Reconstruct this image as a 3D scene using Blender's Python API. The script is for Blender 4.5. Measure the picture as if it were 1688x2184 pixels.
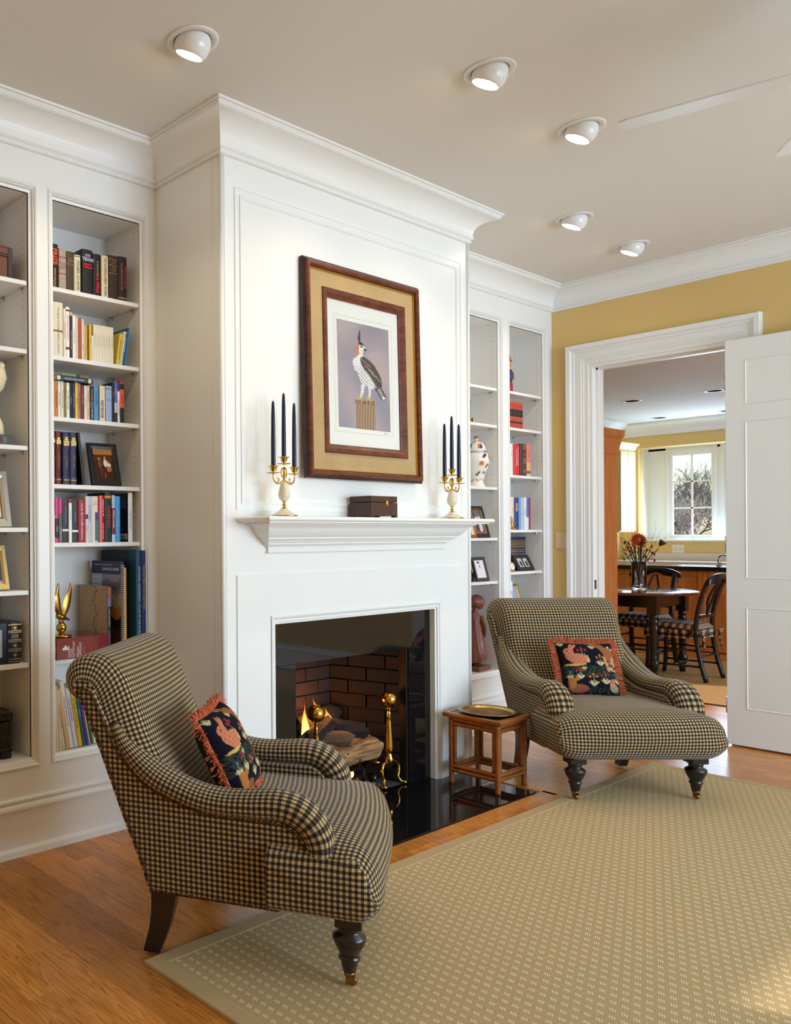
import bpy, bmesh, math, random
from math import sin, cos, pi, sqrt, radians, atan2, hypot
from mathutils import Vector, Matrix, Euler

for _o in list(bpy.data.objects):
    bpy.data.objects.remove(_o, do_unlink=True)
SC = bpy.context.scene
COL = SC.collection
random.seed(7)

# ------------------------------------------------------------------ camera, world, sun, large lights, exposure
YAW, ROLL, FPX = 0.6274172, -0.0063981, 1752.317
cam_d = bpy.data.cameras.new('camera')
cam = bpy.data.objects.new('camera', cam_d)
COL.objects.link(cam)
cam_d.sensor_fit = 'VERTICAL'
cam_d.sensor_height = 36.0
cam_d.lens = FPX / 2184 * 36.0
cam_d.shift_x = (844 - 250) / 2184
cam_d.shift_y = 52.1 / 2184
cam_d.clip_start = 0.05
_f = Vector((sin(YAW), cos(YAW), 0)); _r0 = Vector((cos(YAW), -sin(YAW), 0)); _u0 = Vector((0, 0, 1))
_r = _r0 * cos(ROLL) + _u0 * sin(ROLL); _u = _u0 * cos(ROLL) - _r0 * sin(ROLL)
_m = Matrix((( _r.x, _u.x, -_f.x, 0), (_r.y, _u.y, -_f.y, 0), (_r.z, _u.z, -_f.z, 1.32), (0, 0, 0, 1)))
cam.matrix_world = _m
SC.camera = cam
SC.view_settings.view_transform = 'Standard'
SC.view_settings.look = 'None'
SC.view_settings.gamma = 1.0
SC.view_settings.use_curve_mapping = False
SC.view_settings.exposure = 0.1

world = bpy.data.worlds.new('sky')
SC.world = world
world.use_nodes = True
_nt = world.node_tree
_nt.nodes.clear()
_sky = _nt.nodes.new('ShaderNodeTexSky')
_sky.sky_type = 'NISHITA'
_sky.sun_disc = False
_sky.sun_elevation = radians(30)
_sky.sun_rotation = radians(140)
_sky.altitude = 100
_bg = _nt.nodes.new('ShaderNodeBackground')
_bg.inputs['Strength'].default_value = 0.2
_wo = _nt.nodes.new('ShaderNodeOutputWorld')
_nt.links.new(_sky.outputs[0], _bg.inputs[0])
_nt.links.new(_bg.outputs[0], _wo.inputs[0])

sun_d = bpy.data.lights.new('sun', 'SUN')
sun_d.energy = 3.2
sun_d.angle = radians(0.6)
sun_d.color = (1.0, 0.93, 0.82)
sun = bpy.data.objects.new('sun', sun_d)
COL.objects.link(sun)
sun.rotation_euler = Vector((-0.42, 0.78, -0.47)).to_track_quat('-Z', 'Y').to_euler()

def area_light(name, loc, direction, sx, sy, power, color):
    d = bpy.data.lights.new(name, 'AREA')
    d.shape = 'RECTANGLE'; d.size = sx; d.size_y = sy; d.energy = power; d.color = color
    o = bpy.data.objects.new(name, d); COL.objects.link(o)
    o.location = loc
    o.rotation_euler = Vector(direction).to_track_quat('-Z', 'Y').to_euler()
    return o
# daylight entering through the room's tall windows in the wall behind the camera, and the kitchen's far window
DAY = (0.54, 0.76, 1.0)
WIN_X = (2.75, 4.1, 5.45)
for i, wx in enumerate(WIN_X):
    area_light('window_daylight', (wx, -3.17, 1.55), (0, 1, 0), 1.1, 1.9, 78, DAY)
area_light('kitchen_daylight_fill', (9.2, -1.15, 1.6), (0, 1, 0.0), 2.4, 1.7, 70, DAY)  # added fill at an unseen side-wall opening, put in to light the kitchen
area_light('kitchen_daylight_fill', (13.65, 4.35, 1.85), (-1, 0, -0.15), 1.1, 1.2, 60, DAY)

# ------------------------------------------------------------------ helpers
def srgb(r, g, b):
    def f(c):
        c /= 255.0
        return c / 12.92 if c <= 0.04045 else ((c + 0.055) / 1.055) ** 2.4
    return (f(r), f(g), f(b), 1.0)

MATS = {}
def mat(name, color=(0.8, 0.8, 0.8, 1), rough=0.5, metal=0.0, spec=0.5, bump=0.0, bscale=80, var=0.0, vscale=6, coat=0.0, trans=0.0, ior=1.45, emit=None, estr=0):
    if name in MATS: return MATS[name]
    m = bpy.data.materials.new(name); m.use_nodes = True
    nt = m.node_tree; b = nt.nodes['Principled BSDF']
    b.inputs['Base Color'].default_value = color
    b.inputs['Roughness'].default_value = rough
    b.inputs['Metallic'].default_value = metal
    b.inputs['Specular IOR Level'].default_value = spec
    b.inputs['Coat Weight'].default_value = coat
    b.inputs['Transmission Weight'].default_value = trans
    b.inputs['IOR'].default_value = ior
    if emit:
        b.inputs['Emission Color'].default_value = emit; b.inputs['Emission Strength'].default_value = estr
    tc = None
    if var or bump:
        tc = nt.nodes.new('ShaderNodeTexCoord')
    if var:
        n = nt.nodes.new('ShaderNodeTexNoise'); n.inputs['Scale'].default_value = vscale; n.inputs['Detail'].default_value = 5
        nt.links.new(tc.outputs['Object'], n.inputs['Vector'])
        mr = nt.nodes.new('ShaderNodeMapRange'); mr.inputs['To Min'].default_value = 1 - var; mr.inputs['To Max'].default_value = 1 + var
        nt.links.new(n.outputs[0], mr.inputs[0])
        mx = nt.nodes.new('ShaderNodeMix'); mx.data_type = 'RGBA'; mx.blend_type = 'MULTIPLY'; mx.inputs[0].default_value = 1
        mx.inputs[6].default_value = color
        nt.links.new(mr.outputs[0], mx.inputs[7]); nt.links.new(mx.outputs[2], b.inputs['Base Color'])
    if bump:
        n2 = nt.nodes.new('ShaderNodeTexNoise'); n2.inputs['Scale'].default_value = bscale; n2.inputs['Detail'].default_value = 4
        nt.links.new(tc.outputs['Object'], n2.inputs['Vector'])
        bp = nt.nodes.new('ShaderNodeBump'); bp.inputs['Strength'].default_value = bump; bp.inputs['Distance'].default_value = 0.01
        nt.links.new(n2.outputs[0], bp.inputs['Height']); nt.links.new(bp.outputs[0], b.inputs['Normal'])
    MATS[name] = m
    return m

class NG:
    """small node-graph helper"""
    def __init__(self, m):
        self.nt = m.node_tree; self.b = self.nt.nodes['Principled BSDF']
    def n(self, t, **kw):
        x = self.nt.nodes.new(t)
        for k, v in kw.items(): setattr(x, k, v)
        return x
    def l(self, a, b): self.nt.links.new(a, b)
    def math(self, op, a, b=None, c=None):
        x = self.n('ShaderNodeMath', operation=op)
        for i, v in enumerate((a, b, c)):
            if v is None: continue
            if isinstance(v, (int, float)): x.inputs[i].default_value = v
            else: self.l(v, x.inputs[i])
        return x.outputs[0]
    def mix(self, fac, a, b, blend='MIX'):
        x = self.n('ShaderNodeMix', data_type='RGBA', blend_type=blend)
        for i, v in ((0, fac), (6, a), (7, b)):
            if isinstance(v, (int, float)): x.inputs[i].default_value = v
            elif isinstance(v, tuple): x.inputs[i].default_value = v
            else: self.l(v, x.inputs[i])
        return x.outputs[2]
    def ramp(self, fac, stops):
        x = self.n('ShaderNodeValToRGB'); e = x.color_ramp.elements
        while len(e) < len(stops): e.new(0.5)
        for el, (p, c) in zip(e, stops): el.position = p; el.color = c
        self.l(fac, x.inputs[0]); return x.outputs[0]

class MB:
    """collects geometry, then links it as ONE mesh object"""
    def __init__(self):
        self.v = []; self.f = []; self.uv = {}; self.mi = []; self.smooth = []
    def face(self, idx, uv=None, mi=0, smooth=False):
        self.f.append(tuple(idx)); self.mi.append(mi); self.smooth.append(smooth)
        if uv: self.uv[len(self.f) - 1] = uv
    def box(self, x0, x1, y0, y1, z0, z1, mi=0):
        b = len(self.v)
        self.v += [(x0, y0, z0), (x1, y0, z0), (x1, y1, z0), (x0, y1, z0), (x0, y0, z1), (x1, y0, z1), (x1, y1, z1), (x0, y1, z1)]
        for q in ((0, 3, 2, 1), (4, 5, 6, 7), (0, 1, 5, 4), (1, 2, 6, 5), (2, 3, 7, 6), (3, 0, 4, 7)):
            self.face([b + i for i in q], mi=mi)
        return self
    def cbox(self, x0, x1, y0, y1, z0, z1, c=0.003, mi=0):
        """box with all edges chamfered"""
        b = len(self.v); X = (x0, x1); Y = (y0, y1); Z = (z0, z1); S = (1, -1); k = {}
        for i in (0, 1):
            for j in (0, 1):
                for l in (0, 1):
                    k[(i, j, l, 0)] = len(self.v); self.v.append((X[i], Y[j] + S[j] * c, Z[l] + S[l] * c))
                    k[(i, j, l, 1)] = len(self.v); self.v.append((X[i] + S[i] * c, Y[j], Z[l] + S[l] * c))
                    k[(i, j, l, 2)] = len(self.v); self.v.append((X[i] + S[i] * c, Y[j] + S[j] * c, Z[l]))
        def add(q, flip): self.face(q[::-1] if flip else q, mi=mi)
        for i in (0, 1): add([k[(i, 0, 0, 0)], k[(i, 1, 0, 0)], k[(i, 1, 1, 0)], k[(i, 0, 1, 0)]], i == 0)
        for j in (0, 1): add([k[(0, j, 0, 1)], k[(1, j, 0, 1)], k[(1, j, 1, 1)], k[(0, j, 1, 1)]], j == 1)
        for l in (0, 1): add([k[(0, 0, l, 2)], k[(1, 0, l, 2)], k[(1, 1, l, 2)], k[(0, 1, l, 2)]], l == 0)
        for i in (0, 1):
            for j in (0, 1): add([k[(i, j, 0, 0)], k[(i, j, 0, 1)], k[(i, j, 1, 1)], k[(i, j, 1, 0)]], i == j)
            for l in (0, 1): add([k[(i, 0, l, 0)], k[(i, 0, l, 2)], k[(i, 1, l, 2)], k[(i, 1, l, 0)]], i != l)
        for j in (0, 1):
            for l in (0, 1): add([k[(0, j, l, 1)], k[(0, j, l, 2)], k[(1, j, l, 2)], k[(1, j, l, 1)]], j == l)
        for i in (0, 1):
            for j in (0, 1):
                for l in (0, 1): add([k[(i, j, l, 0)], k[(i, j, l, 1)], k[(i, j, l, 2)]], (i + j + l) % 2 == 1)
        return self
    def lathe(self, prof, n=24, c=(0, 0, 0), mi=0, cap=True, smooth=True, sx=1, sy=1):
        b = len(self.v)
        for (r, z) in prof:
            for i in range(n):
                a = 2 * pi * i / n
                self.v.append((c[0] + r * cos(a) * sx, c[1] + r * sin(a) * sy, c[2] + z))
        for j in range(len(prof) - 1):
            for i in range(n):
                i2 = (i + 1) % n
                self.face([b + j * n + i, b + j * n + i2, b + (j + 1) * n + i2, b + (j + 1) * n + i], mi=mi, smooth=smooth)
        if cap:
            self.face([b + i for i in range(n)][::-1], mi=mi)
            self.face([b + (len(prof) - 1) * n + i for i in range(n)], mi=mi)
        return self
    def tube(self, pts, rad, n=10, mi=0, cap=True, smooth=True, flat=None):
        """tube along points; rad number or list; flat=(w,h) gives an elliptical section"""
        pts = [Vector(p) for p in pts]; b = len(self.v); m = len(pts)
        rads = rad if isinstance(rad, (list, tuple)) else [rad] * m
        t0 = (pts[1] - pts[0]).normalized()
        up = Vector((0, 0, 1)) if abs(t0.z) < 0.95 else Vector((1, 0, 0))
        nx = t0.cross(up).normalized()
        for k in range(m):
            if k == 0: t = t0
            elif k == m - 1: t = (pts[-1] - pts[-2]).normalized()
            else: t = ((pts[k + 1] - pts[k]).normalized() + (pts[k] - pts[k - 1]).normalized()).normalized()
            nx = (nx - t * nx.dot(t)).normalized(); ny = t.cross(nx)
            for i in range(n):
                a = 2 * pi * i / n
                fx, fy = flat if flat else (1, 1)
                p = pts[k] + (nx * cos(a) * fx + ny * sin(a) * fy) * rads[k]
                self.v.append(tuple(p))
        for k in range(m - 1):
            for i in range(n):
                i2 = (i + 1) % n
                self.face([b + k * n + i, b + k * n + i2, b + (k + 1) * n + i2, b + (k + 1) * n + i], mi=mi, smooth=smooth)
        if cap:
            self.face([b + i for i in range(n)][::-1], mi=mi)
            self.face([b + (m - 1) * n + i for i in range(n)], mi=mi)
        return self
    def prism(self, poly, axis, a0, a1, mi=0, smooth=False):
        """extrude a polygon given in the two other axes (order xyz) along axis from a0 to a1"""
        b = len(self.v); n = len(poly)
        def mk(p, a):
            return {'x': (a, p[0], p[1]), 'y': (p[0], a, p[1]), 'z': (p[0], p[1], a)}[axis]
        for p in poly: self.v.append(mk(p, a0))
        for p in poly: self.v.append(mk(p, a1))
        for i in range(n):
            i2 = (i + 1) % n
            self.face([b + i, b + i2, b + n + i2, b + n + i], mi=mi, smooth=smooth)
        self.face([b + i for i in range(n)][::-1], mi=mi); self.face([b + n + i for i in range(n)], mi=mi)
        return self
    def ellipsoid(self, c, r, n=16, m=10, mi=0):
        prof = [(cos(-pi / 2 + pi * (j + 0.5) / m), sin(-pi / 2 + pi * (j + 0.5) / m)) for j in range(m)]
        b = len(self.v)
        for (q, z) in prof:
            for i in range(n):
                a = 2 * pi * i / n
                self.v.append((c[0] + r[0] * q * cos(a), c[1] + r[1] * q * sin(a), c[2] + r[2] * z))
        for j in range(m - 1):
            for i in range(n):
                i2 = (i + 1) % n
                self.face([b + j * n + i, b + j * n + i2, b + (j + 1) * n + i2, b + (j + 1) * n + i], mi=mi, smooth=True)
        self.face([b + i for i in range(n)][::-1], mi=mi, smooth=True); self.face([b + (m - 1) * n + i for i in range(n)], mi=mi, smooth=True)
        return self
    def grid(self, P, UV=None, mi=0, smooth=True, flip=False):
        """P[i][j] points"""
        b = len(self.v); ni = len(P); nj = len(P[0])
        for row in P:
            for p in row: self.v.append(tuple(p))
        for i in range(ni - 1):
            for j in range(nj - 1):
                q = [(i, j), (i + 1, j), (i + 1, j + 1), (i, j + 1)]
                if flip: q = q[::-1]
                self.face([b + a * nj + c for a, c in q], uv=[UV[a][c] for a, c in q] if UV else None, mi=mi, smooth=smooth)
        return self
    def sweep(self, path, prof, closed=False, mi=0, smooth=False, plane='z'):
        """mitred sweep in a horizontal plane: path XY points, prof list of (out, height); out is to the RIGHT of travel"""
        n = len(path); b = len(self.v); m = len(prof)
        P = [Vector((p[0], p[1])) for p in path]
        for k in range(n):
            if closed or 0 < k < n - 1:
                d0 = (P[k] - P[k - 1]).normalized(); d1 = (P[(k + 1) % n] - P[k]).normalized()
                n0 = Vector((d0.y, -d0.x)); n1 = Vector((d1.y, -d1.x)); bis = n0 + n1
                off = bis / bis.dot(n0)
            else:
                d = (P[1] - P[0]).normalized() if k == 0 else (P[-1] - P[-2]).normalized()
                off = Vector((d.y, -d.x))
            for (o, h) in prof:
                q = P[k] + off * o
                self.v.append({'z': (q.x, q.y, h), 'y': (q.x, h, q.y), 'x': (h, q.x, q.y)}[plane])
        for k in range(n if closed else n - 1):
            k2 = (k + 1) % n
            for j in range(m - 1):
                self.face([b + k * m + j, b + k2 * m + j, b + k2 * m + j + 1, b + k * m + j + 1], mi=mi, smooth=smooth)
        return self
    def xform(self, M, start=0):
        for i in range(start, len(self.v)): self.v[i] = tuple(M @ Vector(self.v[i]))
        return self
    def mesh(self, name, mats, recalc=True):
        me = bpy.data.meshes.new(name)
        me.from_pydata(self.v, [], self.f)
        for m in (mats if isinstance(mats, (list, tuple)) else [mats]): me.materials.append(m)
        if any(self.mi): me.polygons.foreach_set('material_index', self.mi)
        if any(self.smooth): me.polygons.foreach_set('use_smooth', self.smooth)
        if self.uv:
            ul = me.uv_layers.new(name='UVMap')
            for fi, uvs in self.uv.items():
                ls = me.polygons[fi].loop_start
                for k, t in enumerate(uvs): ul.data[ls + k].uv = t
        if recalc:
            bm = bmesh.new(); bm.from_mesh(me)
            bmesh.ops.recalc_face_normals(bm, faces=bm.faces); bm.to_mesh(me); bm.free()
        me.update()
        return me
    def build(self, name, mats, parent=None, recalc=True):
        return link(name, self.mesh(name, mats, recalc), parent)

def link(name, me, parent=None):
    o = bpy.data.objects.new(name, me); COL.objects.link(o)
    if parent: o.parent = parent
    return o
def tag(o, label=None, cat=None, group=None, kind=None):
    if label: o['label'] = label
    if cat: o['category'] = cat
    if group: o['group'] = group
    if kind: o['kind'] = kind
    return o
def thing(name, label, cat, loc=(0, 0, 0), rz=0.0, group=None):
    o = bpy.data.objects.new(name, None); COL.objects.link(o)
    o.location = loc; o.rotation_euler = (0, 0, rz); o.empty_display_size = 0.05
    return tag(o, label, cat, group)
def struct(o): o['kind'] = 'structure'; return o
def copy_tree(o, parent=None):
    c = o.copy(); COL.objects.link(c); c.parent = parent
    for ch in list(o.children): copy_tree(ch, c)
    return c
def painted(mb, name, rough, fn, parent=None, spec=0.4):
    """mesh whose printed colours come from a point colour attribute; fn(index, co) -> rgb (sRGB 0-255)"""
    me = mb.mesh(name, paint_mat(rough, spec))
    at = me.color_attributes.new('print', 'FLOAT_COLOR', 'POINT')
    buf = []
    for i, v in enumerate(me.vertices):
        buf.extend(srgb(*fn(i, v.co)))
    at.data.foreach_set('color', buf)
    return link(name, me, parent)
def paint_mat(rough, spec=0.4):
    key = 'printed_%.2f_%.2f' % (rough, spec)
    if key in MATS: return MATS[key]
    m = mat(key, (1, 1, 1, 1), rough, spec=spec)
    g = NG(m); a = g.n('ShaderNodeVertexColor', layer_name='print'); g.l(a.outputs[0], g.b.inputs['Base Color'])
    return m
def text(body, size, m, parent, loc, rot, align='CENTER', shear=0, bold=0, sx=1.0, spacing=1.0, name='lettering'):
    d = bpy.data.curves.new(name, 'FONT'); d.body = body; d.size = size; d.align_x = align; d.align_y = 'CENTER'
    d.resolution_u = 2; d.shear = shear; d.offset = bold; d.space_character = spacing
    d.materials.append(m)
    o = bpy.data.objects.new(name, d); COL.objects.link(o); o.parent = parent
    o.location = loc; o.rotation_euler = rot; o.scale = (sx, 1, 1)
    return o
def inpoly(x, y, poly):
    c = False; n = len(poly); j = n - 1
    for i in range(n):
        xi, yi = poly[i]; xj, yj = poly[j]
        if (yi > y) != (yj > y) and x < (xj - xi) * (y - yi) / (yj - yi) + xi: c = not c
        j = i
    return c
def inell(x, y, cx, cy, a, b, rot=0):
    dx, dy = x - cx, y - cy
    if rot: dx, dy = dx * cos(rot) + dy * sin(rot), -dx * sin(rot) + dy * cos(rot)
    return (dx / a) ** 2 + (dy / b) ** 2 < 1
def seg(x, y, x0, y0, x1, y1, w):
    dx, dy = x1 - x0, y1 - y0; t = max(0, min(1, ((x - x0) * dx + (y - y0) * dy) / (dx * dx + dy * dy)))
    return hypot(x - x0 - t * dx, y - y0 - t * dy) < w
def smoothpath(pts, k=6):
    """Catmull-Rom"""
    out = []; n = len(pts); P = [Vector(p) for p in pts]
    for i in range(n - 1):
        p0 = P[max(0, i - 1)]; p1 = P[i]; p2 = P[i + 1]; p3 = P[min(n - 1, i + 2)]
        for s in range(k):
            t = s / k
            out.append(0.5 * ((2 * p1) + (p2 - p0) * t + (2 * p0 - 5 * p1 + 4 * p2 - p3) * t * t + (3 * p1 - p0 - 3 * p2 + p3) * t ** 3))
    out.append(P[-1]); return out

def wood_mat(name, a, c, scale=(2, 30, 30), rough=0.35):
    m = mat(name, a, rough, spec=0.45); g = NG(m)
    tc = g.n('ShaderNodeTexCoord'); mp = g.n('ShaderNodeMapping'); mp.inputs['Scale'].default_value = scale; g.l(tc.outputs['Object'], mp.inputs[0])
    n = g.n('ShaderNodeTexNoise'); n.inputs['Scale'].default_value = 1.6; n.inputs['Detail'].default_value = 8; n.inputs['Distortion'].default_value = 1.2; g.l(mp.outputs[0], n.inputs['Vector'])
    g.l(g.ramp(n.outputs[0], [(0.3, a), (0.7, c)]), g.b.inputs['Base Color'])
    return m
# ------------------------------------------------------------------ shared materials
WHITE = mat('white_enamel', srgb(243, 242, 238), 0.32, spec=0.45)
CEIL = mat('ceiling_paint', srgb(226, 222, 213), 0.85, spec=0.2, bump=0.03, bscale=150)
YELLOW = mat('yellow_wall_paint', srgb(226, 192, 126), 0.8, spec=0.25, bump=0.02, bscale=200)
SHELFW = mat('shelf_enamel', srgb(238, 235, 230), 0.4, spec=0.4)
BRASS = mat('polished_brass', srgb(205, 165, 75), 0.16, metal=1.0, var=0.12, vscale=30)
ABRASS = mat('antique_brass', srgb(150, 112, 55), 0.28, metal=1.0, var=0.25, vscale=25)
GOLD = mat('gold_foil', srgb(205, 165, 85), 0.3, metal=0.85)
BLACKW = mat('ebonised_wood', srgb(26, 22, 21), 0.28, spec=0.5, coat=0.3)
DARK = mat('dark_void', srgb(20, 17, 15), 0.9)
GLASS = mat('clear_glass', (1, 1, 1, 1), 0.0, trans=1.0, ior=1.45)
PAGES = mat('page_paper', srgb(228, 214, 184), 0.9, var=0.08, vscale=120)
GRANITE = mat('black_granite', (0.006, 0.006, 0.007, 1), 0.04, spec=0.55)
CHROME = mat('nickel', srgb(190, 190, 192), 0.2, metal=1.0)
IRON = mat('wrought_iron', srgb(24, 22, 21), 0.6, metal=0.3)
# ------------------------------------------------------------------ the shell of the room
YB, YL, XR, ZC = 2.568, 3.013, 6.151, 3.10
XB0, XB1 = 2.419, 4.296           # chimney breast
X0, Y0 = -1.3, -3.2               # walls behind the camera
KZ, KX, KY0, KY1 = 2.93, 13.4, -1.3, 5.55   # kitchen ceiling, far wall, side walls

def wood_floor():
    m = mat('oak_floor', srgb(190, 128, 68), 0.2, spec=0.5)
    g = NG(m)
    geo = g.n('ShaderNodeNewGeometry'); oi = g.n('ShaderNodeObjectInfo')
    off = g.n('ShaderNodeVectorMath', operation='SCALE'); g.l(oi.outputs['Location'], off.inputs[0]); off.inputs['Scale'].default_value = 13.7
    add = g.n('ShaderNodeVectorMath', operation='ADD'); g.l(geo.outputs['Position'], add.inputs[0]); g.l(off.outputs[0], add.inputs[1])
    mp = g.n('ShaderNodeMapping'); mp.inputs['Scale'].default_value = (22, 1.5, 1); g.l(add.outputs[0], mp.inputs[0])
    n1 = g.n('ShaderNodeTexNoise'); n1.inputs['Scale'].default_value = 1.1; n1.inputs['Detail'].default_value = 2; g.l(mp.outputs[0], n1.inputs['Vector'])
    rings = g.math('FRACT', g.math('MULTIPLY', n1.outputs[0], 9.0))
    grain = g.math('POWER', rings, 2.2)
    n2 = g.n('ShaderNodeTexNoise'); n2.inputs['Scale'].default_value = 9; n2.inputs['Detail'].default_value = 6; g.l(mp.outputs[0], n2.inputs['Vector'])
    f = g.math('ADD', g.math('MULTIPLY', grain, 0.45), g.math('MULTIPLY', n2.outputs[0], 0.55))
    base = g.ramp(f, [(0.2, srgb(224, 154, 74)), (0.5, srgb(204, 130, 56)), (0.85, srgb(166, 96, 36))])
    tint = g.ramp(oi.outputs['Random'], [(0.0, (0.74, 0.70, 0.66, 1)), (0.5, (0.95, 0.93, 0.9, 1)), (1.0, (1.12, 1.1, 1.05, 1))])
    g.l(g.mix(1.0, base, tint, 'MULTIPLY'), g.b.inputs['Base Color'])
    rr = g.n('ShaderNodeMapRange'); rr.inputs['To Min'].default_value = 0.16; rr.inputs['To Max'].default_value = 0.28
    g.l(n2.outputs[0], rr.inputs[0]); g.l(rr.outputs[0], g.b.inputs['Roughness'])
    bp = g.n('ShaderNodeBump'); bp.inputs['Strength'].default_value = 0.06; bp.inputs['Distance'].default_value = 0.004
    g.l(f, bp.inputs['Height']); g.l(bp.outputs[0], g.b.inputs['Normal'])
    return m
OAK = wood_floor()
floor = struct(MB().box(X0, 14.2, Y0, 5.7, -0.12, -0.009).build('floor', OAK))
plank_me = MB().cbox(-0.5, 0.5, -0.5, 0.5, -1, 0, c=0.006).mesh('plank', OAK)
def plank(x0, x1, y0, y1):
    o = link('plank', plank_me, floor)
    o.location = ((x0 + x1) / 2, (y0 + y1) / 2, 0); o.scale = (x1 - x0 - 0.0008, y1 - y0 - 0.0008, 0.0085)
    return o
PW = 0.0826
row = 0
x = 0.75
while x < 7.45:
    x1 = x + PW
    mid = (x + x1) / 2
    lo, hi = 0.55, 3.0
    if 2.46 < mid < 4.25: hi = 2.064
    elif XB0 < mid < XB1: hi = 2.56
    if 1.75 < mid < 5.05: lo = 1.6
    if mid > 5.1: lo = 1.1
    if mid > 6.14: lo, hi = 1.85, 2.78
    if mid > 6.3: lo, hi = 1.3, 3.6
    y = lo - random.random() * 0.7
    while y < hi - 0.02:
        y1 = min(hi, y + 0.75 + random.random() * 0.75)
        if hi - y1 < 0.18: y1 = hi
        plank(x, x1, max(y, lo), y1) if y1 > lo + 0.05 else None
        y = y1
    x = x1; row += 1
bx = 2.46
for ln in (0.86, 0.93):
    b = link('plank', plank_me, floor); b.location = (bx + ln / 2, 2.1, 0)
    b.scale = (0.0705, ln - 0.001, 0.0085); b.rotation_euler = (0, 0, pi / 2); bx += ln

struct(MB().box(X0, XR + 0.15, Y0, 3.42, ZC, ZC + 0.1).build('ceiling', CEIL))
struct(MB().box(X0, XR, 3.32, 3.42, 0, ZC).build('wall_back', WHITE))
struct(MB().box(X0 - 0.1, X0, Y0, 3.42, 0, ZC).build('wall_left', YELLOW))

# wall behind the camera with its three windows
mb = MB()
xs = [X0] + [v for wx in WIN_X for v in (wx - 0.57, wx + 0.57)] + [XR + 0.15]
for i in range(0, len(xs), 2): mb.box(xs[i], xs[i + 1], Y0 - 0.15, Y0, 0, ZC)
for wx in WIN_X:
    mb.box(wx - 0.57, wx + 0.57, Y0 - 0.15, Y0, 0, 0.55); mb.box(wx - 0.57, wx + 0.57, Y0 - 0.15, Y0, 2.55, ZC)
struct(mb.build('wall_front', YELLOW))
for i, wx in enumerate(WIN_X):
    w = MB()
    w.sweep([(wx + 0.57, 0.55), (wx + 0.57, 2.55), (wx - 0.57, 2.55), (wx - 0.57, 0.55)], [(-0.05, Y0 - 0.10), (-0.05, Y0 - 0.06), (0, Y0 - 0.05), (0, Y0 + 0.02), (0.1, Y0 + 0.025), (0.1, Y0)], closed=True, plane='y')
    w.box(wx - 0.57, wx + 0.57, Y0 - 0.1, Y0 - 0.07, 1.53, 1.57); w.box(wx - 0.012, wx + 0.012, Y0 - 0.095, Y0 - 0.075, 0.55, 2.55)
    wo = struct(w.build('window_%d' % (i + 1), WHITE))

# right wall (yellow) with the doorway to the kitchen
DY0, DY1, DZ = 1.892, 2.748, 2.516
mb = MB()
mb.box(XR, XR + 0.15, DY1, 3.42, 0, ZC); mb.box(XR, XR + 0.15, Y0, DY0, 0, ZC); mb.box(XR, XR + 0.15, DY0, DY1, DZ, ZC)
struct(mb.build('wall_right', YELLOW))
CAS = [(0.0, 0.0), (0.0, -0.014), (0.004, -0.018), (0.03, -0.018), (0.034, -0.022), (0.046, -0.022), (0.05, -0.026), (0.092, -0.026), (0.095, -0.034), (0.108, -0.034), (0.112, -0.040), (0.118, -0.048), (0.144, -0.050), (0.149, -0.044), (0.149, 0.0)]
path = [(DY1, 0.0), (DY1, DZ), (DY0, DZ), (DY0, 0.0)]
struct(MB().sweep(path, [(o, XR + h) for o, h in CAS], plane='x').build('trim_1', WHITE))
struct(MB().sweep(path[::-1], [(-o, XR + 0.15 - h) for o, h in CAS], plane='x').build('trim_2', WHITE))
jamb = MB()
jamb.box(XR - 0.012, XR + 0.162, DY1 - 0.02, DY1, 0, DZ); jamb.box(XR - 0.012, XR + 0.162, DY0, DY0 + 0.02, 0, DZ); jamb.box(XR - 0.012, XR + 0.162, DY0 + 0.02, DY1 - 0.02, DZ - 0.02, DZ)
jamb.box(XR + 0.05, XR + 0.09, DY1 - 0.032, DY1 - 0.02, 0, DZ - 0.02); jamb.box(XR + 0.05, XR + 0.09, DY0 + 0.02, DY0 + 0.032, 0, DZ - 0.02); jamb.box(XR + 0.05, XR + 0.09, DY0 + 0.02, DY1 - 0.02, DZ - 0.032, DZ - 0.02)
jo = struct(jamb.build('trim_3', WHITE))
MB().cbox(XR + 0.006, XR + 0.034, DY1 - 0.0215, DY1 - 0.0195, 0.925, 0.99, c=0.0006).build('strike_plate', BLACKW, jo)
MB().box(XR + 0.014, XR + 0.026, DY1 - 0.0222, DY1 - 0.021, 0.945, 0.97).build('latch_hole', CHROME, jo)

# six-panel door folded back against the wall
DL0, DL1, DXF = 1.078, 1.908, 6.052
door = struct(MB().cbox(DXF, DXF + 0.04, DL0, DL1, 0.012, 2.507, c=0.002).build('door_1', WHITE))
for (a, b) in ((1.807, 1.548), (1.438, 1.179)):
    for (z0, z1) in ((2.10, 2.375), (1.038, 2.002), (0.238, 0.862)):
        p = MB()
        p.sweep([(a, z0), (a, z1), (b, z1), (b, z0)], [(0.0, DXF + 0.0005), (-0.004, DXF - 0.004), (-0.010, DXF + 0.001), (-0.014, DXF + 0.009), (-0.05, DXF + 0.002)], closed=True, plane='x')
        y0, y1 = sorted((a, b))
        p.box(DXF + 0.0021, DXF + 0.006, y0 + 0.05, y1 - 0.05, z0 + 0.05, z1 - 0.05)
        p.build('panel', WHITE, door)
for z in (0.25, 1.25, 2.25):
    h = MB().lathe([(0.006, -0.05), (0.006, 0.05)], 8, (DXF + 0.02, DL1 + 0.006, z)); h.build('hinge', CHROME, door)

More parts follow.
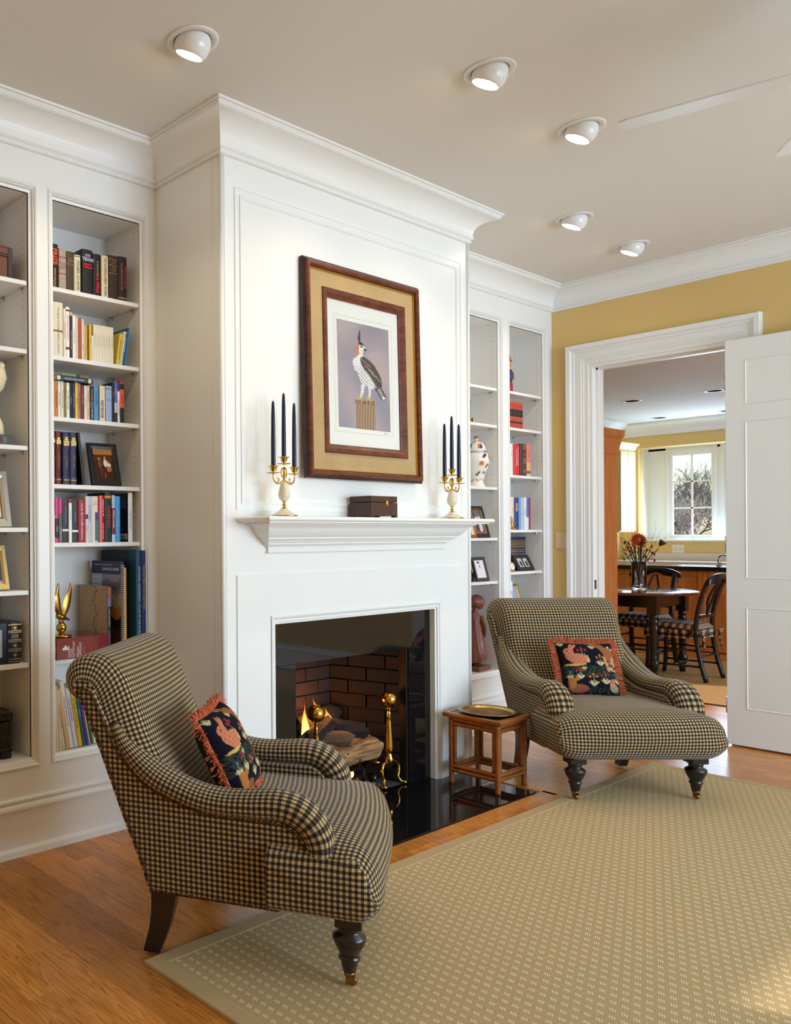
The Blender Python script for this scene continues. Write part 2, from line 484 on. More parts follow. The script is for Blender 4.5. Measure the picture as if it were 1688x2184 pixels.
# crown moulding of the living room
CROWN = [(0.0, 2.945), (0.012, 2.945), (0.017, 2.950), (0.017, 2.956), (0.012, 2.961), (0.020, 2.966), (0.026, 2.972), (0.026, 2.980), (0.022, 2.982)]
for k in range(1, 11):
    a = pi / 2 * k / 10
    CROWN.append((0.022 + 0.096 * (1 - cos(a)), 2.984 + 0.088 * sin(a)))
CROWN += [(0.118, 3.074), (0.126, 3.074), (0.126, 3.078), (0.132, 3.082), (0.132, 3.088), (0.128, 3.089), (0.141, 3.091), (0.141, 3.10)]
struct(MB().sweep([(X0, YL), (XB0, YL), (XB0, YB), (XB1, YB), (XB1, YL), (XR, YL), (XR, Y0)], CROWN).build('trim_4', WHITE))
# plain upper wall parts behind the crown above the alcoves are the bookcases themselves
BASEP = [(0.0, 0.236), (0.010, 0.236), (0.016, 0.230), (0.016, 0.222), (0.008, 0.216), (0.020, 0.206), (0.024, 0.198), (0.024, 0.190), (0.014, 0.186), (0.014, 0.036), (0.030, 0.024), (0.032, 0.0)]
struct(MB().sweep([(X0, YL), (XB0, YL), (XB0, YB + 0.02)], BASEP).build('baseboard_left', WHITE))
struct(MB().sweep([(XB1, YB + 0.02), (XB1, YL), (XR, YL), (XR, DY1 + 0.149)], BASEP).build('baseboard_right', WHITE))
struct(MB().sweep([(XR, DY0 - 0.149), (XR, Y0)], BASEP).build('baseboard_front', WHITE))

# ------------------------------------------------------------------ kitchen shell
RX = 13.78            # window plane at the back of the recess
RY0, RY1, RZ0, RZ1 = 3.3, 5.315, 1.21, 2.572
struct(MB().box(XR + 0.15, 14.2, KY0, KY1 + 0.1, KZ, KZ + 0.1).build('ceiling_kitchen', CEIL))
mb = MB()
mb.box(KX, KX + 0.12, KY0, RY0, 0, KZ); mb.box(KX, KX + 0.12, RY1, KY1 + 0.1, 0, KZ); mb.box(KX, KX + 0.12, RY0, RY1, 0, RZ0); mb.box(KX, KX + 0.12, RY0, RY1, RZ1, KZ)
struct(mb.build('wall_kitchen_far', YELLOW))
mb = MB()
mb.box(KX + 0.12, RX + 0.1, RY0 - 0.06, RY0, RZ0 - 0.06, RZ1 + 0.06); mb.box(KX + 0.12, RX + 0.1, RY1, RY1 + 0.06, RZ0 - 0.06, RZ1 + 0.06)
mb.box(KX + 0.12, RX + 0.1, RY0, RY1, RZ1, RZ1 + 0.06); mb.box(KX + 0.12, RX + 0.1, RY0, RY1, RZ0 - 0.06, RZ0)
struct(mb.build('wall_kitchen_recess', mat('cream_paint', srgb(238, 228, 200), 0.7)))
struct(MB().box(XR + 0.15, 13.6, KY1, KY1 + 0.1, 0, KZ).build('wall_kitchen_left', YELLOW))
mb = MB()
mb.box(XR + 0.15, 7.9, KY0 - 0.1, KY0, 0, KZ); mb.box(10.5, 13.6, KY0 - 0.1, KY0, 0, KZ); mb.box(7.9, 10.5, KY0 - 0.1, KY0, 0, 0.6); mb.box(7.9, 10.5, KY0 - 0.1, KY0, 2.6, KZ)
struct(mb.build('wall_kitchen_right', YELLOW))
struct(MB().box(XR + 0.12, XR + 0.15, 3.42, KY1 + 0.1, 0, KZ).build('wall_kitchen_near', YELLOW))
KCR = [(o * 1.25, KZ - (3.10 - h) * 1.2) for o, h in CROWN]
struct(MB().sweep([(XR + 0.15, KY1), (KX, KY1), (KX, KY0)], KCR).build('trim_5', WHITE))
# casement windows in the recess
GW = mat('window_white', srgb(240, 240, 238), 0.35)
def casement(n, ya, yb):
    root = struct(MB().sweep([(ya, RZ0 + 0.0), (ya, RZ1 - 0.03), (yb, RZ1 - 0.03), (yb, RZ0)], [(0.0, RX), (0.0, RX - 0.03), (-0.045, RX - 0.03), (-0.045, RX - 0.005), (-0.075, RX - 0.005), (-0.085, RX + 0.015), (-0.085, RX + 0.03)], closed=True, plane='x').build('window_%d' % n, GW))
    g0, g1, z0, z1 = yb + 0.085, ya - 0.085, RZ0 + 0.085, RZ1 - 0.115
    mb = MB().box(RX + 0.008, RX + 0.026, (g0 + g1) / 2 - 0.011, (g0 + g1) / 2 + 0.011, z0, z1); mb.build('muntin', GW, root)
    for k in (1, 2):
        z = z0 + (z1 - z0) * k / 3
        MB().box(RX + 0.008, RX + 0.026, g0, g1, z - 0.011, z + 0.011).build('muntin', GW, root)
    for i in range(2):
        for k in range(3):
            a = g0 + (g1 - g0) * i / 2 + 0.011; b = g0 + (g1 - g0) * (i + 1) / 2 - 0.011
            MB().box(RX + 0.016, RX + 0.019, a, b, z0 + (z1 - z0) * k / 3 + 0.011, z0 + (z1 - z0) * (k + 1) / 3 - 0.011).build('pane', WPANE, root)
    c = MB().cbox(RX - 0.06, RX - 0.03, (g0 + g1) / 2 - 0.04, (g0 + g1) / 2 + 0.04, RZ0 + 0.012, RZ0 + 0.03, c=0.004); c.build('crank', CHROME, root)
    return root
WPANE = mat('window_pane', (1, 1, 1, 1), 0.0, trans=1.0, ior=1.01)
casement(4, 5.085, 4.435)
casement(5, 4.40, 3.75)
struct(MB().box(RX - 0.02, RX + 0.1, 5.085, RY1, RZ0, RZ1).box(RX - 0.02, RX + 0.1, RY0, 3.75, RZ0, RZ1).box(RX - 0.02, RX + 0.1, 4.40, 4.435, RZ0, RZ1).box(RX - 0.02, RX + 0.1, RY0, RY1, RZ1 - 0.03, RZ1).build('trim_6', GW))
struct(MB().cbox(KX - 0.03, RX - 0.02, RY0 - 0.04, RY1 + 0.04, RZ0 - 0.012, RZ0 + 0.012, c=0.004).build('trim_7', GW))
# ------------------------------------------------------------------ chimney breast
FX0, FX1, FZ = 2.742, 3.972, 0.920      # granite face within the white surround
OX0, OX1, OZ = 2.908, 3.782, 0.722      # firebox opening
breast = MB()
breast.box(XB0, FX0 - 0.03, YB, 3.32, 0, 3.10); breast.box(FX1 + 0.03, XB1, YB, 3.32, 0, 3.10); breast.box(FX0 - 0.03, FX1 + 0.03, YB, 3.32, FZ + 0.02, 3.10)
breast = struct(breast.build('wall_chimney', WHITE))
def rect_trim(name, x0, x1, z0, z1, prof, parent, m=WHITE, closed=True):
    pth = [(x1, z0), (x1, z1), (x0, z1), (x0, z0)]
    return MB().sweep(pth, prof, closed=closed, plane='y').build(name, m, parent)
# over-mantel panel: flat frame with a shadow groove and an inner raised field
y = YB
rect_trim('panel_moulding', 2.497, 4.224, 1.43, 2.826, [(0.0, y + 0.001), (0.0, y - 0.0045), (-0.004, y - 0.0045), (-0.0045, y - 0.0015), (-0.030, y - 0.0015), (-0.0305, y - 0.006), (-0.036, y - 0.006), (-0.044, y - 0.001)], breast)
rect_trim('surround_moulding', 2.497, 4.224, 0.0, 1.148, [(0.0, y + 0.001), (0.0, y - 0.006), (-0.204, y - 0.006), (-0.204, y + 0.001)], breast, closed=False)
for sx in (XB0, XB1):
    MB().lathe([(0.011, 0.0), (0.011, 2.945)], 12, (sx, YB, 0)).build('corner_bead', WHITE, breast)
MB().box(XB0 + 0.018, XB0 + 0.021, YB - 0.0025, YB + 0.001, 0, 2.945).build('bead_fillet', WHITE, breast)
for yy in (2.62, 2.985):
    MB().box(XB0 - 0.002, XB0 + 0.001, yy, yy + 0.006, 0.24, 2.945).build('side_panel_bead', WHITE, breast)
MB().box(XB0 - 0.003, XB0 + 0.001, 2.626, 2.985, 0.24, 2.945).build('side_panel', WHITE, breast)
# inner casing of the fireplace
rect_trim('surround_casing', FX0, FX1, 0.0, FZ, [(0.04, y - 0.005), (0.04, y - 0.012), (0.034, y - 0.014), (0.026, y - 0.010), (0.022, y - 0.004), (0.012, y - 0.004), (0.010, y + 0.004), (0.0, y + 0.006), (0.0, y + 0.05)], breast, closed=False)
# mantel shelf
mantel = thing('mantel_shelf', 'white moulded mantel shelf projecting above the fireplace', 'mantel', (3.3575, YB, 1.24))
def sweep3(name, hw, prof, parent):
    """moulding with returns to the wall: out from wall both in front and at the ends"""
    mb = MB(); b = len(mb.v); m = len(prof)
    for k in range(4):
        for (o, z) in prof:
            x = {0: -hw - o, 1: -hw - o, 2: hw + o, 3: hw + o}[k]; yy = {0: 0.0, 1: -o, 2: -o, 3: 0.0}[k]
            mb.v.append((x, yy, z))
    for k in range(3):
        for j in range(m - 1): mb.face([k * m + j, (k + 1) * m + j, (k + 1) * m + j + 1, k * m + j + 1])
    return mb.build(name, WHITE, parent)
sweep3('lower_moulding', 0.664, [(0.0, 0.0), (0.012, 0.0), (0.016, 0.004), (0.016, 0.008), (0.012, 0.011), (0.010, 0.014), (0.014, 0.024), (0.014, 0.028), (0.019, 0.030), (0.024, 0.036), (0.036, 0.040), (0.036, 0.046), (0.044, 0.050), (0.050, 0.058), (0.064, 0.064), (0.064, 0.070), (0.070, 0.074), (0.080, 0.082), (0.092, 0.096), (0.102, 0.112), (0.118, 0.124), (0.132, 0.128), (0.132, 0.1335)], mantel)
top = [(0.0, 0.134), (0.176, 0.134), (0.176, 0.139), (0.183, 0.141)]
for k in range(9):
    a = -pi / 2 + pi * k / 8
    top.append((0.186 + 0.011 * cos(a), 0.151 + 0.010 * sin(a)))
top += [(0.0, 0.161)]
sweep3('shelf_board', 0.664, top, mantel)

# granite facing
gr = thing('granite_fireplace_facing', 'polished black granite slabs facing the fireplace opening', 'fireplace facing', (3.357, 2.6, 0))
YG0, YG1 = 2.604, 2.632
def gslab(x0, x1, z0, z1): MB().cbox(x0 - 3.357, x1 - 3.357, YG0 - 2.6, YG1 - 2.6, z0, z1, c=0.001).build('granite_slab', GRANITE, gr)
gslab(FX0 - 0.002, FX1 + 0.002, OZ, FZ + 0.004); gslab(FX0 - 0.002, OX0, 0.0065, OZ - 0.0006); gslab(OX1, FX1 + 0.002, 0.0065, OZ - 0.0006)
hearth = struct(MB().cbox(2.541, 4.174, 2.1385, YB - 0.001, -0.008, 0.006, c=0.0012).box(FX0 - 0.002, FX1 + 0.002, YB - 0.001, 2.635, -0.008, 0.006).build('floor_hearth', GRANITE))

# firebox of sooty brick
SOOT = [mat('sooty_brick_%d' % i, srgb(*c), 0.85, var=0.5, vscale=25, bump=0.3, bscale=90) for i, c in enumerate(((30, 20, 18), (24, 18, 17), (36, 23, 19)))]
MORT = mat('sooty_mortar', srgb(30, 28, 27), 0.95)
FB = 3.02
bx0, bx1 = 3.035, 3.655
fb = MB()
fb.box(bx0 - 0.02, bx1 + 0.02, FB + 0.012, FB + 0.1, 0, 1.1)
for (p, q) in (((bx1, FB), (OX1, YG1)), ((OX0, YG1), (bx0, FB))):
    d = Vector((q[0] - p[0], q[1] - p[1])).normalized(); nrm = Vector((-d.y, d.x)) * 0.1
    s = 1 if (Vector((3.35, 2.8)) - Vector(p)).dot(nrm) < 0 else -1
    e = nrm * s; k = nrm * s * 0.12
    fb.prism([(p[0] + k.x, p[1] + k.y), (q[0] + k.x, q[1] + k.y), (q[0] + e.x, q[1] + e.y), (p[0] + e.x, p[1] + e.y)], 'z', 0, 1.1)
fb.box(2.85, 3.85, YG1, 3.14, 1.1, 1.14)
fb.box(OX0 - 0.15, OX0 - 0.002, YG1, YG1 + 0.02, 0, 1.1); fb.box(OX1 + 0.002, OX1 + 0.15, YG1, YG1 + 0.02, 0, 1.1); fb.box(OX0 - 0.1, OX1 + 0.1, YG1, YG1 + 0.02, OZ + 0.06, 1.1)
fb = struct(fb.build('wall_firebox', MORT))
struct(MB().prism([(OX0, YG1 + 0.002), (OX1, YG1 + 0.002), (bx1, FB), (bx0, FB)], 'z', -0.008, 0.008).build('floor_firebox', mat('ash_floor', srgb(70, 64, 60), 0.95, var=0.4, vscale=40)))
brick_me = [MB().cbox(-0.5, 0.5, -0.006, 0.02, -0.5, 0.5, c=0.003).mesh('brick', m) for m in SOOT]
def brick_wall(p, q, flip):
    P, Q = Vector(p), Vector(q); L = (Q - P).length; ang = atan2(Q.y - P.y, Q.x - P.x)
    bh, bl = 0.0735, 0.205
    for r in range(13):
        z = 0.01 + bh * r; off = 0 if r % 2 else -bl / 2; s = off
        while s < L:
            a, b = max(s, 0), min(s + bl, L)
            if b - a > 0.02:
                c = P + (Q - P) * ((a + b) / 2 / L)
                o = link('brick', random.choice(brick_me), fb); o.location = (c.x, c.y, z + bh / 2)
                o.rotation_euler = (0, 0, ang + (pi if flip else 0)); o.scale = (b - a - 0.009, 1, bh - 0.009)
            s += bl
brick_wall((bx0, FB), (bx1, FB), False)
brick_wall((bx1, FB), (OX1, YG1 + 0.004), False)
brick_wall((bx0, FB), (OX0, YG1 + 0.004), True)
MB().cbox(OX0 - 0.001, OX0 + 0.012, YG1 - 0.02, YG1 + 0.03, 0.008, OZ, c=0.002).cbox(OX1 - 0.012, OX1 + 0.001, YG1 - 0.02, YG1 + 0.03, 0.008, OZ, c=0.002).build('opening_frame', IRON, fb)

# ------------------------------------------------------------------ built-in bookcases
def peg_part(parent, x, ys, z0, z1, side):
    mb = MB(); k = 0; z = z0
    while z < z1:
        for yy in ys:
            b = len(mb.v)
            for i in range(6):
                a = pi / 3 * i; mb.v.append((x, yy + 0.0024 * cos(a), z + 0.0024 * sin(a)))
            mb.face([b + i for i in range(6)])
        z += 0.0318
    o = mb.build('peg_holes', DARK, parent); o['kind'] = 'stuff'
    return o
PIN = MB().cbox(-0.014, 0.0, -0.011, 0.011, -0.004, 0.0, c=0.001).cbox(-0.003, 0.0, -0.006, 0.006, -0.014, -0.004, c=0.0008).mesh('shelf_pin', CHROME)
YSH, YBK = 3.04, 3.30
def bay(root, xa, xb, shelves):
    """xa, xb: outer edges of the bay moulding on the face; interior inset by the moulding"""
    ia, ib, zt, zb = xa + 0.034, xb - 0.034, 2.776, 0.388
    MB().sweep([(xb, 0.352), (xb, 2.81), (xa, 2.81), (xa, 0.352)], [(0.0, YL + 0.001), (0.0, YL - 0.004), (-0.007, YL - 0.007), (-0.013, YL - 0.003), (-0.015, YL + 0.003), (-0.019, YL + 0.003), (-0.023, YL + 0.014), (-0.029, YL + 0.016), (-0.034, YL + 0.018), (-0.034, YSH)], closed=True, plane='y').build('opening_moulding', WHITE, root)
    MB().box(ia - 0.018, ia, YL + 0.018, YBK, zb - 0.02, zt + 0.02).build('side_panel', SHELFW, root)
    MB().box(ib, ib + 0.018, YL + 0.018, YBK, zb - 0.02, zt + 0.02).build('side_panel', SHELFW, root)
    MB().box(ia, ib, YBK, YBK + 0.012, zb, zt).build('back_panel', SHELFW, root)
    MB().box(ia, ib, YL + 0.018, YBK, zt, zt + 0.018).build('top_panel', SHELFW, root)
    MB().box(ia, ib, YL + 0.018, YBK, zb - 0.018, zb).build('bottom_panel', SHELFW, root)
    for z in shelves:
        MB().cbox(ia + 0.001, ib - 0.001, YSH, YBK - 0.001, z - 0.019, z, c=0.0015).build('shelf', SHELFW, root)
        for yy in (YSH + 0.045, YBK - 0.05):
            o = link('shelf_pin', PIN, root); o.location = (ib - 0.0002, yy, z - 0.0195)
            o = link('shelf_pin', PIN, root); o.location = (ia + 0.0002, yy, z - 0.0195); o.rotation_euler = (0, 0, pi)
    peg_part(root, ib - 0.0004, (YSH + 0.035, YBK - 0.06), zb + 0.1, zt - 0.02, 1)
    return ia, ib
def face_boxes(root, xs, z0=0.0, z1=3.0):
    for (a, b) in xs: MB().box(a, b, YL, YL + 0.018, 0.352, 2.81).build('stile', WHITE, root)
    x0, x1 = xs[0][0], xs[-1][1]
    MB().box(x0, x1, YL, YL + 0.018, 2.81, ZC).build('top_rail', WHITE, root)
    MB().box(x0, x1, YL, YL + 0.018, 0.0, 0.352).build('bottom_rail', WHITE, root)
bl = thing('built_in_bookcase', 'white built-in bookcase left of the fireplace, packed with books', 'bookcase')
face_boxes(bl, [(X0, 1.235), (1.776, 1.830), (2.371, XB0)])
LB = bay(bl, 1.830, 2.371, (2.405, 2.107, 1.842, 1.549, 1.294, 0.785))
LA = bay(bl, 1.235, 1.776, (2.405, 2.115, 1.706, 1.360, 1.094, 0.786))
br = thing('built_in_bookcase', 'white built-in bookcase right of the fireplace beside the yellow wall', 'bookcase')
face_boxes(br, [(XB1, 4.936), (5.477, 5.541), (6.083, XR)])
RA_ = bay(br, 4.936, 5.477, (2.322, 2.068, 1.641, 1.294, 0.997))
RB_ = bay(br, 5.541, 6.083, (2.323, 2.068, 1.734, 1.349, 1.052, 0.70))
# ------------------------------------------------------------------ ceiling: eyeball downlights, fan
LAMPGLOW = mat('lamp_glow', (1, 0.86, 0.62, 1), 0.5, emit=(1, 0.86, 0.66, 1), estr=30)
TRIMW = mat('lamp_trim_white', srgb(232, 228, 220), 0.35)
EYEW = mat('lamp_eyeball_white', srgb(236, 234, 230), 0.18, spec=0.6)
def eyeball(x, y, aim, power, label):
    t = thing('eyeball_downlight', label, 'ceiling light', (x, y, ZC), 0, 'eyeball downlights over the fireplace wall')
    MB().lathe([(0.094, -0.0005), (0.094, -0.004), (0.088, -0.006), (0.072, -0.006), (0.069, -0.001), (0.066, 0.0)], 40, cap=False).build('trim_ring', TRIMW, t)
    MB().lathe([(0.0665, -0.0006), (0.001, -0.0006)], 32, cap=False).build('recess', DARK, t)
    # eyeball: cut sphere, its mouth turned towards the wall
    d = Vector(aim).normalized(); q = Vector((0, 0, -1)).rotation_difference(d)
    mb = MB(); R = 0.066
    prof = [(R * cos(a), R * sin(a)) for a in [radians(v) for v in range(70, -36, -7)]]
    prof += [(R * cos(radians(-35)) - 0.004, R * sin(radians(-35))), (R * cos(radians(-35)) - 0.004, R * sin(radians(-35)) + 0.02)]
    mb.lathe(prof, 32, cap=False); mb.xform(Matrix.Translation((0, 0, -0.014)) @ q.to_matrix().to_4x4())
    mb.build('eyeball', EYEW, t)
    gl = MB().lathe([(R * 0.79, -0.0345), (0.001, -0.0345)], 28, cap=False); gl.xform(Matrix.Translation((0, 0, -0.014)) @ q.to_matrix().to_4x4())
    gl.build('bulb_face', LAMPGLOW, t)
    s = bpy.data.lights.new('downlight_beam', 'SPOT'); s.energy = power; s.color = (1.0, 0.83, 0.62); s.spot_size = radians(100); s.spot_blend = 0.8; s.shadow_soft_size = 0.03
    so = bpy.data.objects.new('downlight_beam', s); COL.objects.link(so); so.parent = t
    so.location = Vector((0, 0, -0.014)) + d * 0.062; so.rotation_euler = d.to_track_quat('-Z', 'Y').to_euler()
    return t
eyeball(1.963, 2.225, (-0.10, 0.42, -0.9), 15, 'eyeball downlight nearest the camera, above the left bookcase')
eyeball(3.022, 1.708, (-0.12, 0.42, -0.9), 15, 'eyeball downlight above the left half of the chimney breast')
eyeball(3.774, 1.714, (-0.16, 0.42, -0.9), 15, 'eyeball downlight just past the tip of the fan blade')
eyeball(4.821, 2.230, (-0.12, 0.40, -0.9), 15, 'eyeball downlight over the near half of the right bookcase')
eyeball(5.570, 2.235, (-0.12, 0.40, -0.9), 15, 'eyeball downlight farthest away, nearest the yellow wall')

FANW = mat('fan_white', srgb(226, 226, 222), 0.4)
fan = thing('ceiling_fan', 'white ceiling fan with flat blades at the upper right', 'fan', (3.31, 0.63, ZC), 0)
MB().lathe([(0.075, 0.0), (0.075, -0.02), (0.05, -0.05), (0.018, -0.06)], 28).build('canopy', FANW, fan)
MB().lathe([(0.013, -0.05), (0.013, -0.20)], 14).build('downrod', FANW, fan)
MB().lathe([(0.02, -0.19), (0.06, -0.2), (0.115, -0.23), (0.125, -0.27), (0.12, -0.31), (0.08, -0.335), (0.02, -0.34)], 32).build('motor_housing', FANW, fan)
blade = MB()
poly = [(0.10, -0.055), (0.30, -0.062), (0.66, -0.066), (0.685, -0.050), (0.69, 0.0), (0.685, 0.050), (0.66, 0.066), (0.30, 0.062), (0.10, 0.055)]
blade.prism(poly, 'z', -0.003, 0.003)
for k, a in enumerate((33, 105, 177, 249, 321)):
    o = blade.build('blade', FANW, fan) if k == 0 else link('blade', o0.data, fan)
    if k == 0: o0 = o
    o.location = (0, 0, -0.35); o.rotation_euler = Euler((radians(-9), 0, radians(a)), 'XYZ')
    br_ = MB().cbox(0.05, 0.2, -0.016, 0.016, -0.004, 0.004, c=0.001).build('blade_arm', FANW, fan); br_.location = (0, 0, -0.341); br_.rotation_euler = (0, 0, radians(a))
# kitchen downlights, unlit
KOFF = mat('lamp_baffle_black', srgb(14, 13, 13), 0.95, spec=0.0)
for (x, y, w) in ((10.954, 4.412, 'nearest the pine cupboard'), (10.961, 3.555, 'nearest the open white door'), (12.887, 4.839, 'by the kitchen crown, left'), (12.917, 4.049, 'by the kitchen crown, beside the door')):
    t = thing('recessed_downlight', 'unlit black recessed downlight in kitchen ceiling ' + w, 'ceiling light', (x, y, KZ), 0, 'unlit kitchen downlights')
    MB().lathe([(0.105, 0.0), (0.105, -0.004), (0.08, -0.005), (0.078, 0.0)], 32, cap=False).build('trim_ring', TRIMW, t)
    MB().lathe([(0.0785, -0.0012), (0.001, -0.0012)], 28, cap=False).build('baffle', KOFF, t)
# ------------------------------------------------------------------ gingham armchairs
def gingham(name, period, light, mid, dark, rough=0.9):
    m = mat(name, light, rough, spec=0.15); g = NG(m)
    uv = g.n('ShaderNodeUVMap'); sp = g.n('ShaderNodeSeparateXYZ'); g.l(uv.outputs[0], sp.inputs[0])
    def stripe(c):
        f = g.math('FRACT', g.math('DIVIDE', c, period))
        return g.math('LESS_THAN', f, 0.5)
    a, b = stripe(sp.outputs[0]), stripe(sp.outputs[1])
    s = g.math('MULTIPLY', g.math('ADD', a, b), 0.5)
    col = g.ramp(s, [(0.0, light), (0.25, mid), (0.75, dark)]); g.nt.nodes[-1].color_ramp.interpolation = 'CONSTANT'
    # fine weave
    wv = g.math('FRACT', g.math('MULTIPLY', g.math('ADD', sp.outputs[0], sp.outputs[1]), 700.0))
    col2 = g.mix(0.22, col, g.mix(wv, (0.25, 0.22, 0.18, 1), (1, 1, 1, 1)), 'MULTIPLY')
    g.l(col2, g.b.inputs['Base Color'])
    bp = g.n('ShaderNodeBump'); bp.inputs['Strength'].default_value = 0.15; bp.inputs['Distance'].default_value = 0.001
    g.l(wv, bp.inputs['Height']); g.l(bp.outputs[0], g.b.inputs['Normal'])
    g.b.inputs['Sheen Weight'].default_value = 0.15
    return m
GING = gingham('navy_gingham', 0.0165, srgb(206, 178, 122), srgb(104, 88, 68), srgb(27, 25, 30))
NAIL = mat('bronze_nailhead', srgb(86, 62, 44), 0.4, metal=0.8)

def box_uv(mb):
    for fi, f in enumerate(mb.f):
        a, b, c = Vector(mb.v[f[0]]), Vector(mb.v[f[1]]), Vector(mb.v[f[2]])
        n = (b - a).cross(c - a)
        k = max(range(3), key=lambda i: abs(n[i]))
        mb.uv[fi] = [{0: (mb.v[i][1], mb.v[i][2]), 1: (mb.v[i][0], mb.v[i][2]), 2: (mb.v[i][0], mb.v[i][1])}[k] for i in f]
    return mb
def arc(pts):
    s = [0.0]
    for a, b in zip(pts, pts[1:]): s.append(s[-1] + (Vector(b) - Vector(a)).length)
    return s
BACK_OUT = [(-0.612, 0.198), (-0.652, 0.32), (-0.694, 0.43), (-0.764, 0.63), (-0.822, 0.775)]
ARM_SEAM = [(-0.784, 0.822), (-0.735, 0.715), (-0.695, 0.636), (-0.617, 0.552), (-0.514, 0.503), (-0.417, 0.478), (-0.30, 0.474), (-0.199, 0.474), (-0.150, 0.452), (-0.128, 0.415), (-0.128, 0.382), (-0.155, 0.340), (-0.200, 0.306), (-0.204, 0.205)]
def flank(y, z): return 0.335 + 0.085 * (z - 0.2) + 0.05 * (y + 0.4)
def arc_uv(P, V):
    mid = len(P) // 2; out = []
    U = [[0.0] * len(P[0]) for _ in P]
    for k in range(len(P[0])):
        for i in range(mid + 1, len(P)): U[i][k] = U[i - 1][k] + (P[i][k] - P[i - 1][k]).length
        for i in range(mid - 1, -1, -1): U[i][k] = U[i + 1][k] - (P[i][k] - P[i + 1][k]).length
    return [[(U[i][k], V[i][k]) for k in range(len(P[0]))] for i in range(len(P))]
def upholstered_chair(label, loc, d, group):
    phi = atan2(-d[0], d[1])
    t = thing('armchair', label, 'armchair', loc, phi, group)
    # outside panels of the sides
    for s in (-1, 1):
        mb = MB()
        rim = BACK_OUT + [(-0.838, 0.812), (-0.815, 0.832)] + [tuple(p)[:2] for p in smoothpath([(a, b, 0) for a, b in ARM_SEAM], 3)]
        mb.prism(rim, 'x', 0.24 * s, 0.334 * s)
        box_uv(mb)
        mb.v = [v if abs(v[0]) < 0.3 else (s * flank(v[1], v[2]), v[1], v[2]) for v in mb.v]
        mb.build('side_panel', GING, t)
    # rolled arms
    for s in (-1, 1):
        seam = smoothpath([(0, a, b) for a, b in ARM_SEAM[1:-1]], 5)
        m = len(seam); sl = arc(seam); P = []; UV = []; N = 24; L = sl[-1]
        for k in range(m):
            tt = (seam[min(m - 1, k + 1)] - seam[max(0, k - 1)]).normalized(); nz = Vector((0, -tt.z, tt.y))
            f = sl[k] / L
            g_ = min(1.0, f / 0.22)
            hw = 0.030 + 0.034 * g_; hh = 0.014 + 0.020 * g_
            if f > 0.55: hh += 0.008 * min(1, (f - 0.55) / 0.2)
            if f > 0.84: q = (f - 0.84) / 0.16; hh *= 1 - 0.45 * q; hw *= 1 - 0.25 * q
            ctr = 0.322 + 0.0 * f
            row, ur = [], []
            for j in range(N + 1):
                a = 2 * pi * j / N; ca, sa = cos(a), sin(a)
                ex = lambda c: (abs(c) ** 0.75) * (1 if c >= 0 else -1)
                row.append(seam[k] + Vector((s * (ctr + hw * ex(ca)), 0, 0)) + nz * (hh * ex(sa) + hh - 0.003))
                ur.append((a * 0.050, sl[k]))
            P.append(row); UV.append(ur)
        mb = MB().grid(P, UV); mb.build('arm', GING, t)
    # back: front face rolling over to the rear scroll
    F = smoothpath([(0, -0.40, 0.40), (0, -0.485, 0.45), (0, -0.560, 0.56), (0, -0.628, 0.68), (0, -0.672, 0.79), (0, -0.712, 0.875), (0, -0.762, 0.922), (0, -0.825, 0.930), (0, -0.876, 0.905), (0, -0.897, 0.862), (0, -0.886, 0.815), (0, -0.850, 0.786), (0, -0.818, 0.780)], 4)
    B = smoothpath([(0, -0.60, 0.22), (0, -0.66, 0.36), (0, -0.715, 0.50), (0, -0.765, 0.64), (0, -0.790, 0.72), (0, -0.805, 0.775), (0, -0.812, 0.80), (0, -0.820, 0.815), (0, -0.828, 0.82), (0, -0.830, 0.815), (0, -0.826, 0.808), (0, -0.822, 0.80), (0, -0.820, 0.79)], 4)
    sl = arc(F); P = []; UV = []
    xs = [-0.345, -0.342, -0.335, -0.325, -0.31, -0.29, -0.25, -0.18, -0.09, 0, 0.09, 0.18, 0.25, 0.29, 0.31, 0.325, 0.335, 0.342, 0.345]
    for x in xs:
        e = max(0.0, abs(x) - 0.285) / 0.0601
        s = sqrt(max(0.0, 1 - e * e))
        row, ur = [], []
        for k in range(len(F)):
            crown = 0.018 * (1 - (x / 0.345) ** 2) * sin(pi * min(1, k / 30))
            w = 0.30 + 0.70 * s
            p = B[k].lerp(F[k], w); p = Vector((x * (0.93 + 0.115 * min(1, k / 30)), p.y + crown, p.z))
            row.append(p); ur.append((x + 0.3 * 0.0601 * e * (1 if x > 0 else -1), sl[k]))
        P.append(row); UV.append(ur)
    UV = arc_uv(P, [[sl[k] for k in range(len(F))]] * len(xs))
    mb = MB().grid(P, UV, flip=True); nj = len(F)
    for side in (0, len(xs) - 1):      # closed ends of the scroll
        idx = [side * nj + k for k in range(16, nj)]
        mb.face(idx, uv=[(mb.v[i][1], mb.v[i][2]) for i in idx], smooth=False)
    mb.build('backrest', GING, t)
    # rear outside back panel
    R = smoothpath([(0, a, b) for a, b in BACK_OUT], 4); sl = arc(R)
    MB().grid([[Vector((x * flank(p.y, p.z), p.y, p.z)) for p in R] for x in (-1, -0.33, 0.33, 1)], [[(x * 0.34, q) for q in sl] for x in (-1, -0.33, 0.33, 1)]).build('outside_back', GING, t)
    # seat: wide rounded front, narrower between the arms
    xs = [-0.405, -0.401, -0.392, -0.378, -0.36, -0.335, -0.31, -0.29, -0.27, -0.2, -0.1, 0, 0.1, 0.2, 0.27, 0.29, 0.31, 0.335, 0.36, 0.378, 0.392, 0.401, 0.405]
    P = []; UV = []
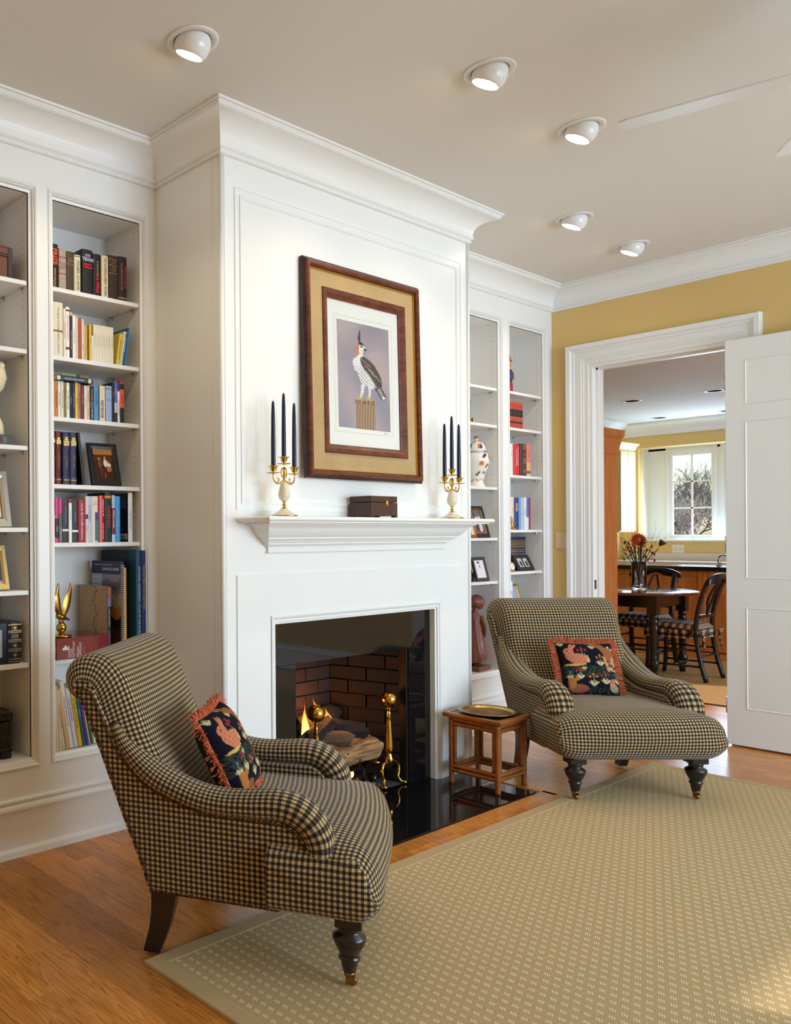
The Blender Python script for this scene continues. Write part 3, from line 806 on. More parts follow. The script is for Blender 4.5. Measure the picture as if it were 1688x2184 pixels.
    for x in xs:
        ax = abs(x)
        e = max(0.0, (ax - 0.30) / 0.1051); s = sqrt(max(0.0, 1 - e * e))
        yf = 0.098 - 0.035 * (ax / 0.4) ** 2; zt = 0.432 + 0.014 * (1 - (ax / 0.4) ** 2) - 0.028 * (ax / 0.4) ** 4
        yb = -0.56 if ax < 0.28 else (-0.56 + 0.325 * min(1, (ax - 0.28) / 0.03))
        raw = [(yb, 0.205), (-0.10, 0.205), (0.018, 0.203), (0.058, 0.222), (0.086, 0.265), (yf + 0.004, 0.325), (yf - 0.012, 0.378), (yf - 0.05, 0.413), (yf - 0.12, zt - 0.004), (-0.14, zt), (-0.25, zt + 0.002), (min(-0.30, yb + 0.03) if ax < 0.28 else yb + 0.012, zt), (yb, zt - 0.01)]
        pts = smoothpath([(0, max(a, yb), b) for a, b in raw], 3)
        cy, cz = (-0.05 if ax > 0.28 else -0.2), 0.315
        ws = 0.0 + 1.0 * s
        row, ur = [], []
        sl = arc(pts)
        for k, p in enumerate(pts):
            wy = 0.80 + 0.20 * ws if p.y > cy else 1.0
            wz = 0.45 + 0.55 * ws
            row.append(Vector((x, cy + (p.y - cy) * wy, cz + (p.z - cz) * wz)))
            ur.append(sl[k] - sl[6])
        P.append(row); UV.append(ur)
    mb = MB().grid(P, arc_uv(P, UV), flip=True)
    # the flanks of the seat carry the check straight
    nj = len(P[0])
    for fi, f in enumerate(mb.f):
        c = [Vector(mb.v[i]) for i in f]
        n = (c[1] - c[0]).cross(c[2] - c[0]); 
        if n.length > 0 and abs(n.normalized().x) > 0.6: mb.uv[fi] = [(v.y + 0.0045, v.z) for v in c]
    for side in (0, len(P) - 1):
        base = side * nj; idx = [base + k for k in range(nj)]
        mb.face(idx if side == 0 else idx[::-1], uv=[(mb.v[i][1] + 0.0045, mb.v[i][2]) for i in (idx if side == 0 else idx[::-1])], smooth=True)
    mb.build('seat', GING, t)
    MB().box(-0.31, 0.31, -0.58, 0.0, 0.196, 0.206).build('dust_cover', DARK, t)
    # nailheads along the seams of each side: hundreds of pinheads
    mb = MB()
    def nails(pts, s, x):
        pts = smoothpath([(0, a, b) for a, b in pts], 8); sl = arc(pts); L = sl[-1]; n = int(L / 0.0118); k = 0
        for q in range(n + 1):
            dist = L * q / n
            while k < len(sl) - 2 and sl[k + 1] < dist: k += 1
            f = (dist - sl[k]) / max(1e-6, sl[k + 1] - sl[k]); p = pts[k].lerp(pts[k + 1], f)
            b = len(mb.v)
            for (rr, h) in ((0.0054, 0.0), (0.0043, 0.0026), (0.0018, 0.0040)):
                for i in range(7):
                    a = 2 * pi * i / 7; mb.v.append((s * (flank(p.y, p.z) + h), p.y + rr * cos(a), p.z + rr * sin(a)))
            for j in (0, 1):
                for i in range(7): mb.face([b + j * 7 + i, b + j * 7 + (i + 1) % 7, b + (j + 1) * 7 + (i + 1) % 7, b + (j + 1) * 7 + i], smooth=True)
            mb.face([b + 14 + i for i in range(7)], smooth=True)
    for s in (-1, 1):
        nails([(a + 0.010, b + 0.004) for a, b in BACK_OUT] + [(-0.833, 0.806)], s, 0.334)
        nails([(-0.836, 0.806), (-0.815, 0.826), (-0.790, 0.815)] + [(a - 0.006, b - 0.006) for a, b in ARM_SEAM[1:-1]] + [(-0.210, 0.214)], s, 0.334)
        nails([(-0.602, 0.2055), (-0.41, 0.2065), (-0.215, 0.2075)], s, 0.334)
    o = mb.build('nailhead_trim', NAIL, t); o['kind'] = 'stuff'
    # legs
    for s in (-1, 1):
        lg = MB().cbox(-0.040, 0.040, -0.038, 0.038, 0.178, 0.206, c=0.003)
        lg.lathe([(0.030, 0.180), (0.034, 0.172), (0.030, 0.166), (0.032, 0.158), (0.047, 0.148), (0.0485, 0.136), (0.043, 0.130), (0.044, 0.124), (0.040, 0.118), (0.034, 0.104), (0.027, 0.092), (0.026, 0.089), (0.031, 0.085), (0.031, 0.079), (0.025, 0.075), (0.0245, 0.070), (0.019, 0.042), (0.0, 0.041)], 28, cap=False)
        o = lg.build('front_leg', BLACKW, t); o.location = (0.295 * s, -0.012, 0)
        c = MB().lathe([(0.0, 0.041), (0.0165, 0.0415), (0.0155, 0.030), (0.0, 0.029)], 16, cap=False); c.cbox(-0.009, -0.0065, -0.010, 0.016, 0.006, 0.031, c=0.001).cbox(0.0065, 0.009, -0.010, 0.016, 0.006, 0.031, c=0.001)
        w = MB().lathe([(0.004, -0.0055), (0.0115, -0.0055), (0.013, -0.003), (0.013, 0.003), (0.0115, 0.0055), (0.004, 0.0055)], 18)
        w.xform(Matrix.Translation((0, 0.008, 0.0135)) @ Matrix.Rotation(pi / 2, 4, 'Y'))
        co = c.build('caster', ABRASS, o); w.build('wheel', ABRASS, o)
        # sabre rear leg
        pts = smoothpath([(0, -0.572, 0.205), (0, -0.575, 0.15), (0, -0.588, 0.08), (0, -0.614, 0.0)], 4); hw = [0.028, 0.022]; lg = MB(); b = 0; m = len(pts)
        for k, p in enumerate(pts):
            f = k / (m - 1); dy = 0.042 - 0.016 * f; dx = 0.024 - 0.004 * f
            for (sx_, sy_) in ((-1, -1), (1, -1), (1, 1), (-1, 1)): lg.v.append((sx_ * dx, p.y + sy_ * dy, p.z))
        for k in range(m - 1):
            for i in range(4): lg.face([k * 4 + i, k * 4 + (i + 1) % 4, (k + 1) * 4 + (i + 1) % 4, (k + 1) * 4 + i])
        lg.face([0, 1, 2, 3]); lg.face([(m - 1) * 4 + i for i in range(4)])
        o = lg.build('rear_leg', BLACKW, t); o.location = (0.285 * s, 0, 0)
    return t
CH1, D1 = (2.195, 1.698, 0.011), Vector((0.560, -0.8285, 0))
CH2, D2 = (4.43, 1.772, 0.011), Vector((-0.600, -0.800, 0))
G = 'pair of gingham armchairs by the fireplace'
upholstered_chair('navy and tan gingham armchair in the foreground, seen from its side', CH1, D1, G)
upholstered_chair('navy and tan gingham armchair facing out beside the bamboo stool', CH2, D2, G)

# ------------------------------------------------------------------ tapestry cushions
NAVY, GREEN, PINK, TAN, CREAM, ORNG = (24, 23, 34), (48, 60, 46), (196, 122, 88), (150, 92, 58), (214, 196, 150), (206, 92, 58)
def tapestry(u, v):
    """u right, v up in 0..1 on the cushion front"""
    n = sin(u * 61 + sin(v * 37) * 3) * sin(v * 53 + u * 21)
    if 0.30 < v < 0.52 and n > -0.2: base = GREEN
    elif v < 0.12 and n > 0: base = GREEN
    else: base = NAVY
    c = base
    def leaf(cx, cy, a, ln, w, col=CREAM):
        return inell(u, v, cx + cos(a) * ln / 2, cy + sin(a) * ln / 2, ln / 2, w, a)
    # sprigs
    for (cx, cy, sc, fl) in ((0.37, 0.62, 1.0, (168, 40, 58)), (0.86, 0.64, 1.0, CREAM), (0.66, 0.52, 0.8, (190, 120, 50)), (0.49, 0.14, 0.9, ORNG), (0.27, 0.27, 0.8, (168, 40, 58)), (0.70, 0.18, 0.9, (150, 40, 60)), (0.93, 0.20, 0.8, (60, 90, 160)), (0.20, 0.60, 0.5, (60, 80, 150)), (0.10, 0.28, 0.6, (50, 60, 130)), (0.06, 0.90, 0.6, CREAM), (0.57, 0.85, 0.7, CREAM), (0.36, 0.44, 0.5, CREAM), (0.84, 0.44, 0.6, CREAM)):
        for k, a in enumerate((2.4, 1.95, 1.2, 0.75)):
            if leaf(cx, cy, a, 0.13 * sc, 0.017 * sc): c = CREAM if k % 2 else (160, 160, 110)
        if seg(u, v, cx, cy, cx + 0.01, cy + 0.22 * sc, 0.006): c = (150, 150, 100)
        for (ax, ay) in ((0.01, 0.24), (-0.06, 0.19), (0.07, 0.20)):
            if inell(u, v, cx + ax * sc, cy + ay * sc, 0.026 * sc, 0.024 * sc): c = fl
    # rabbit
    if inell(u, v, 0.29, 0.64, 0.175, 0.105, -0.08) or inell(u, v, 0.15, 0.78, 0.085, 0.068, 0.1) or inell(u, v, 0.20, 0.88, 0.025, 0.085, -0.5) or inell(u, v, 0.25, 0.88, 0.025, 0.085, -0.75) or inell(u, v, 0.13, 0.70, 0.05, 0.08):
        c = PINK if sin(u * 70) * sin(v * 66) < 0.35 else (176, 96, 84)
        if inell(u, v, 0.13, 0.80, 0.012, 0.012): c = (60, 40, 30)
    if inell(u, v, 0.20, 0.53, 0.16, 0.022): c = (206, 160, 90)
    if inell(u, v, 0.46, 0.62, 0.025, 0.05): c = (214, 170, 100)
    # hound
    if inell(u, v, 0.86, 0.72, 0.11, 0.17, 0.5) or inell(u, v, 0.66, 0.92, 0.10, 0.05, -0.25) or seg(u, v, 0.72, 0.9, 0.82, 0.72, 0.06): c = TAN
    if inell(u, v, 0.93, 0.60, 0.06, 0.10) or seg(u, v, 0.75, 0.66, 0.79, 0.44, 0.028) or seg(u, v, 0.86, 0.44, 0.97, 0.44, 0.022): c = (206, 132, 96)
    # dog and bird below
    if inell(u, v, 0.24, 0.10, 0.17, 0.075, -0.1): c = (142, 84, 58)
    if inell(u, v, 0.13, 0.20, 0.065, 0.10, 0.2) or seg(u, v, 0.10, 0.26, 0.22, 0.27, 0.035): c = (176, 112, 60)
    if inell(u, v, 0.17, 0.29, 0.011, 0.011): c = (30, 24, 20)
    if inell(u, v, 0.82, 0.20, 0.045, 0.09, -0.4): c = (196, 110, 82)
    if inell(u, v, 0.85, 0.12, 0.09, 0.075, -0.5): c = CREAM if sin(u * 190) * sin(v * 170) > 0 else (60, 44, 38)
    if abs(v - 0.50) < 0.004 or abs(u - 0.53) < 0.0: c = base
    return c
FRINGE = mat('terracotta_fringe', srgb(200, 108, 74), 0.95, spec=0.1, var=0.35, vscale=60)
CBACK = mat('cushion_backing', srgb(44, 40, 44), 0.95)
def cushion(label, M, group):
    t = thing('throw_cushion', label, 'cushion', (0, 0, 0), 0, group); t.matrix_world = M
    S = 0.150; N = 96
    def puff(u, v): return 0.062 * max(0.0, (1 - (2 * u - 1) ** 4) * (1 - (2 * v - 1) ** 4)) ** 0.55
    def shape(u, v, sgn):
        # pinched sides, ears at corners
        x = (2 * u - 1) * S; z = (2 * v - 1) * S
        k = 1 - 0.07 * (1 - (2 * v - 1) ** 2) * (abs(2 * u - 1)); l = 1 - 0.07 * (1 - (2 * u - 1) ** 2) * abs(2 * v - 1)
        return Vector((x * k, sgn * puff(u, v), z * l))
    mb = MB().grid([[shape(i / N, j / N, 1) for j in range(N + 1)] for i in range(N + 1)])
    painted(mb, 'tapestry_front', 0.95, lambda i, co: tapestry(1 - (i // (N + 1)) / N, (i % (N + 1)) / N), t, 0.1)
    M2 = 24
    MB().grid([[shape(i / M2, j / M2, -1) for j in range(M2 + 1)] for i in range(M2 + 1)]).build('cushion_back', CBACK, t)
    # brush fringe all round
    fr = MB(); rnd = random.Random(3)
    for side in range(4):
        for k in range(170):
            f = (k + rnd.random()) / 170
            u, v = {0: (f, 0), 1: (1, f), 2: (f, 1), 3: (0, f)}[side]
            p = shape(u, v, 1); out = Vector({0: (0, 0, -1), 1: (1, 0, 0), 2: (0, 0, 1), 3: (-1, 0, 0)}[side])
            edge = 2 * f - 1; along = Vector({0: (1, 0, 0), 1: (0, 0, 1), 2: (1, 0, 0), 3: (0, 0, 1)}[side])
            dirv = (out + along * (0.75 * edge ** 5 + rnd.uniform(-0.25, 0.25)) + Vector((0, rnd.uniform(-0.45, 0.45), 0))).normalized()
            ln = 0.036 + 0.008 * rnd.random(); w = 0.0021
            a = p - out * 0.006; bnd = a + dirv * ln * 0.5 + Vector((0, rnd.uniform(-0.004, 0.004), 0)); e = a + dirv * ln + Vector((0, rnd.uniform(-0.01, 0.01), -0.004))
            wv = along * w; b = len(fr.v); th = Vector((0, w, 0))
            for q in (a, bnd, e): fr.v += [tuple(q - wv), tuple(q + th), tuple(q + wv), tuple(q - th)]
            for q in (0, 4):
                for i in range(4): fr.face([b + q + i, b + q + (i + 1) % 4, b + q + 4 + (i + 1) % 4, b + q + 4 + i])
            fr.face([b + 8, b + 9, b + 10, b + 11])
    o = fr.build('fringe', FRINGE, t, recalc=False); o['kind'] = 'stuff'
    cord = MB(); ring = []
    for side in range(4):
        for k in range(12):
            f = k / 12; u, v = {0: (f, 0), 1: (1, f), 2: (1 - f, 1), 3: (0, 1 - f)}[side]; ring.append(shape(u, v, 1) * 1.0)
    ring.append(ring[0]); cord.tube(ring, 0.0045, 6, cap=False); cord.build('edge_cord', FRINGE, t)
    return t
def chair_matrix(loc, d, p, tilt, spin=0.0, yaw=0.0):
    """p: (right, forward, up) in the chair frame; cushion front (+Y) faces forward and leans back by tilt"""
    phi = atan2(-d[0], d[1])
    return Matrix.Translation(Vector(loc)) @ Matrix.Rotation(phi, 4, 'Z') @ Matrix.Translation(p) @ Matrix.Rotation(yaw, 4, 'Z') @ Matrix.Rotation(tilt, 4, 'X') @ Matrix.Rotation(spin, 4, 'Y')
G2 = 'fringed tapestry cushions'
cushion('rabbit tapestry cushion with terracotta fringe, seen side-on in the foreground armchair', chair_matrix(CH1, D1, (0.05, -0.420, 0.585), radians(27), 0.03, -0.03), G2)
cushion('rabbit tapestry cushion with terracotta fringe, facing front in the armchair near the doorway', chair_matrix(CH2, D2, (0.02, -0.40, 0.575), radians(24), -0.02, -0.06), G2)

# ------------------------------------------------------------------ area rug
def rug_mat():
    m = mat('rug_weave', srgb(206, 184, 142), 0.95, spec=0.1); g = NG(m)
    geo = g.n('ShaderNodeNewGeometry'); sp = g.n('ShaderNodeSeparateXYZ'); g.l(geo.outputs['Position'], sp.inputs[0])
    x, y = sp.outputs[0], sp.outputs[1]
    xi = g.math('DIVIDE', x, 0.0394); ci = g.math('FLOOR', xi)
    dx = g.math('MULTIPLY', g.math('SUBTRACT', g.math('FRACT', xi), 0.5), 0.0394)
    yi = g.math('ADD', g.math('DIVIDE', y, 0.0304), g.math('MULTIPLY', g.math('MODULO', ci, 2.0), 0.5))
    dy = g.math('MULTIPLY', g.math('SUBTRACT', g.math('FRACT', yi), 0.5), 0.0304)
    al = g.math('ADD', g.math('MULTIPLY', dx, 0.91), g.math('MULTIPLY', dy, 0.41)); pe = g.math('SUBTRACT', g.math('MULTIPLY', dy, 0.91), g.math('MULTIPLY', dx, 0.41))
    al2 = g.math('SUBTRACT', al, g.math('MULTIPLY', pe, 0.35))
    box = g.math('MULTIPLY', g.math('LESS_THAN', g.math('ABSOLUTE', al2), 0.0075), g.math('LESS_THAN', g.math('ABSOLUTE', pe), 0.0086))
    st = g.math('LESS_THAN', g.math('FRACT', g.math('ADD', g.math('DIVIDE', pe, 0.0057), 0.25)), 0.5)
    motif = g.math('MULTIPLY', box, st)
    rib = g.math('LESS_THAN', g.math('FRACT', g.math('MULTIPLY', x, 225.0)), 0.42)
    base = g.mix(rib, srgb(216, 190, 140), srgb(150, 120, 82))
    col = g.mix(motif, base, srgb(236, 224, 198))
    n = g.n('ShaderNodeTexNoise'); n.inputs['Scale'].default_value = 300; g.l(geo.outputs['Position'], n.inputs['Vector'])
    col = g.mix(0.35, col, g.ramp(n.outputs[0], [(0.3, (0.7, 0.66, 0.6, 1)), (0.7, (1.1, 1.1, 1.1, 1))]), 'MULTIPLY')
    g.l(col, g.b.inputs['Base Color'])
    bp = g.n('ShaderNodeBump'); bp.inputs['Strength'].default_value = 0.3; bp.inputs['Distance'].default_value = 0.002
    g.l(g.math('ADD', rib, motif), bp.inputs['Height']); g.l(bp.outputs[0], g.b.inputs['Normal'])
    return m
RX0, RX1, RYT, RYB = 1.551, 5.227, 2.012, -1.6
rug = thing('area_rug', 'large beige woven area rug with plain tan border under the armchairs', 'rug', (3.4, 0.2, 0))
MB().box(RX0 + 0.055 - 3.4, RX1 - 0.055 - 3.4, RYB + 0.055 - 0.2, RYT - 0.055 - 0.2, 0.001, 0.0095).build('woven_field', rug_mat(), rug)
RB = mat('rug_binding', srgb(190, 164, 122), 0.9, spec=0.15, bump=0.2, bscale=400)
MB().sweep([(RX0 - 3.4, RYB - 0.2), (RX0 - 3.4, RYT - 0.2), (RX1 - 3.4, RYT - 0.2), (RX1 - 3.4, RYB - 0.2)], [(0.0, 0.0005), (0.0, 0.008), (0.003, 0.011), (0.052, 0.011), (0.0555, 0.0095), (0.0555, 0.001)], closed=True).build('border_binding', RB, rug)
# ------------------------------------------------------------------ fire: andirons, grate, logs, flames
def andiron(label, loc):
    t = thing('brass_andiron', label, 'andiron', loc, 0, 'pair of ball-topped brass andirons')
    prof = [(0.0, 0.118), (0.022, 0.118), (0.026, 0.124), (0.024, 0.134), (0.026, 0.140), (0.018, 0.150), (0.019, 0.158), (0.012, 0.166), (0.014, 0.172), (0.022, 0.176), (0.024, 0.186), (0.022, 0.205), (0.013, 0.335), (0.010, 0.352), (0.014, 0.358), (0.010, 0.364), (0.013, 0.372), (0.009, 0.380), (0.009, 0.398), (0.012, 0.404), (0.008, 0.410)]
    MB().lathe(prof, 24, cap=False).build('shaft', BRASS, t)
    MB().ellipsoid((0, 0, 0.448), (0.043, 0.043, 0.044), 28, 18).build('ball_finial', BRASS, t)
    for s in (-1, 1):
        pts = smoothpath([(0.012 * s, 0, 0.118), (0.045 * s, -0.004, 0.120), (0.068 * s, -0.008, 0.100), (0.070 * s, -0.010, 0.068), (0.060 * s, -0.012, 0.040), (0.066 * s, -0.020, 0.020), (0.078 * s, -0.030, 0.010)], 5)
        MB().tube(pts, [0.010 - 0.0045 * (k / (len(pts) - 1)) for k in range(len(pts))], 10).build('leg', BRASS, t)
        MB().ellipsoid((0.084 * s, -0.034, 0.0105), (0.014, 0.014, 0.0105), 14, 8).build('foot', BRASS, t)
    MB().prism([(-0.03, 0.122), (0.03, 0.122), (0.026, 0.105), (0.0, 0.078), (-0.026, 0.105)], 'y', -0.006, 0.006).build('apron', BRASS, t)
    MB().cbox(-0.008, 0.008, 0.0, 0.26, 0.088, 0.104, c=0.002).cbox(-0.008, 0.008, 0.244, 0.26, 0.0, 0.09, c=0.002).build('log_bar', IRON, t)
    MB().lathe([(0.030, 0.118), (0.030, 0.124), (0.005, 0.126), (0.005, 0.166), (0.009, 0.170), (0.009, 0.176), (0.0, 0.182)], 16, (-0.045, 0.05, 0), cap=False).build('rear_post', BRASS, t)
    return t
andiron('brass ball-topped andiron at the right side of the fire', (3.681, 2.657, 0.007))
andiron('brass ball-topped andiron half hidden behind the foreground armchair arm', (3.109, 2.657, 0.007))
grate = thing('log_grate', 'black iron fire grate cradling the logs', 'fire grate', (3.33, 2.80, 0.008))
for k in range(6):
    x = -0.25 + 0.10 * k
    MB().tube([(x, -0.115, 0.205), (x, -0.105, 0.13), (x, -0.08, 0.10), (x, 0.10, 0.10), (x, 0.12, 0.12)], 0.009, 8).build('grate_bar', IRON, grate)
for (x, y) in ((-0.25, -0.06), (0.25, -0.06), (-0.25, 0.08), (0.25, 0.08)): MB().tube([(x, y, 0.10), (x, y, 0.0)], 0.009, 8).build('grate_leg', IRON, grate)
for y in (-0.06, 0.08): MB().tube([(-0.27, y, 0.092), (0.27, y, 0.092)], 0.008, 8).build('grate_rail', IRON, grate)
BARK = mat('log_bark', srgb(96, 72, 52), 0.95, var=0.6, vscale=22, bump=0.8, bscale=40)
SPLIT = wood_mat('log_split_wood', srgb(92, 62, 40), srgb(186, 142, 96), (4, 34, 34), 0.9)
CHAR = mat('log_charred', srgb(34, 28, 26), 0.95, var=0.7, vscale=18, bump=0.9, bscale=35)
def log(label, c, ax, L, R, m, mend, seed):
    rnd = random.Random(seed)
    t = thing('fire_log', label, 'log', c, 0, 'logs burning in the fireplace')
    n, k = 44, 16; mb = MB(); P = []
    ph = [rnd.uniform(0, 6.28) for _ in range(5)]
    for j in range(k + 1):
        f = j / k - 0.5; row = []
        for i in range(n + 1):
            a = 2 * pi * (i % n) / n
            rr = R * (1 + 0.10 * sin(2 * a + ph[0]) + 0.07 * sin(3 * a + ph[1] + f * 3) + 0.06 * sin(7 * a + ph[2] + 4 * f) + 0.08 * abs(sin(6.5 * a + ph[3] + 1.5 * f)) + 0.04 * sin(9 * f + ph[4])) * (1 if 0 < j < k else 0.9)
            row.append(Vector((f * L + 0.012 * sin(3 * a + ph[1]) * (1 if j in (0, k) else 0), rr * cos(a), rr * sin(a))))
        P.append(row)
    q = Vector((1, 0, 0)).rotation_difference(Vector(ax).normalized()).to_matrix().to_4x4()
    mb.grid(P); mb.xform(q); mb.build('bark', m, t)
    for e in (0, k):
        en = MB(); en.v = [tuple(p) for p in P[e][:n]]; cc = sum((Vector(v) for v in en.v), Vector()) / n
        en.v.append(tuple(cc + Vector((0.006 if e else -0.006, 0, 0))))
        for i in range(n): en.face([i, (i + 1) % n, n])
        en.xform(q); en.build('cut_end', mend, t)
    return t
log('thick pale split log lying along the front of the grate', (3.405, 2.745, 0.190), (1, -0.06, 0.06), 0.48, 0.062, SPLIT, SPLIT, 1)
log('long dark log at the back of the grate', (3.30, 2.86, 0.19), (1, 0.05, -0.02), 0.52, 0.065, CHAR, BARK, 2)
log('charred log crossing the top of the fire', (3.29, 2.80, 0.315), (1, 0.25, 0.20), 0.26, 0.038, CHAR, BARK, 3)
log('stub of brown log resting on the front log', (3.375, 2.755, 0.280), (0.9, -0.5, -0.12), 0.16, 0.038, BARK, SPLIT, 4)
log('upper right log with a pale cut end', (3.515, 2.80, 0.290), (0.9, -0.45, -0.12), 0.20, 0.046, CHAR, SPLIT, 5)
log('blackened log leaning behind the flames', (3.45, 2.94, 0.33), (1, 0.1, 0.10), 0.34, 0.045, CHAR, CHAR, 6)
log('reddish charred log at the left of the fire', (3.13, 2.80, 0.235), (0.9, 0.4, 0.05), 0.24, 0.042, BARK, CHAR, 7)
# ember bed and wood chips below
rnd = random.Random(11); mb = MB()
for i in range(260):
    x = rnd.uniform(-0.24, 0.24); y = rnd.uniform(-0.10, 0.14); r = rnd.uniform(0.006, 0.016)
    s0 = len(mb.v); mb.cbox(-r, r, -r * 0.6, r * 0.6, -r * 0.5, r * 0.5, c=r * 0.3)
    mb.xform(Matrix.Translation((x, y, 0.010 + rnd.random() * 0.030 * (1 - abs(x) / 0.3))) @ Euler((rnd.random() * 3, rnd.random() * 3, rnd.random() * 3)).to_matrix().to_4x4(), s0)
o = mb.build('ember_bed', mat('wood_ash_chips', srgb(120, 100, 78), 0.95, var=0.5, vscale=30)); o.location = (3.38, 2.76, 0.0)
tag(o, 'heap of ash and wood chips under the fire grate', 'ashes', kind='stuff')
GLOWC = mat('glowing_coal', (1, 0.25, 0.03, 1), 0.8, emit=(1, 0.30, 0.04, 1), estr=9)
gm = MB()
for i in range(26):
    x = rnd.uniform(-0.2, 0.2); y = rnd.uniform(-0.05, 0.06); r = rnd.uniform(0.008, 0.016)
    s0 = len(gm.v); gm.ellipsoid((0, 0, 0), (r, r * 0.8, r * 0.6), 8, 5); gm.xform(Matrix.Translation((x, y, rnd.choice((0.06, 0.125, 0.255)) + rnd.uniform(-0.01, 0.015))), s0)
o = gm.build('glowing_coals', GLOWC); o.location = (3.32, 2.795, 0)
tag(o, 'orange glowing coals between the logs', 'embers', kind='stuff')
def flame_mat():
    m = mat('flame', (1, 0.4, 0.05, 1), 1.0); g = NG(m); nt = g.nt
    out = [n for n in nt.nodes if n.type == 'OUTPUT_MATERIAL'][0]; nt.nodes.remove(g.b)
    tc = g.n('ShaderNodeTexCoord'); sp = g.n('ShaderNodeSeparateXYZ'); g.l(tc.outputs['Generated'], sp.inputs[0])
    em = g.n('ShaderNodeEmission'); tr = g.n('ShaderNodeBsdfTransparent'); mx = g.n('ShaderNodeMixShader')
    g.l(g.ramp(sp.outputs[2], [(0.0, (1, 0.62, 0.16, 1)), (0.45, (1, 0.34, 0.05, 1)), (1.0, (0.9, 0.12, 0.01, 1))]), em.inputs[0])
    st = g.n('ShaderNodeMapRange'); st.inputs['To Min'].default_value = 9.0; st.inputs['To Max'].default_value = 1.6; g.l(sp.outputs[2], st.inputs[0]); g.l(st.outputs[0], em.inputs[1])
    lw = g.n('ShaderNodeLayerWeight'); lw.inputs[0].default_value = 0.35
    mp = g.n('ShaderNodeMapping'); mp.inputs['Scale'].default_value = (5, 5, 1.6); g.l(tc.outputs['Generated'], mp.inputs[0])
    nz = g.n('ShaderNodeTexNoise'); nz.inputs['Scale'].default_value = 2.0; g.l(mp.outputs[0], nz.inputs['Vector'])
    dens = g.math('MULTIPLY', g.math('SUBTRACT', 1.0, lw.outputs['Facing']), g.math('MULTIPLY', nz.outputs[0], 2.7))
    f = g.math('MULTIPLY', dens, g.math('SUBTRACT', 1.05, g.math('MULTIPLY', sp.outputs[2], 0.75)))
    g.l(f, mx.inputs[0]); g.l(tr.outputs[0], mx.inputs[1]); g.l(em.outputs[0], mx.inputs[2]); g.l(mx.outputs[0], out.inputs[0])
    return m
FLAME = flame_mat()
def flame(x, y, z, h, w, lean, seed, label):
    rnd = random.Random(seed); mb = MB(); P = []; K = 16; n = 14
    a1, a2 = rnd.uniform(0, 6), rnd.uniform(0, 6)
    for k in range(K + 1):
        f = k / K; r = w * (sin(pi * min(1, f * 0.75 + 0.25)) ** 0.9) * (1 - f ** 2.2) + 0.0006
        cx = lean * f * f + 0.018 * sin(5 * f + a1) * f; cy = 0.012 * sin(4 * f + a2) * f
        P.append([Vector((cx + r * cos(2 * pi * i / n), cy + 0.55 * r * sin(2 * pi * i / n), f * h)) for i in range(n + 1)])
    o = mb.grid(P).build('flame', FLAME); o.location = (x, y, z)
    return tag(o, label, 'flame', 'flames rising from the logs')
flame(3.415, 2.855, 0.26, 0.215, 0.045, -0.085, 1, 'tall orange flame in the middle of the fire')
flame(3.455, 2.86, 0.25, 0.165, 0.042, -0.02, 2, 'broad yellow flame right of the tall one')
flame(3.375, 2.85, 0.26, 0.17, 0.036, -0.03, 7, 'rounded flame behind the left andiron ball')
flame(3.235, 2.84, 0.27, 0.165, 0.026, 0.012, 3, 'narrow flame left of the left andiron ball')
flame(3.222, 2.80, 0.27, 0.215, 0.012, -0.04, 4, 'thin curling wisp of flame at far left')
flame(3.33, 2.775, 0.19, 0.11, 0.032, 0.02, 5, 'small flame licking between the logs')
flame(3.50, 2.765, 0.055, 0.05, 0.026, 0.0, 6, 'low flame under the grate')
fl = bpy.data.lights.new('fire_glow', 'POINT'); fl.energy = 6; fl.color = (1, 0.36, 0.08); fl.shadow_soft_size = 0.06
fo = bpy.data.objects.new('fire_glow', fl); COL.objects.link(fo); fo.location = (3.36, 2.86, 0.40)
k = thing('gas_valve', 'small black gas valve knob on the firebox floor', 'valve', (3.66, 2.76, 0.008))
MB().lathe([(0.02, 0.0), (0.022, 0.03), (0.018, 0.034)], 16).xform(Matrix.Translation((0, 0, 0.022)) @ Matrix.Rotation(pi / 2, 4, 'X')).build('knob', IRON, k)
MB().lathe([(0.006, 0.0), (0.011, 0.0), (0.011, 0.003), (0.006, 0.003)], 14, cap=False).xform(Matrix.Translation((0, -0.035, 0.022)) @ Matrix.Rotation(pi / 2, 4, 'X')).build('dial_ring', CHROME, k)

# ------------------------------------------------------------------ bamboo stool with brass tray
BAM = mat('burnt_bamboo', srgb(142, 84, 38), 0.3, spec=0.5, var=0.45, vscale=14, coat=0.3)
st = thing('bamboo_stool', 'small rectangular bamboo stool with a black top beside the hearth', 'stool', (4.105, 2.356, 0.007), 0)
SX, SY = 0.127, 0.127   # half spacing of the corner posts
def cane(a, b, r, parent, name):
    a, b = Vector(a), Vector(b); L = (b - a).length; n = max(2, int(L / 0.028)); pts = []; rad = []
    for k in range(n * 2 + 1):
        f = k / (n * 2); pts.append(a.lerp(b, f)); rad.append(r * (1.0 if (k % 9) else 1.10))
    return MB().tube(pts, rad, 10).build(name, BAM, parent)
ST_H = 0.375
for sx in (-1, 1):
    for sy in (-1, 1):
        cane((SX * sx, SY * sy, 0.0), (SX * sx, SY * sy, ST_H - 0.03), 0.0135, st, 'leg')
        cane((SX * sx - 0.021 * sx, SY * sy, 0.105), (SX * sx - 0.021 * sx, SY * sy, ST_H - 0.07), 0.0085, st, 'leg_cane')
        cane((SX * sx, SY * sy - 0.021 * sy, 0.105), (SX * sx, SY * sy - 0.021 * sy, ST_H - 0.07), 0.0085, st, 'leg_cane')
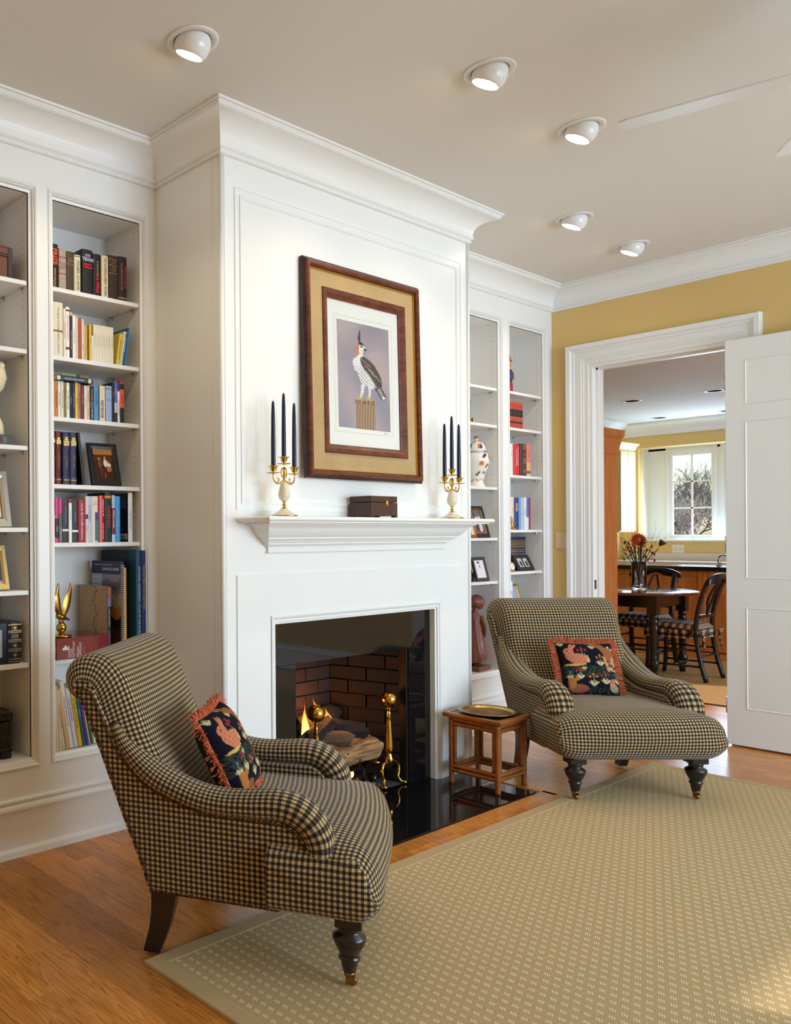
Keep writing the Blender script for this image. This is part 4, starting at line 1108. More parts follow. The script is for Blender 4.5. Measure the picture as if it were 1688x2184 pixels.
for s in (-1, 1):
    for z in (0.070, 0.093, ST_H - 0.060, ST_H - 0.036):
        r = 0.0115
        cane((-SX, SY * s, z), (SX, SY * s, z), r, st, 'rail'); cane((SX * s, -SY, z), (SX * s, SY, z), r, st, 'rail')
e = 0.152
MB().sweep([(-e, -e), (-e, e), (e, e), (e, -e)], [(0.0, ST_H - 0.024), (-0.006, ST_H - 0.022), (-0.008, ST_H - 0.012), (-0.006, ST_H - 0.003), (0.0, ST_H), (0.018, ST_H), (0.018, ST_H - 0.024)], closed=True).build('top_frame', BAM, st)
MB().box(-e + 0.017, e - 0.017, -e + 0.017, e - 0.017, ST_H - 0.015, ST_H - 0.002).build('top_panel', mat('black_lacquer', srgb(30, 29, 30), 0.25), st)
tray = thing('brass_tray', 'oval etched brass tray resting on the bamboo stool', 'tray', (4.105, 2.352, ST_H + 0.0072), 0)
TRAYM = mat('etched_brass', srgb(196, 158, 84), 0.24, metal=1.0, var=0.45, vscale=28, bump=0.15, bscale=60)
MB().lathe([(0.001, 0.001), (0.118, 0.001), (0.128, 0.004), (0.134, 0.010), (0.150, 0.014), (0.153, 0.013), (0.150, 0.0105), (0.134, 0.006), (0.120, 0.0), (0.001, 0.0)], 56, cap=False, sy=0.93).build('tray_dish', TRAYM, tray)
for rr in (0.112, 0.075): MB().lathe([(rr - 0.0015, 0.001), (rr, 0.0022), (rr + 0.0015, 0.001)], 56, cap=False, sy=0.93).build('etched_ring', ABRASS, tray)
# ------------------------------------------------------------------ on and above the mantel
ONYX = mat('onyx', srgb(234, 222, 196), 0.22, spec=0.5, var=0.10, vscale=14)
NAVYWAX = mat('navy_wax', srgb(26, 27, 58), 0.32, spec=0.5)
WICK = mat('wick', srgb(225, 220, 205), 0.9)
def candelabrum(where, x, y):
    t = thing('candelabrum', 'brass and cream onyx three-branch candelabrum ' + where, 'candelabrum', (x, y, 1.4015), 0, 'pair of candelabra on the mantel')
    MB().lathe([(0.056, 0.0), (0.058, 0.002), (0.058, 0.005), (0.054, 0.006)], 36).build('foot_rim', BRASS, t)
    MB().lathe([(0.054, 0.006), (0.050, 0.009), (0.032, 0.020), (0.018, 0.030), (0.014, 0.034)], 32).build('onyx_foot', ONYX, t)
    MB().lathe([(0.0145, 0.033), (0.012, 0.038), (0.006, 0.041), (0.006, 0.045), (0.011, 0.049), (0.006, 0.054), (0.005, 0.060), (0.009, 0.064), (0.010, 0.067)], 20).build('stem_knop', BRASS, t)
    MB().lathe([(0.009, 0.066), (0.020, 0.076), (0.0255, 0.088), (0.026, 0.098), (0.022, 0.118), (0.016, 0.140), (0.014, 0.146)], 28).build('onyx_vase', ONYX, t)
    MB().lathe([(0.006, 0.146), (0.0045, 0.15), (0.0045, 0.168), (0.008, 0.171), (0.0045, 0.176), (0.0045, 0.215)], 14).build('column', BRASS, t)
    heights = {}
    for k, (dx, zc) in enumerate(((0.0, 0.228), (-0.066, 0.186), (0.066, 0.186))):
        br = t
        if dx:
            s = 1 if dx > 0 else -1
            pts = smoothpath([(0.005 * s, 0, 0.158), (0.018 * s, 0, 0.150), (0.036 * s, 0, 0.142), (0.056 * s, 0, 0.148), (0.067 * s, 0, 0.168), (0.066 * s, 0, 0.187)], 5)
            b_ = MB().tube(pts, 0.0034, 8); b_.tube(smoothpath([(0.005 * s, 0, 0.168), (0.016 * s, 0, 0.185), (0.013 * s, 0, 0.206), (0.0, 0, 0.212)], 5), 0.0034, 8)
            b_.tube(smoothpath([(0.046 * s, 0, 0.143), (0.036 * s, 0, 0.152), (0.030 * s, 0, 0.160), (0.036 * s, 0, 0.166), (0.041 * s, 0, 0.160)], 4), 0.0026, 6)
            br = b_.build('branch', BRASS, t)
        MB().lathe([(0.004, zc - 0.004), (0.026, zc), (0.030, zc + 0.002), (0.030, zc + 0.003), (0.004, zc + 0.003), (0.005, zc + 0.008), (0.009, zc + 0.011), (0.014, zc + 0.018), (0.0145, zc + 0.026), (0.022, zc + 0.029), (0.022, zc + 0.031), (0.011, zc + 0.031), (0.0105, zc + 0.02), (0.001, zc + 0.02)], 24, (dx, 0, 0), cap=False).build('candle_cup', BRASS, t)
        nm = {0.0: 'middle', -0.066: 'left', 0.066: 'right'}[dx]
        c = thing('taper_candle', '%s navy taper candle of the candelabrum %s' % (nm, where), 'candle', (x + dx, y, 1.4015 + zc + 0.0205), 0, 'navy taper candles on the mantel')
        L = 0.292 + random.uniform(-0.004, 0.004)
        MB().lathe([(0.0099, 0.0), (0.0099, 0.02), (0.0096, L * 0.4), (0.0080, L * 0.8), (0.0062, L * 0.95), (0.0045, L * 0.985), (0.0015, L)], 20).build('wax', NAVYWAX, c)
        MB().tube([(0, 0, L - 0.002), (0.0006, 0, L + 0.005), (0.0015, 0, L + 0.009)], 0.0007, 5).build('wick', WICK, c)
candelabrum('at the left end of the mantel', 2.683, 2.462)
candelabrum('at the right end of the mantel', 3.963, 2.462)

BOXW = mat('mahogany_box', srgb(72, 46, 40), 0.35, var=0.25, vscale=20)
b = thing('keepsake_box', 'dark brown wooden box with round brass latch on the mantel', 'box', (3.338, 2.488, 1.4015), 0)
MB().cbox(-0.103, 0.103, -0.062, 0.062, 0.008, 0.072, c=0.0015).build('box_body', BOXW, b)
lid = MB().cbox(-0.103, 0.103, -0.062, 0.062, 0.0735, 0.103, c=0.003).build('lid', BOXW, b)
for sx in (-1, 1):
    for sy in (-1, 1): MB().cbox(sx * 0.092 - 0.011, sx * 0.092 + 0.011, sy * 0.051 - 0.011, sy * 0.051 + 0.011, 0.0, 0.009, c=0.001).build('foot', BOXW, b)
lt = MB().lathe([(0.0, 0.0), (0.011, 0.0), (0.0105, 0.002), (0.006, 0.003), (0.0, 0.004)], 22, cap=False).xform(Matrix.Translation((0.022, -0.0622, 0.071)) @ Matrix.Scale(1.6, 4, (0, 0, 1)) @ Matrix.Rotation(pi / 2, 4, 'X')).build('latch_plate', BRASS, b)
MB().ellipsoid((0.022, -0.068, 0.067), (0.004, 0.004, 0.004), 12, 8).build('latch_knob', BRASS, b)

# framed print of a crested hawk
CHERRY = wood_mat('cherry_frame', srgb(74, 36, 24), srgb(124, 66, 42), (6, 6, 14))
DKCHERRY = wood_mat('dark_frame', srgb(36, 24, 22), srgb(64, 36, 28), (6, 6, 14))
SUEDE = mat('tan_suede', srgb(186, 158, 114), 0.95, spec=0.1, var=0.14, vscale=9)
pic = thing('framed_print', 'framed print of a crested hawk on a post hanging above the mantel', 'picture', (3.348, YB - 0.004, 2.093), 0)
pic.rotation_euler = (radians(-1.1), 0, 0)
def fr(name, hx, hz, prof, m):
    return MB().sweep([(hx, -hz), (hx, hz), (-hx, hz), (-hx, -hz)], prof, closed=True, plane='y').build(name, m, pic)
Yp = -0.012
fr('outer_frame', 0.445, 0.510, [(0, Yp), (0, Yp - 0.018), (-0.004, Yp - 0.022), (-0.010, Yp - 0.022)], DKCHERRY)
fr('frame_moulding', 0.445, 0.510, [(-0.010, Yp - 0.020), (-0.012, Yp - 0.030), (-0.018, Yp - 0.036), (-0.030, Yp - 0.036), (-0.036, Yp - 0.030), (-0.038, Yp - 0.016)], CHERRY)
fr('gold_fillet', 0.4075, 0.4725, [(0.0, Yp - 0.015), (-0.002, Yp - 0.021), (-0.006, Yp - 0.022), (-0.008, Yp - 0.012)], GOLD)
fr('suede_liner', 0.400, 0.465, [(0.0, Yp - 0.012), (-0.02, Yp - 0.013), (-0.06, Yp - 0.018), (-0.083, Yp - 0.020), (-0.083, Yp - 0.012)], SUEDE)
fr('inner_frame', 0.3175, 0.3885, [(0.0, Yp - 0.014), (0.0, Yp - 0.026), (-0.006, Yp - 0.030), (-0.022, Yp - 0.028), (-0.038, Yp - 0.016), (-0.043, Yp - 0.014), (-0.043, Yp - 0.006)], CHERRY)
MATB = mat('ivory_mat_board', srgb(250, 246, 232), 0.9)
MB().box(-0.30, 0.30, Yp - 0.007, Yp, -0.37, 0.37).build('mat_board', MATB, pic)
fr('mat_line', 0.222, 0.280, [(0.0, Yp - 0.0073), (-0.0018, Yp - 0.0073)], mat('mat_rule', srgb(226, 200, 150), 0.8))
def c2p(x, y):
    u = (x - 169) / 890.0; t = 128 + 0.249 * (x - 180); b_ = 2000 + 0.118 * (x - 158)
    return (u, (y - t) / (b_ - t))
BIRD = [(k, [c2p(*p) for p in pl], c) for k, pl, c in (
    ('post', [(462, 1560), (475, 1530), (560, 1522), (700, 1518), (785, 1560), (800, 1620), (790, 2095), (458, 2040)], (176, 144, 112)),
    ('tail', [(782, 1345), (905, 1325), (993, 1500), (982, 1553), (910, 1555), (850, 1450)], (92, 80, 74)),
    ('tail2', [(830, 1362), (888, 1345), (955, 1490), (900, 1495)], (168, 158, 150)),
    ('tailtip', [(905, 1500), (965, 1490), (985, 1530), (930, 1545)], (236, 230, 222)),
    ('body', [(470, 810), (520, 720), (605, 760), (570, 850), (600, 1000), (680, 1100), (760, 1230), (800, 1340), (740, 1365), (700, 1300), (650, 1300), (600, 1310), (545, 1215), (500, 1060), (440, 1010), (420, 880), (440, 812)], (242, 236, 228)),
    ('legl', [(555, 1270), (625, 1280), (600, 1400), (562, 1490), (528, 1490), (550, 1380)], (240, 234, 228)),
    ('legr', [(665, 1270), (745, 1300), (722, 1400), (714, 1505), (680, 1500), (682, 1380)], (240, 234, 228)),
    ('nape', [(490, 580), (525, 515), (560, 545), (545, 640), (535, 745), (480, 795), (465, 660)], (204, 138, 98)),
    ('face', [(538, 588), (600, 590), (642, 650), (604, 700), (592, 782), (540, 765), (528, 680)], (240, 228, 214)),
    ('crown', [(518, 535), (565, 535), (632, 612), (590, 604), (540, 585)], (70, 56, 52)),
    ('crest', [(510, 400), (526, 440), (543, 325), (562, 345), (556, 525), (523, 525)], (58, 54, 66)),
    ('beak', [(608, 655), (655, 656), (664, 706), (640, 694), (608, 692)], (78, 74, 76)),
    ('wing', [(558, 800), (612, 795), (700, 855), (792, 955), (862, 1075), (908, 1180), (924, 1310), (902, 1332), (832, 1328), (762, 1205), (700, 1112), (620, 1022), (560, 920), (548, 850)], (92, 76, 66)))]
EYE = c2p(577, 622); FEET = [c2p(530, 1500), c2p(690, 1512)]; BAR = [c2p(640, 900), c2p(700, 1010), c2p(760, 1085), c2p(820, 1160)]
def hawk(u, v):
    n = 0.5 + 0.25 * sin(u * 7 + 2.2 * sin(v * 5)) + 0.25 * sin(v * 9 - u * 4 + 1.3)
    c = tuple(a + (b_ - a) * n for a, b_ in zip((158, 148, 156), (190, 170, 164)))
    if 0.12 < v + 0.22 * u < 0.40: c = tuple(q * 0.97 for q in c)
    for k, pl, col in BIRD:
        if inpoly(u, v, pl):
            c = col
            if k == 'post':
                g = sin(u * 120 + sin(v * 8) * 2) * 0.5 + 0.5; c = tuple(q * (0.80 + 0.26 * g) for q in col)
            if k == 'wing':
                g = sin((u * 0.8 - v * 0.6) * 150); c = tuple(q * (1.0 + 0.16 * g) for q in col)
                for (bu, bv) in BAR:
                    if abs((v - bv) - 0.35 * (u - bu)) < 0.004 and abs(u - bu) < 0.09: c = (176, 160, 146)
            if k == 'body' and v > 0.40 and sin(u * 130) * sin(v * 170 + u * 40) > 0.55: c = (84, 74, 68)
            if k in ('legl', 'legr') and sin(u * 150) * sin(v * 150) > 0.75: c = (150, 140, 130)
    if inell(u, v, EYE[0], EYE[1], 0.022, 0.007): c = (60, 44, 30)
    for (fu, fv) in FEET:
        for dx in (-0.075, -0.02, 0.06):
            if seg(u, v * 1.95, fu, fv * 1.95, fu + dx, fv * 1.95 + 0.05, 0.014): c = (216, 178, 104)
            if seg(u, v * 1.95, fu + dx, fv * 1.95 + 0.05, fu + dx * 1.2, fv * 1.95 + 0.115, 0.007): c = (62, 56, 58)
    return c
NU, NV = 120, 190
pm = MB().grid([[Vector((-0.2 + 0.4 * i / NU, Yp - 0.0076, 0.258 - 0.516 * j / NV)) for j in range(NV + 1)] for i in range(NU + 1)], smooth=False)
painted(pm, 'hawk_print', 0.6, lambda i, co: hawk((i // (NV + 1)) / NU, (i % (NV + 1)) / NV), pic)
MB().box(-0.275, 0.275, Yp - 0.0136, Yp - 0.0120, -0.345, 0.345).build('glazing', mat('picture_glass', (1, 1, 1, 1), 0.02, trans=1.0, ior=1.05), pic)

# light switch on the yellow wall
IVORY = mat('ivory_plastic', srgb(226, 206, 164), 0.4)
sw = thing('light_switch', 'ivory toggle light switch on yellow wall by the doorway', 'light switch', (XR - 0.0005, 2.951, 1.269), 0)
MB().cbox(-0.006, 0.0, -0.038, 0.038, -0.058, 0.058, c=0.003).build('cover_plate', IVORY, sw)
MB().cbox(-0.016, -0.005, -0.005, 0.005, -0.002, 0.014, c=0.0015).build('toggle', IVORY, sw)
for z in (-0.03, 0.03): MB().lathe([(0.0, 0.0), (0.003, 0.0), (0.0025, 0.001), (0.0, 0.0012)], 8, cap=False).xform(Matrix.Translation((-0.006, 0, z)) @ Matrix.Rotation(-pi / 2, 4, 'Y')).build('screw', IVORY, sw)
MB().tube(smoothpath([(0.145, 0, 0), (0.152, 0, 0.006), (0.157, 0, -0.002), (0.163, 0, 0.004), (0.170, 0, -0.001), (0.178, 0, 0.003), (0.186, 0, 0.0)], 4), 0.0006, 4).xform(Matrix.Translation((0, Yp - 0.0076, -0.270))).build('signature', mat('pencil', srgb(120, 116, 112), 0.9), pic)
# ------------------------------------------------------------------ books
def cmat(rgb, rough=0.45):
    return mat('book_%02x%02x%02x_%d' % (rgb[0], rgb[1], rgb[2], int(rough * 100)), srgb(*rgb), rough, spec=0.4)
ORD = ['first', 'second', 'third', 'fourth', 'fifth', 'sixth', 'seventh', 'eighth', 'ninth', 'tenth', 'eleventh', 'twelfth', 'thirteenth', 'fourteenth', 'fifteenth', 'sixteenth', 'seventeenth', 'eighteenth', 'nineteenth', 'twentieth', 'twenty-first', 'twenty-second', 'twenty-third', 'twenty-fourth']
def book(label, w, h, d, cover, group, hard=True, rough=0.45, letters=(), bands=(), patches=()):
    """upright book: origin at bottom of the spine, spine faces -Y, x in 0..w, fore edge at +Y"""
    t = thing('book', label, 'book', (0, 0, 0), 0, group)
    b = 0.0022 if hard else 0.0008; r = min(0.006, w * 0.22) if hard else min(0.002, w * 0.1)
    n = 6
    sp = [(w / 2 - w / 2 * cos(pi * k / n), -r * sin(pi * k / n) + r) for k in range(n + 1)]
    outer = [(w, d)] + [(w, r)] + sp[::-1][1:-1] + [(0, r), (0, d)]
    inner = [(b, d), (b, r + b + 0.001), (w - b, r + b + 0.001), (w - b, d)]
    MB().prism(outer + inner, 'z', 0.0, h).build('cover', cmat(cover, rough), t)
    MB().box(b, w - b, r + b + 0.001, d - (0.004 if hard else 0.0005), 0.003 if hard else 0.0004, h - (0.004 if hard else 0.0004)).build('pages', PAGES, t)
    for (z0, z1, c) in bands:
        q = MB(); m2 = len(sp)
        for (x, y) in sp: q.v.append((x, y - 0.0004, z0)); q.v.append((x, y - 0.0004, z1))
        for k in range(m2 - 1): q.face([2 * k, 2 * k + 2, 2 * k + 3, 2 * k + 1])
        q.build('spine_band', c if not isinstance(c, tuple) else cmat(c), t)
    for (x0, x1, z0, z1, c) in patches:
        MB().box(x0 * w, x1 * w, -0.0006, 0.0008, z0, z1).build('spine_patch', cmat(c), t)
    for L in letters:
        body, size, col, z, kw = (list(L) + [{}])[:5]
        kw = dict(kw); rot = kw.pop('rot', 1); xx = kw.pop('x', 0.5)
        mm = GOLD if col == 'gold' else cmat(col, 0.6)
        text(body, size, mm, t, (w * xx, -0.0012, z), (pi / 2, pi / 2 if rot == 1 else (-pi / 2 if rot == -1 else 0), 0), **kw)
    return t
def shelf_row(shelf, z, y, rows, group):
    for k, (x0, x1, h, col, desc, opt) in enumerate(rows):
        opt = dict(opt); pos = opt.pop('pos', '%s from left on the %s' % (ORD[k], shelf)); d = opt.pop('d', 0.145); dy = opt.pop('dy', 0.0); lean = opt.pop('lean', 0.0)
        o = book('%s book, %s' % (desc, pos), x1 - x0 - 0.0004, h, d, col, group, **opt)
        o.location = (x0, y + dy, z + 0.0004)
        if lean: o.rotation_euler = (0, lean, 0)
WH, CRM, BLK, RED, ORG, GLD = (240, 236, 228), (232, 220, 190), (26, 24, 24), (196, 28, 34), (236, 92, 40), 'gold'
shelf_row('top left bookcase shelf', 2.405, 3.052, [
    (1.8675, 1.9063, 0.191, BLK, 'black orange-lettered', dict(letters=[('PRIZE', 0.034, ORG, 0.135, dict(bold=0.0008, sx=0.85)), ('IRVING WALLACE', 0.0125, 'gold', 0.045, dict(sx=0.8, bold=0.0004))])),
    (1.9098, 1.9490, 0.179, (172, 158, 140), 'taupe cloth', dict(bands=[(0.138, 0.142, RED), (0.066, 0.070, RED)], letters=[('The Day\nof the\nJACKAL', 0.011, (176, 40, 44), 0.103, dict(rot=0)), ('FORSYTH', 0.005, (176, 40, 44), 0.045, dict(rot=0))])),
    (1.9489, 1.9896, 0.173, (74, 62, 46), 'olive brown cloth', dict(letters=[('The\nGuide', 0.0105, 'gold', 0.136, dict(rot=0)), ('R. K. NARAYAN', 0.0045, 'gold', 0.112, dict(rot=0))], bands=[(0.118, 0.119, GOLD)])),
    (1.9895, 2.0242, 0.166, (226, 212, 176), 'cream green-lettered', dict(letters=[('PIONEER, GO HOME', 0.0185, (38, 74, 44), 0.075, dict(sx=0.78))], bands=[(0.158, 0.161, (40, 36, 30))])),
    (2.0312, 2.0900, 0.200, (30, 27, 27), 'thick black', dict(d=0.20, letters=[('TEXAS', 0.021, (214, 222, 245), 0.155, dict(rot=0, bold=0.0004)), ('James A.\nMichener', 0.0135, (232, 30, 40), 0.127, dict(rot=0, bold=0.0005))], patches=[(0.25, 0.75, 0.168, 0.180, (158, 116, 160))])),
    (2.0903, 2.1351, 0.190, BLK, 'black yellow-and-red-lettered', dict(letters=[('SEVEN NOVELS', 0.010, (222, 200, 40), 0.125, {}), ('H.G. WELLS', 0.021, (236, 34, 40), 0.058, dict(bold=0.0006, sx=0.8))])),
    (2.1367, 2.1756, 0.191, (226, 208, 168), 'cream maroon-lettered', dict(letters=[('THE SILMARILLION', 0.0205, (138, 32, 30), 0.130, dict(sx=0.62)), ('J.R.R. TOLKIEN', 0.0185, (30, 26, 26), 0.045, dict(sx=0.62))])),
    (2.1779, 2.2312, 0.201, (58, 38, 26), 'dark brown leather', dict(bands=[(0.182, 0.184, GOLD), (0.155, 0.157, GOLD), (0.118, 0.120, GOLD)], letters=[('THE\nSOUTH', 0.0085, 'gold', 0.170, dict(rot=0)), ('TALES\nOF THE\nSEA', 0.0085, 'gold', 0.137, dict(rot=0))])),
    (2.2316, 2.2819, 0.206, (34, 24, 24), 'black gold-lettered', dict(letters=[('THE LIBERATION OF ONE', 0.0155, (190, 130, 50), 0.115, dict(sx=0.72, x=0.33)), ('ROMUALD SPASOWSKI', 0.0135, (222, 44, 60), 0.112, dict(sx=0.72, x=0.72))], bands=[(0.012, 0.018, (176, 122, 44))]))], 'hardbacks on the top shelf')
v7 = [(2.0885 + 0.01593 * k, 2.0885 + 0.01593 * (k + 1), 0.168, (234, 222, 196), 'uniform cream paperback', dict(hard=False, d=0.11, letters=[('COLLECTED STORIES', 0.0062, (120, 110, 96), 0.10, dict(sx=0.9))], bands=[(0.158, 0.1585, (150, 130, 110))])) for k in range(7)]
shelf_row('second left bookcase shelf', 2.107, 3.052, [
    (1.8660, 1.8752, 0.231, (238, 234, 222), 'white and yellow', dict(hard=False, bands=[(0.13, 0.228, (240, 196, 30))])),
    (1.8758, 1.9304, 0.237, (230, 220, 192), 'thick cream', dict(d=0.17, letters=[('The Book of Virtues', 0.0135, (120, 112, 92), 0.160, {}), ('William J. Bennett', 0.0125, (120, 112, 92), 0.058, {})], bands=[(0.108, 0.116, (150, 92, 76))])),
    (1.9306, 1.9416, 0.214, (238, 228, 204), 'slim ivory', dict(hard=False, letters=[('THE AMERICAN IDEA', 0.0075, (212, 96, 44), 0.12, {})])),
    (1.9425, 1.9617, 0.224, (242, 238, 230), 'white orange-lettered', dict(hard=False, letters=[('THE WINDS OF WISDOM', 0.0100, (216, 98, 60), 0.135, {})], bands=[(0.205, 0.212, (40, 36, 40)), (0.036, 0.048, (140, 60, 44))])),
    (1.9621, 1.9770, 0.205, (46, 38, 54), 'dark purple', dict(hard=False, letters=[('MEDITATIONS ON ART', 0.008, (206, 190, 170), 0.08, {})], bands=[(0.188, 0.204, (206, 170, 130))])),
    (1.9773, 1.9940, 0.193, (240, 236, 228), 'white paperback', dict(hard=False, letters=[('THE ROAD HOME', 0.0075, (110, 110, 140), 0.10, {})])),
    (1.9942, 2.0063, 0.186, (226, 206, 166), 'tan paperback', dict(hard=False)),
    (2.0065, 2.0250, 0.186, (162, 84, 62), 'brick red', dict(hard=False)),
    (2.0251, 2.0372, 0.182, (228, 212, 176), 'buff paperback', dict(hard=False, letters=[('POEMS', 0.006, (90, 80, 60), 0.06, {})])),
    (2.0374, 2.0464, 0.158, (210, 182, 134), 'slim tan', dict(hard=False, d=0.11)),
    (2.0468, 2.0555, 0.157, (204, 168, 112), 'slim brown', dict(hard=False, d=0.11)),
    (2.0660, 2.0775, 0.165, (232, 196, 60), 'yellow paperback', dict(hard=False, d=0.12, letters=[('FABLES', 0.006, (90, 60, 20), 0.09, {})])),
    (2.0779, 2.0881, 0.116, (226, 222, 214), 'short white', dict(hard=False, d=0.10))] + v7 + [
    (2.2130, 2.2350, 0.149, (216, 192, 66), 'leaning yellow', dict(hard=False, d=0.11, lean=0.155, letters=[('BABY AND CHILD CARE', 0.0085, (60, 54, 36), 0.075, dict(shear=0.2))])),
    (2.2365, 2.2520, 0.163, (226, 210, 180), 'leaning blue-edged', dict(hard=False, d=0.13, lean=0.155, patches=[(0.55, 1.0, 0.004, 0.155, (52, 118, 190))], letters=[('FIRST AID MANUAL', 0.008, (240, 240, 240), 0.10, dict(x=0.78))])),
    (2.2545, 2.2660, 0.182, (16, 98, 116), 'leaning teal', dict(hard=False, d=0.16, lean=0.150, patches=[(0.6, 1.0, 0.002, 0.180, (38, 126, 186))]))], 'paperbacks on the second shelf')
P3 = lambda t, s, c, z=0.08, **k: [(t, s, c, z, k)]
shelf_row('third left bookcase shelf', 1.842, 3.052, [
    (1.8680, 1.8824, 0.157, (214, 190, 150), 'sand paperback', dict(hard=False, d=0.11, letters=P3('THE KON-TIKI', 0.008, (50, 120, 130)))),
    (1.8839, 1.8980, 0.160, (222, 122, 40), 'orange and black', dict(hard=False, d=0.11, letters=P3('VANISHED PLANET', 0.009, (30, 26, 30)))),
    (1.8994, 1.9129, 0.158, (236, 232, 222), 'white grey-lettered', dict(hard=False, d=0.11, letters=P3('Nine Stories', 0.011, (120, 120, 126)))),
    (1.9144, 1.9295, 0.159, (230, 220, 194), 'ivory paperback', dict(hard=False, d=0.11, letters=P3('The Catcher in the Rye', 0.0085, (140, 130, 104)))),
    (1.9309, 1.9431, 0.156, (140, 124, 66), 'olive paperback', dict(hard=False, d=0.11, letters=P3('A NEW WORLD', 0.0075, (40, 36, 24), 0.11))),
    (1.9436, 1.9598, 0.156, (238, 234, 228), 'white script-lettered', dict(hard=False, d=0.11, letters=P3('For Whom the Bell', 0.0105, (30, 28, 30), shear=0.3))),
    (1.9604, 1.9726, 0.157, (34, 30, 30), 'slim black', dict(hard=False, d=0.11, letters=P3('LORD JIM', 0.0075, (206, 190, 160)))),
    (1.9735, 1.9889, 0.157, (34, 40, 66), 'navy paperback', dict(hard=False, d=0.11, letters=P3('SELECTED TALES', 0.0085, (190, 160, 90)))),
    (1.9889, 2.0040, 0.163, (234, 184, 40), 'bright yellow', dict(hard=False, d=0.11, letters=P3('THE WEB', 0.007, (120, 90, 20)))),
    (2.0043, 2.0179, 0.159, (172, 116, 106), 'dusty pink', dict(hard=False, d=0.11, letters=P3('THE MASTER BUILDER', 0.008, (110, 40, 50)))),
    (2.0191, 2.0353, 0.154, (116, 36, 40), 'maroon paperback', dict(hard=False, d=0.11, letters=P3('HARD TIMES', 0.008, (200, 170, 140), 0.09))),
    (2.0369, 2.0510, 0.152, (232, 222, 204), 'cream red-lettered', dict(hard=False, d=0.11, letters=P3('The Bluest Eye', 0.0075, (140, 90, 70)))),
    (2.0516, 2.0667, 0.153, (222, 196, 160), 'buff red-lettered', dict(hard=False, d=0.11, letters=[('MAD DUCKS', 0.0085, (30, 26, 26), 0.105, {}), ('VOYAGE', 0.0085, (196, 50, 50), 0.035, {})])),
    (2.0683, 2.0889, 0.154, (30, 27, 26), 'black amber-lettered', dict(hard=False, d=0.11, letters=[('AYN RAND', 0.011, (222, 150, 50), 0.115, {}), ('ANTHEM', 0.011, (236, 232, 226), 0.03, {})], patches=[(0.2, 0.8, 0.055, 0.085, (120, 100, 70))])),
    (2.0895, 2.1140, 0.155, (74, 150, 198), 'sky blue', dict(hard=False, d=0.12, letters=P3('THE JOURNAL', 0.0105, (28, 60, 100), 0.10))),
    (2.1150, 2.1515, 0.161, (226, 210, 164), 'cream and purple', dict(hard=False, d=0.13, letters=[('NIETZSCHE', 0.0195, (120, 44, 120), 0.055, dict(bold=0.0004, sx=0.8))], patches=[(0.0, 0.12, 0.0, 0.161, (84, 40, 96))])),
    (2.1547, 2.1890, 0.164, (156, 178, 214), 'pale blue', dict(hard=False, d=0.13, letters=[('Walden', 0.011, (70, 80, 110), 0.150, dict(rot=0)), ('and other\nwritings', 0.006, (90, 100, 130), 0.10, dict(rot=0))])),
    (2.1898, 2.2022, 0.182, (30, 28, 30), 'deep black', dict(hard=False, d=0.20, letters=P3('ESSAYS', 0.006, (170, 160, 150), 0.13))),
    (2.2029, 2.2204, 0.187, (92, 96, 150), 'violet blue', dict(hard=False, d=0.14, bands=[(0.0, 0.045, (38, 34, 40)), (0.045, 0.09, (196, 184, 206))], letters=P3('LIGHT', 0.010, (220, 214, 236), 0.14))),
    (2.2211, 2.2337, 0.186, (234, 232, 230), 'white blue-topped', dict(hard=False, d=0.14, bands=[(0.145, 0.186, (52, 56, 120))], letters=P3('THE GREAT DIVORCE', 0.0075, (40, 40, 50), 0.07))),
    (2.2344, 2.2588, 0.192, (30, 25, 26), 'black and orange-red', dict(hard=False, d=0.15, bands=[(0.07, 0.155, (222, 84, 40)), (0.18, 0.192, (196, 34, 34))], letters=P3('SULA', 0.015, (130, 50, 110), 0.11)))], 'paperbacks on the third shelf')
# two paperbacks lying on top of that row
for lab, x0, x1, z, th, col, pat in (('blue paperback lying flat on top of the third-shelf row', 1.883, 2.078, 2.0035, 0.019, (48, 66, 92), [(0.02, 0.11, (214, 216, 170)), (0.86, 0.94, (206, 210, 150))]), ('green and brown paperback lying on top of the blue one', 1.888, 2.05, 2.0230, 0.0155, (120, 92, 62), [(0.12, 0.62, (88, 108, 58)), (0.62, 0.72, (40, 36, 32))])):
    t = thing('book', lab, 'book', (x0, 3.04, z), 0, 'paperbacks on the third shelf')
    w = x1 - x0
    MB().prism([(0.0, 0.0), (w, 0.0), (w, th), (0.0, th)], 'y', 0.0, 0.0012).box(0, w, 0.0, 0.115, 0.0, 0.0009).box(0, w, 0.0, 0.115, th - 0.0009, th).build('cover', cmat(col), t)
    MB().box(0.0005, w - 0.0005, 0.0014, 0.1145, 0.001, th - 0.001).build('pages', PAGES, t)
    for (a, b, c) in pat: MB().box(a * w, b * w, -0.0006, 0.0002, 0.0005, th - 0.0005).build('spine_patch', cmat(c), t)
    if col[2] == 92: text("MELVILLE'S SHORT NOVELS", 0.0095, cmat((232, 232, 226), 0.6), t, (w * 0.48, -0.0009, th / 2), (pi / 2, 0, 0), sx=0.9)
    else: text('THE MERCHANT OF VENICE', 0.006, cmat((226, 224, 206), 0.6), t, (w * 0.37, -0.0009, th / 2), (pi / 2, 0, 0))
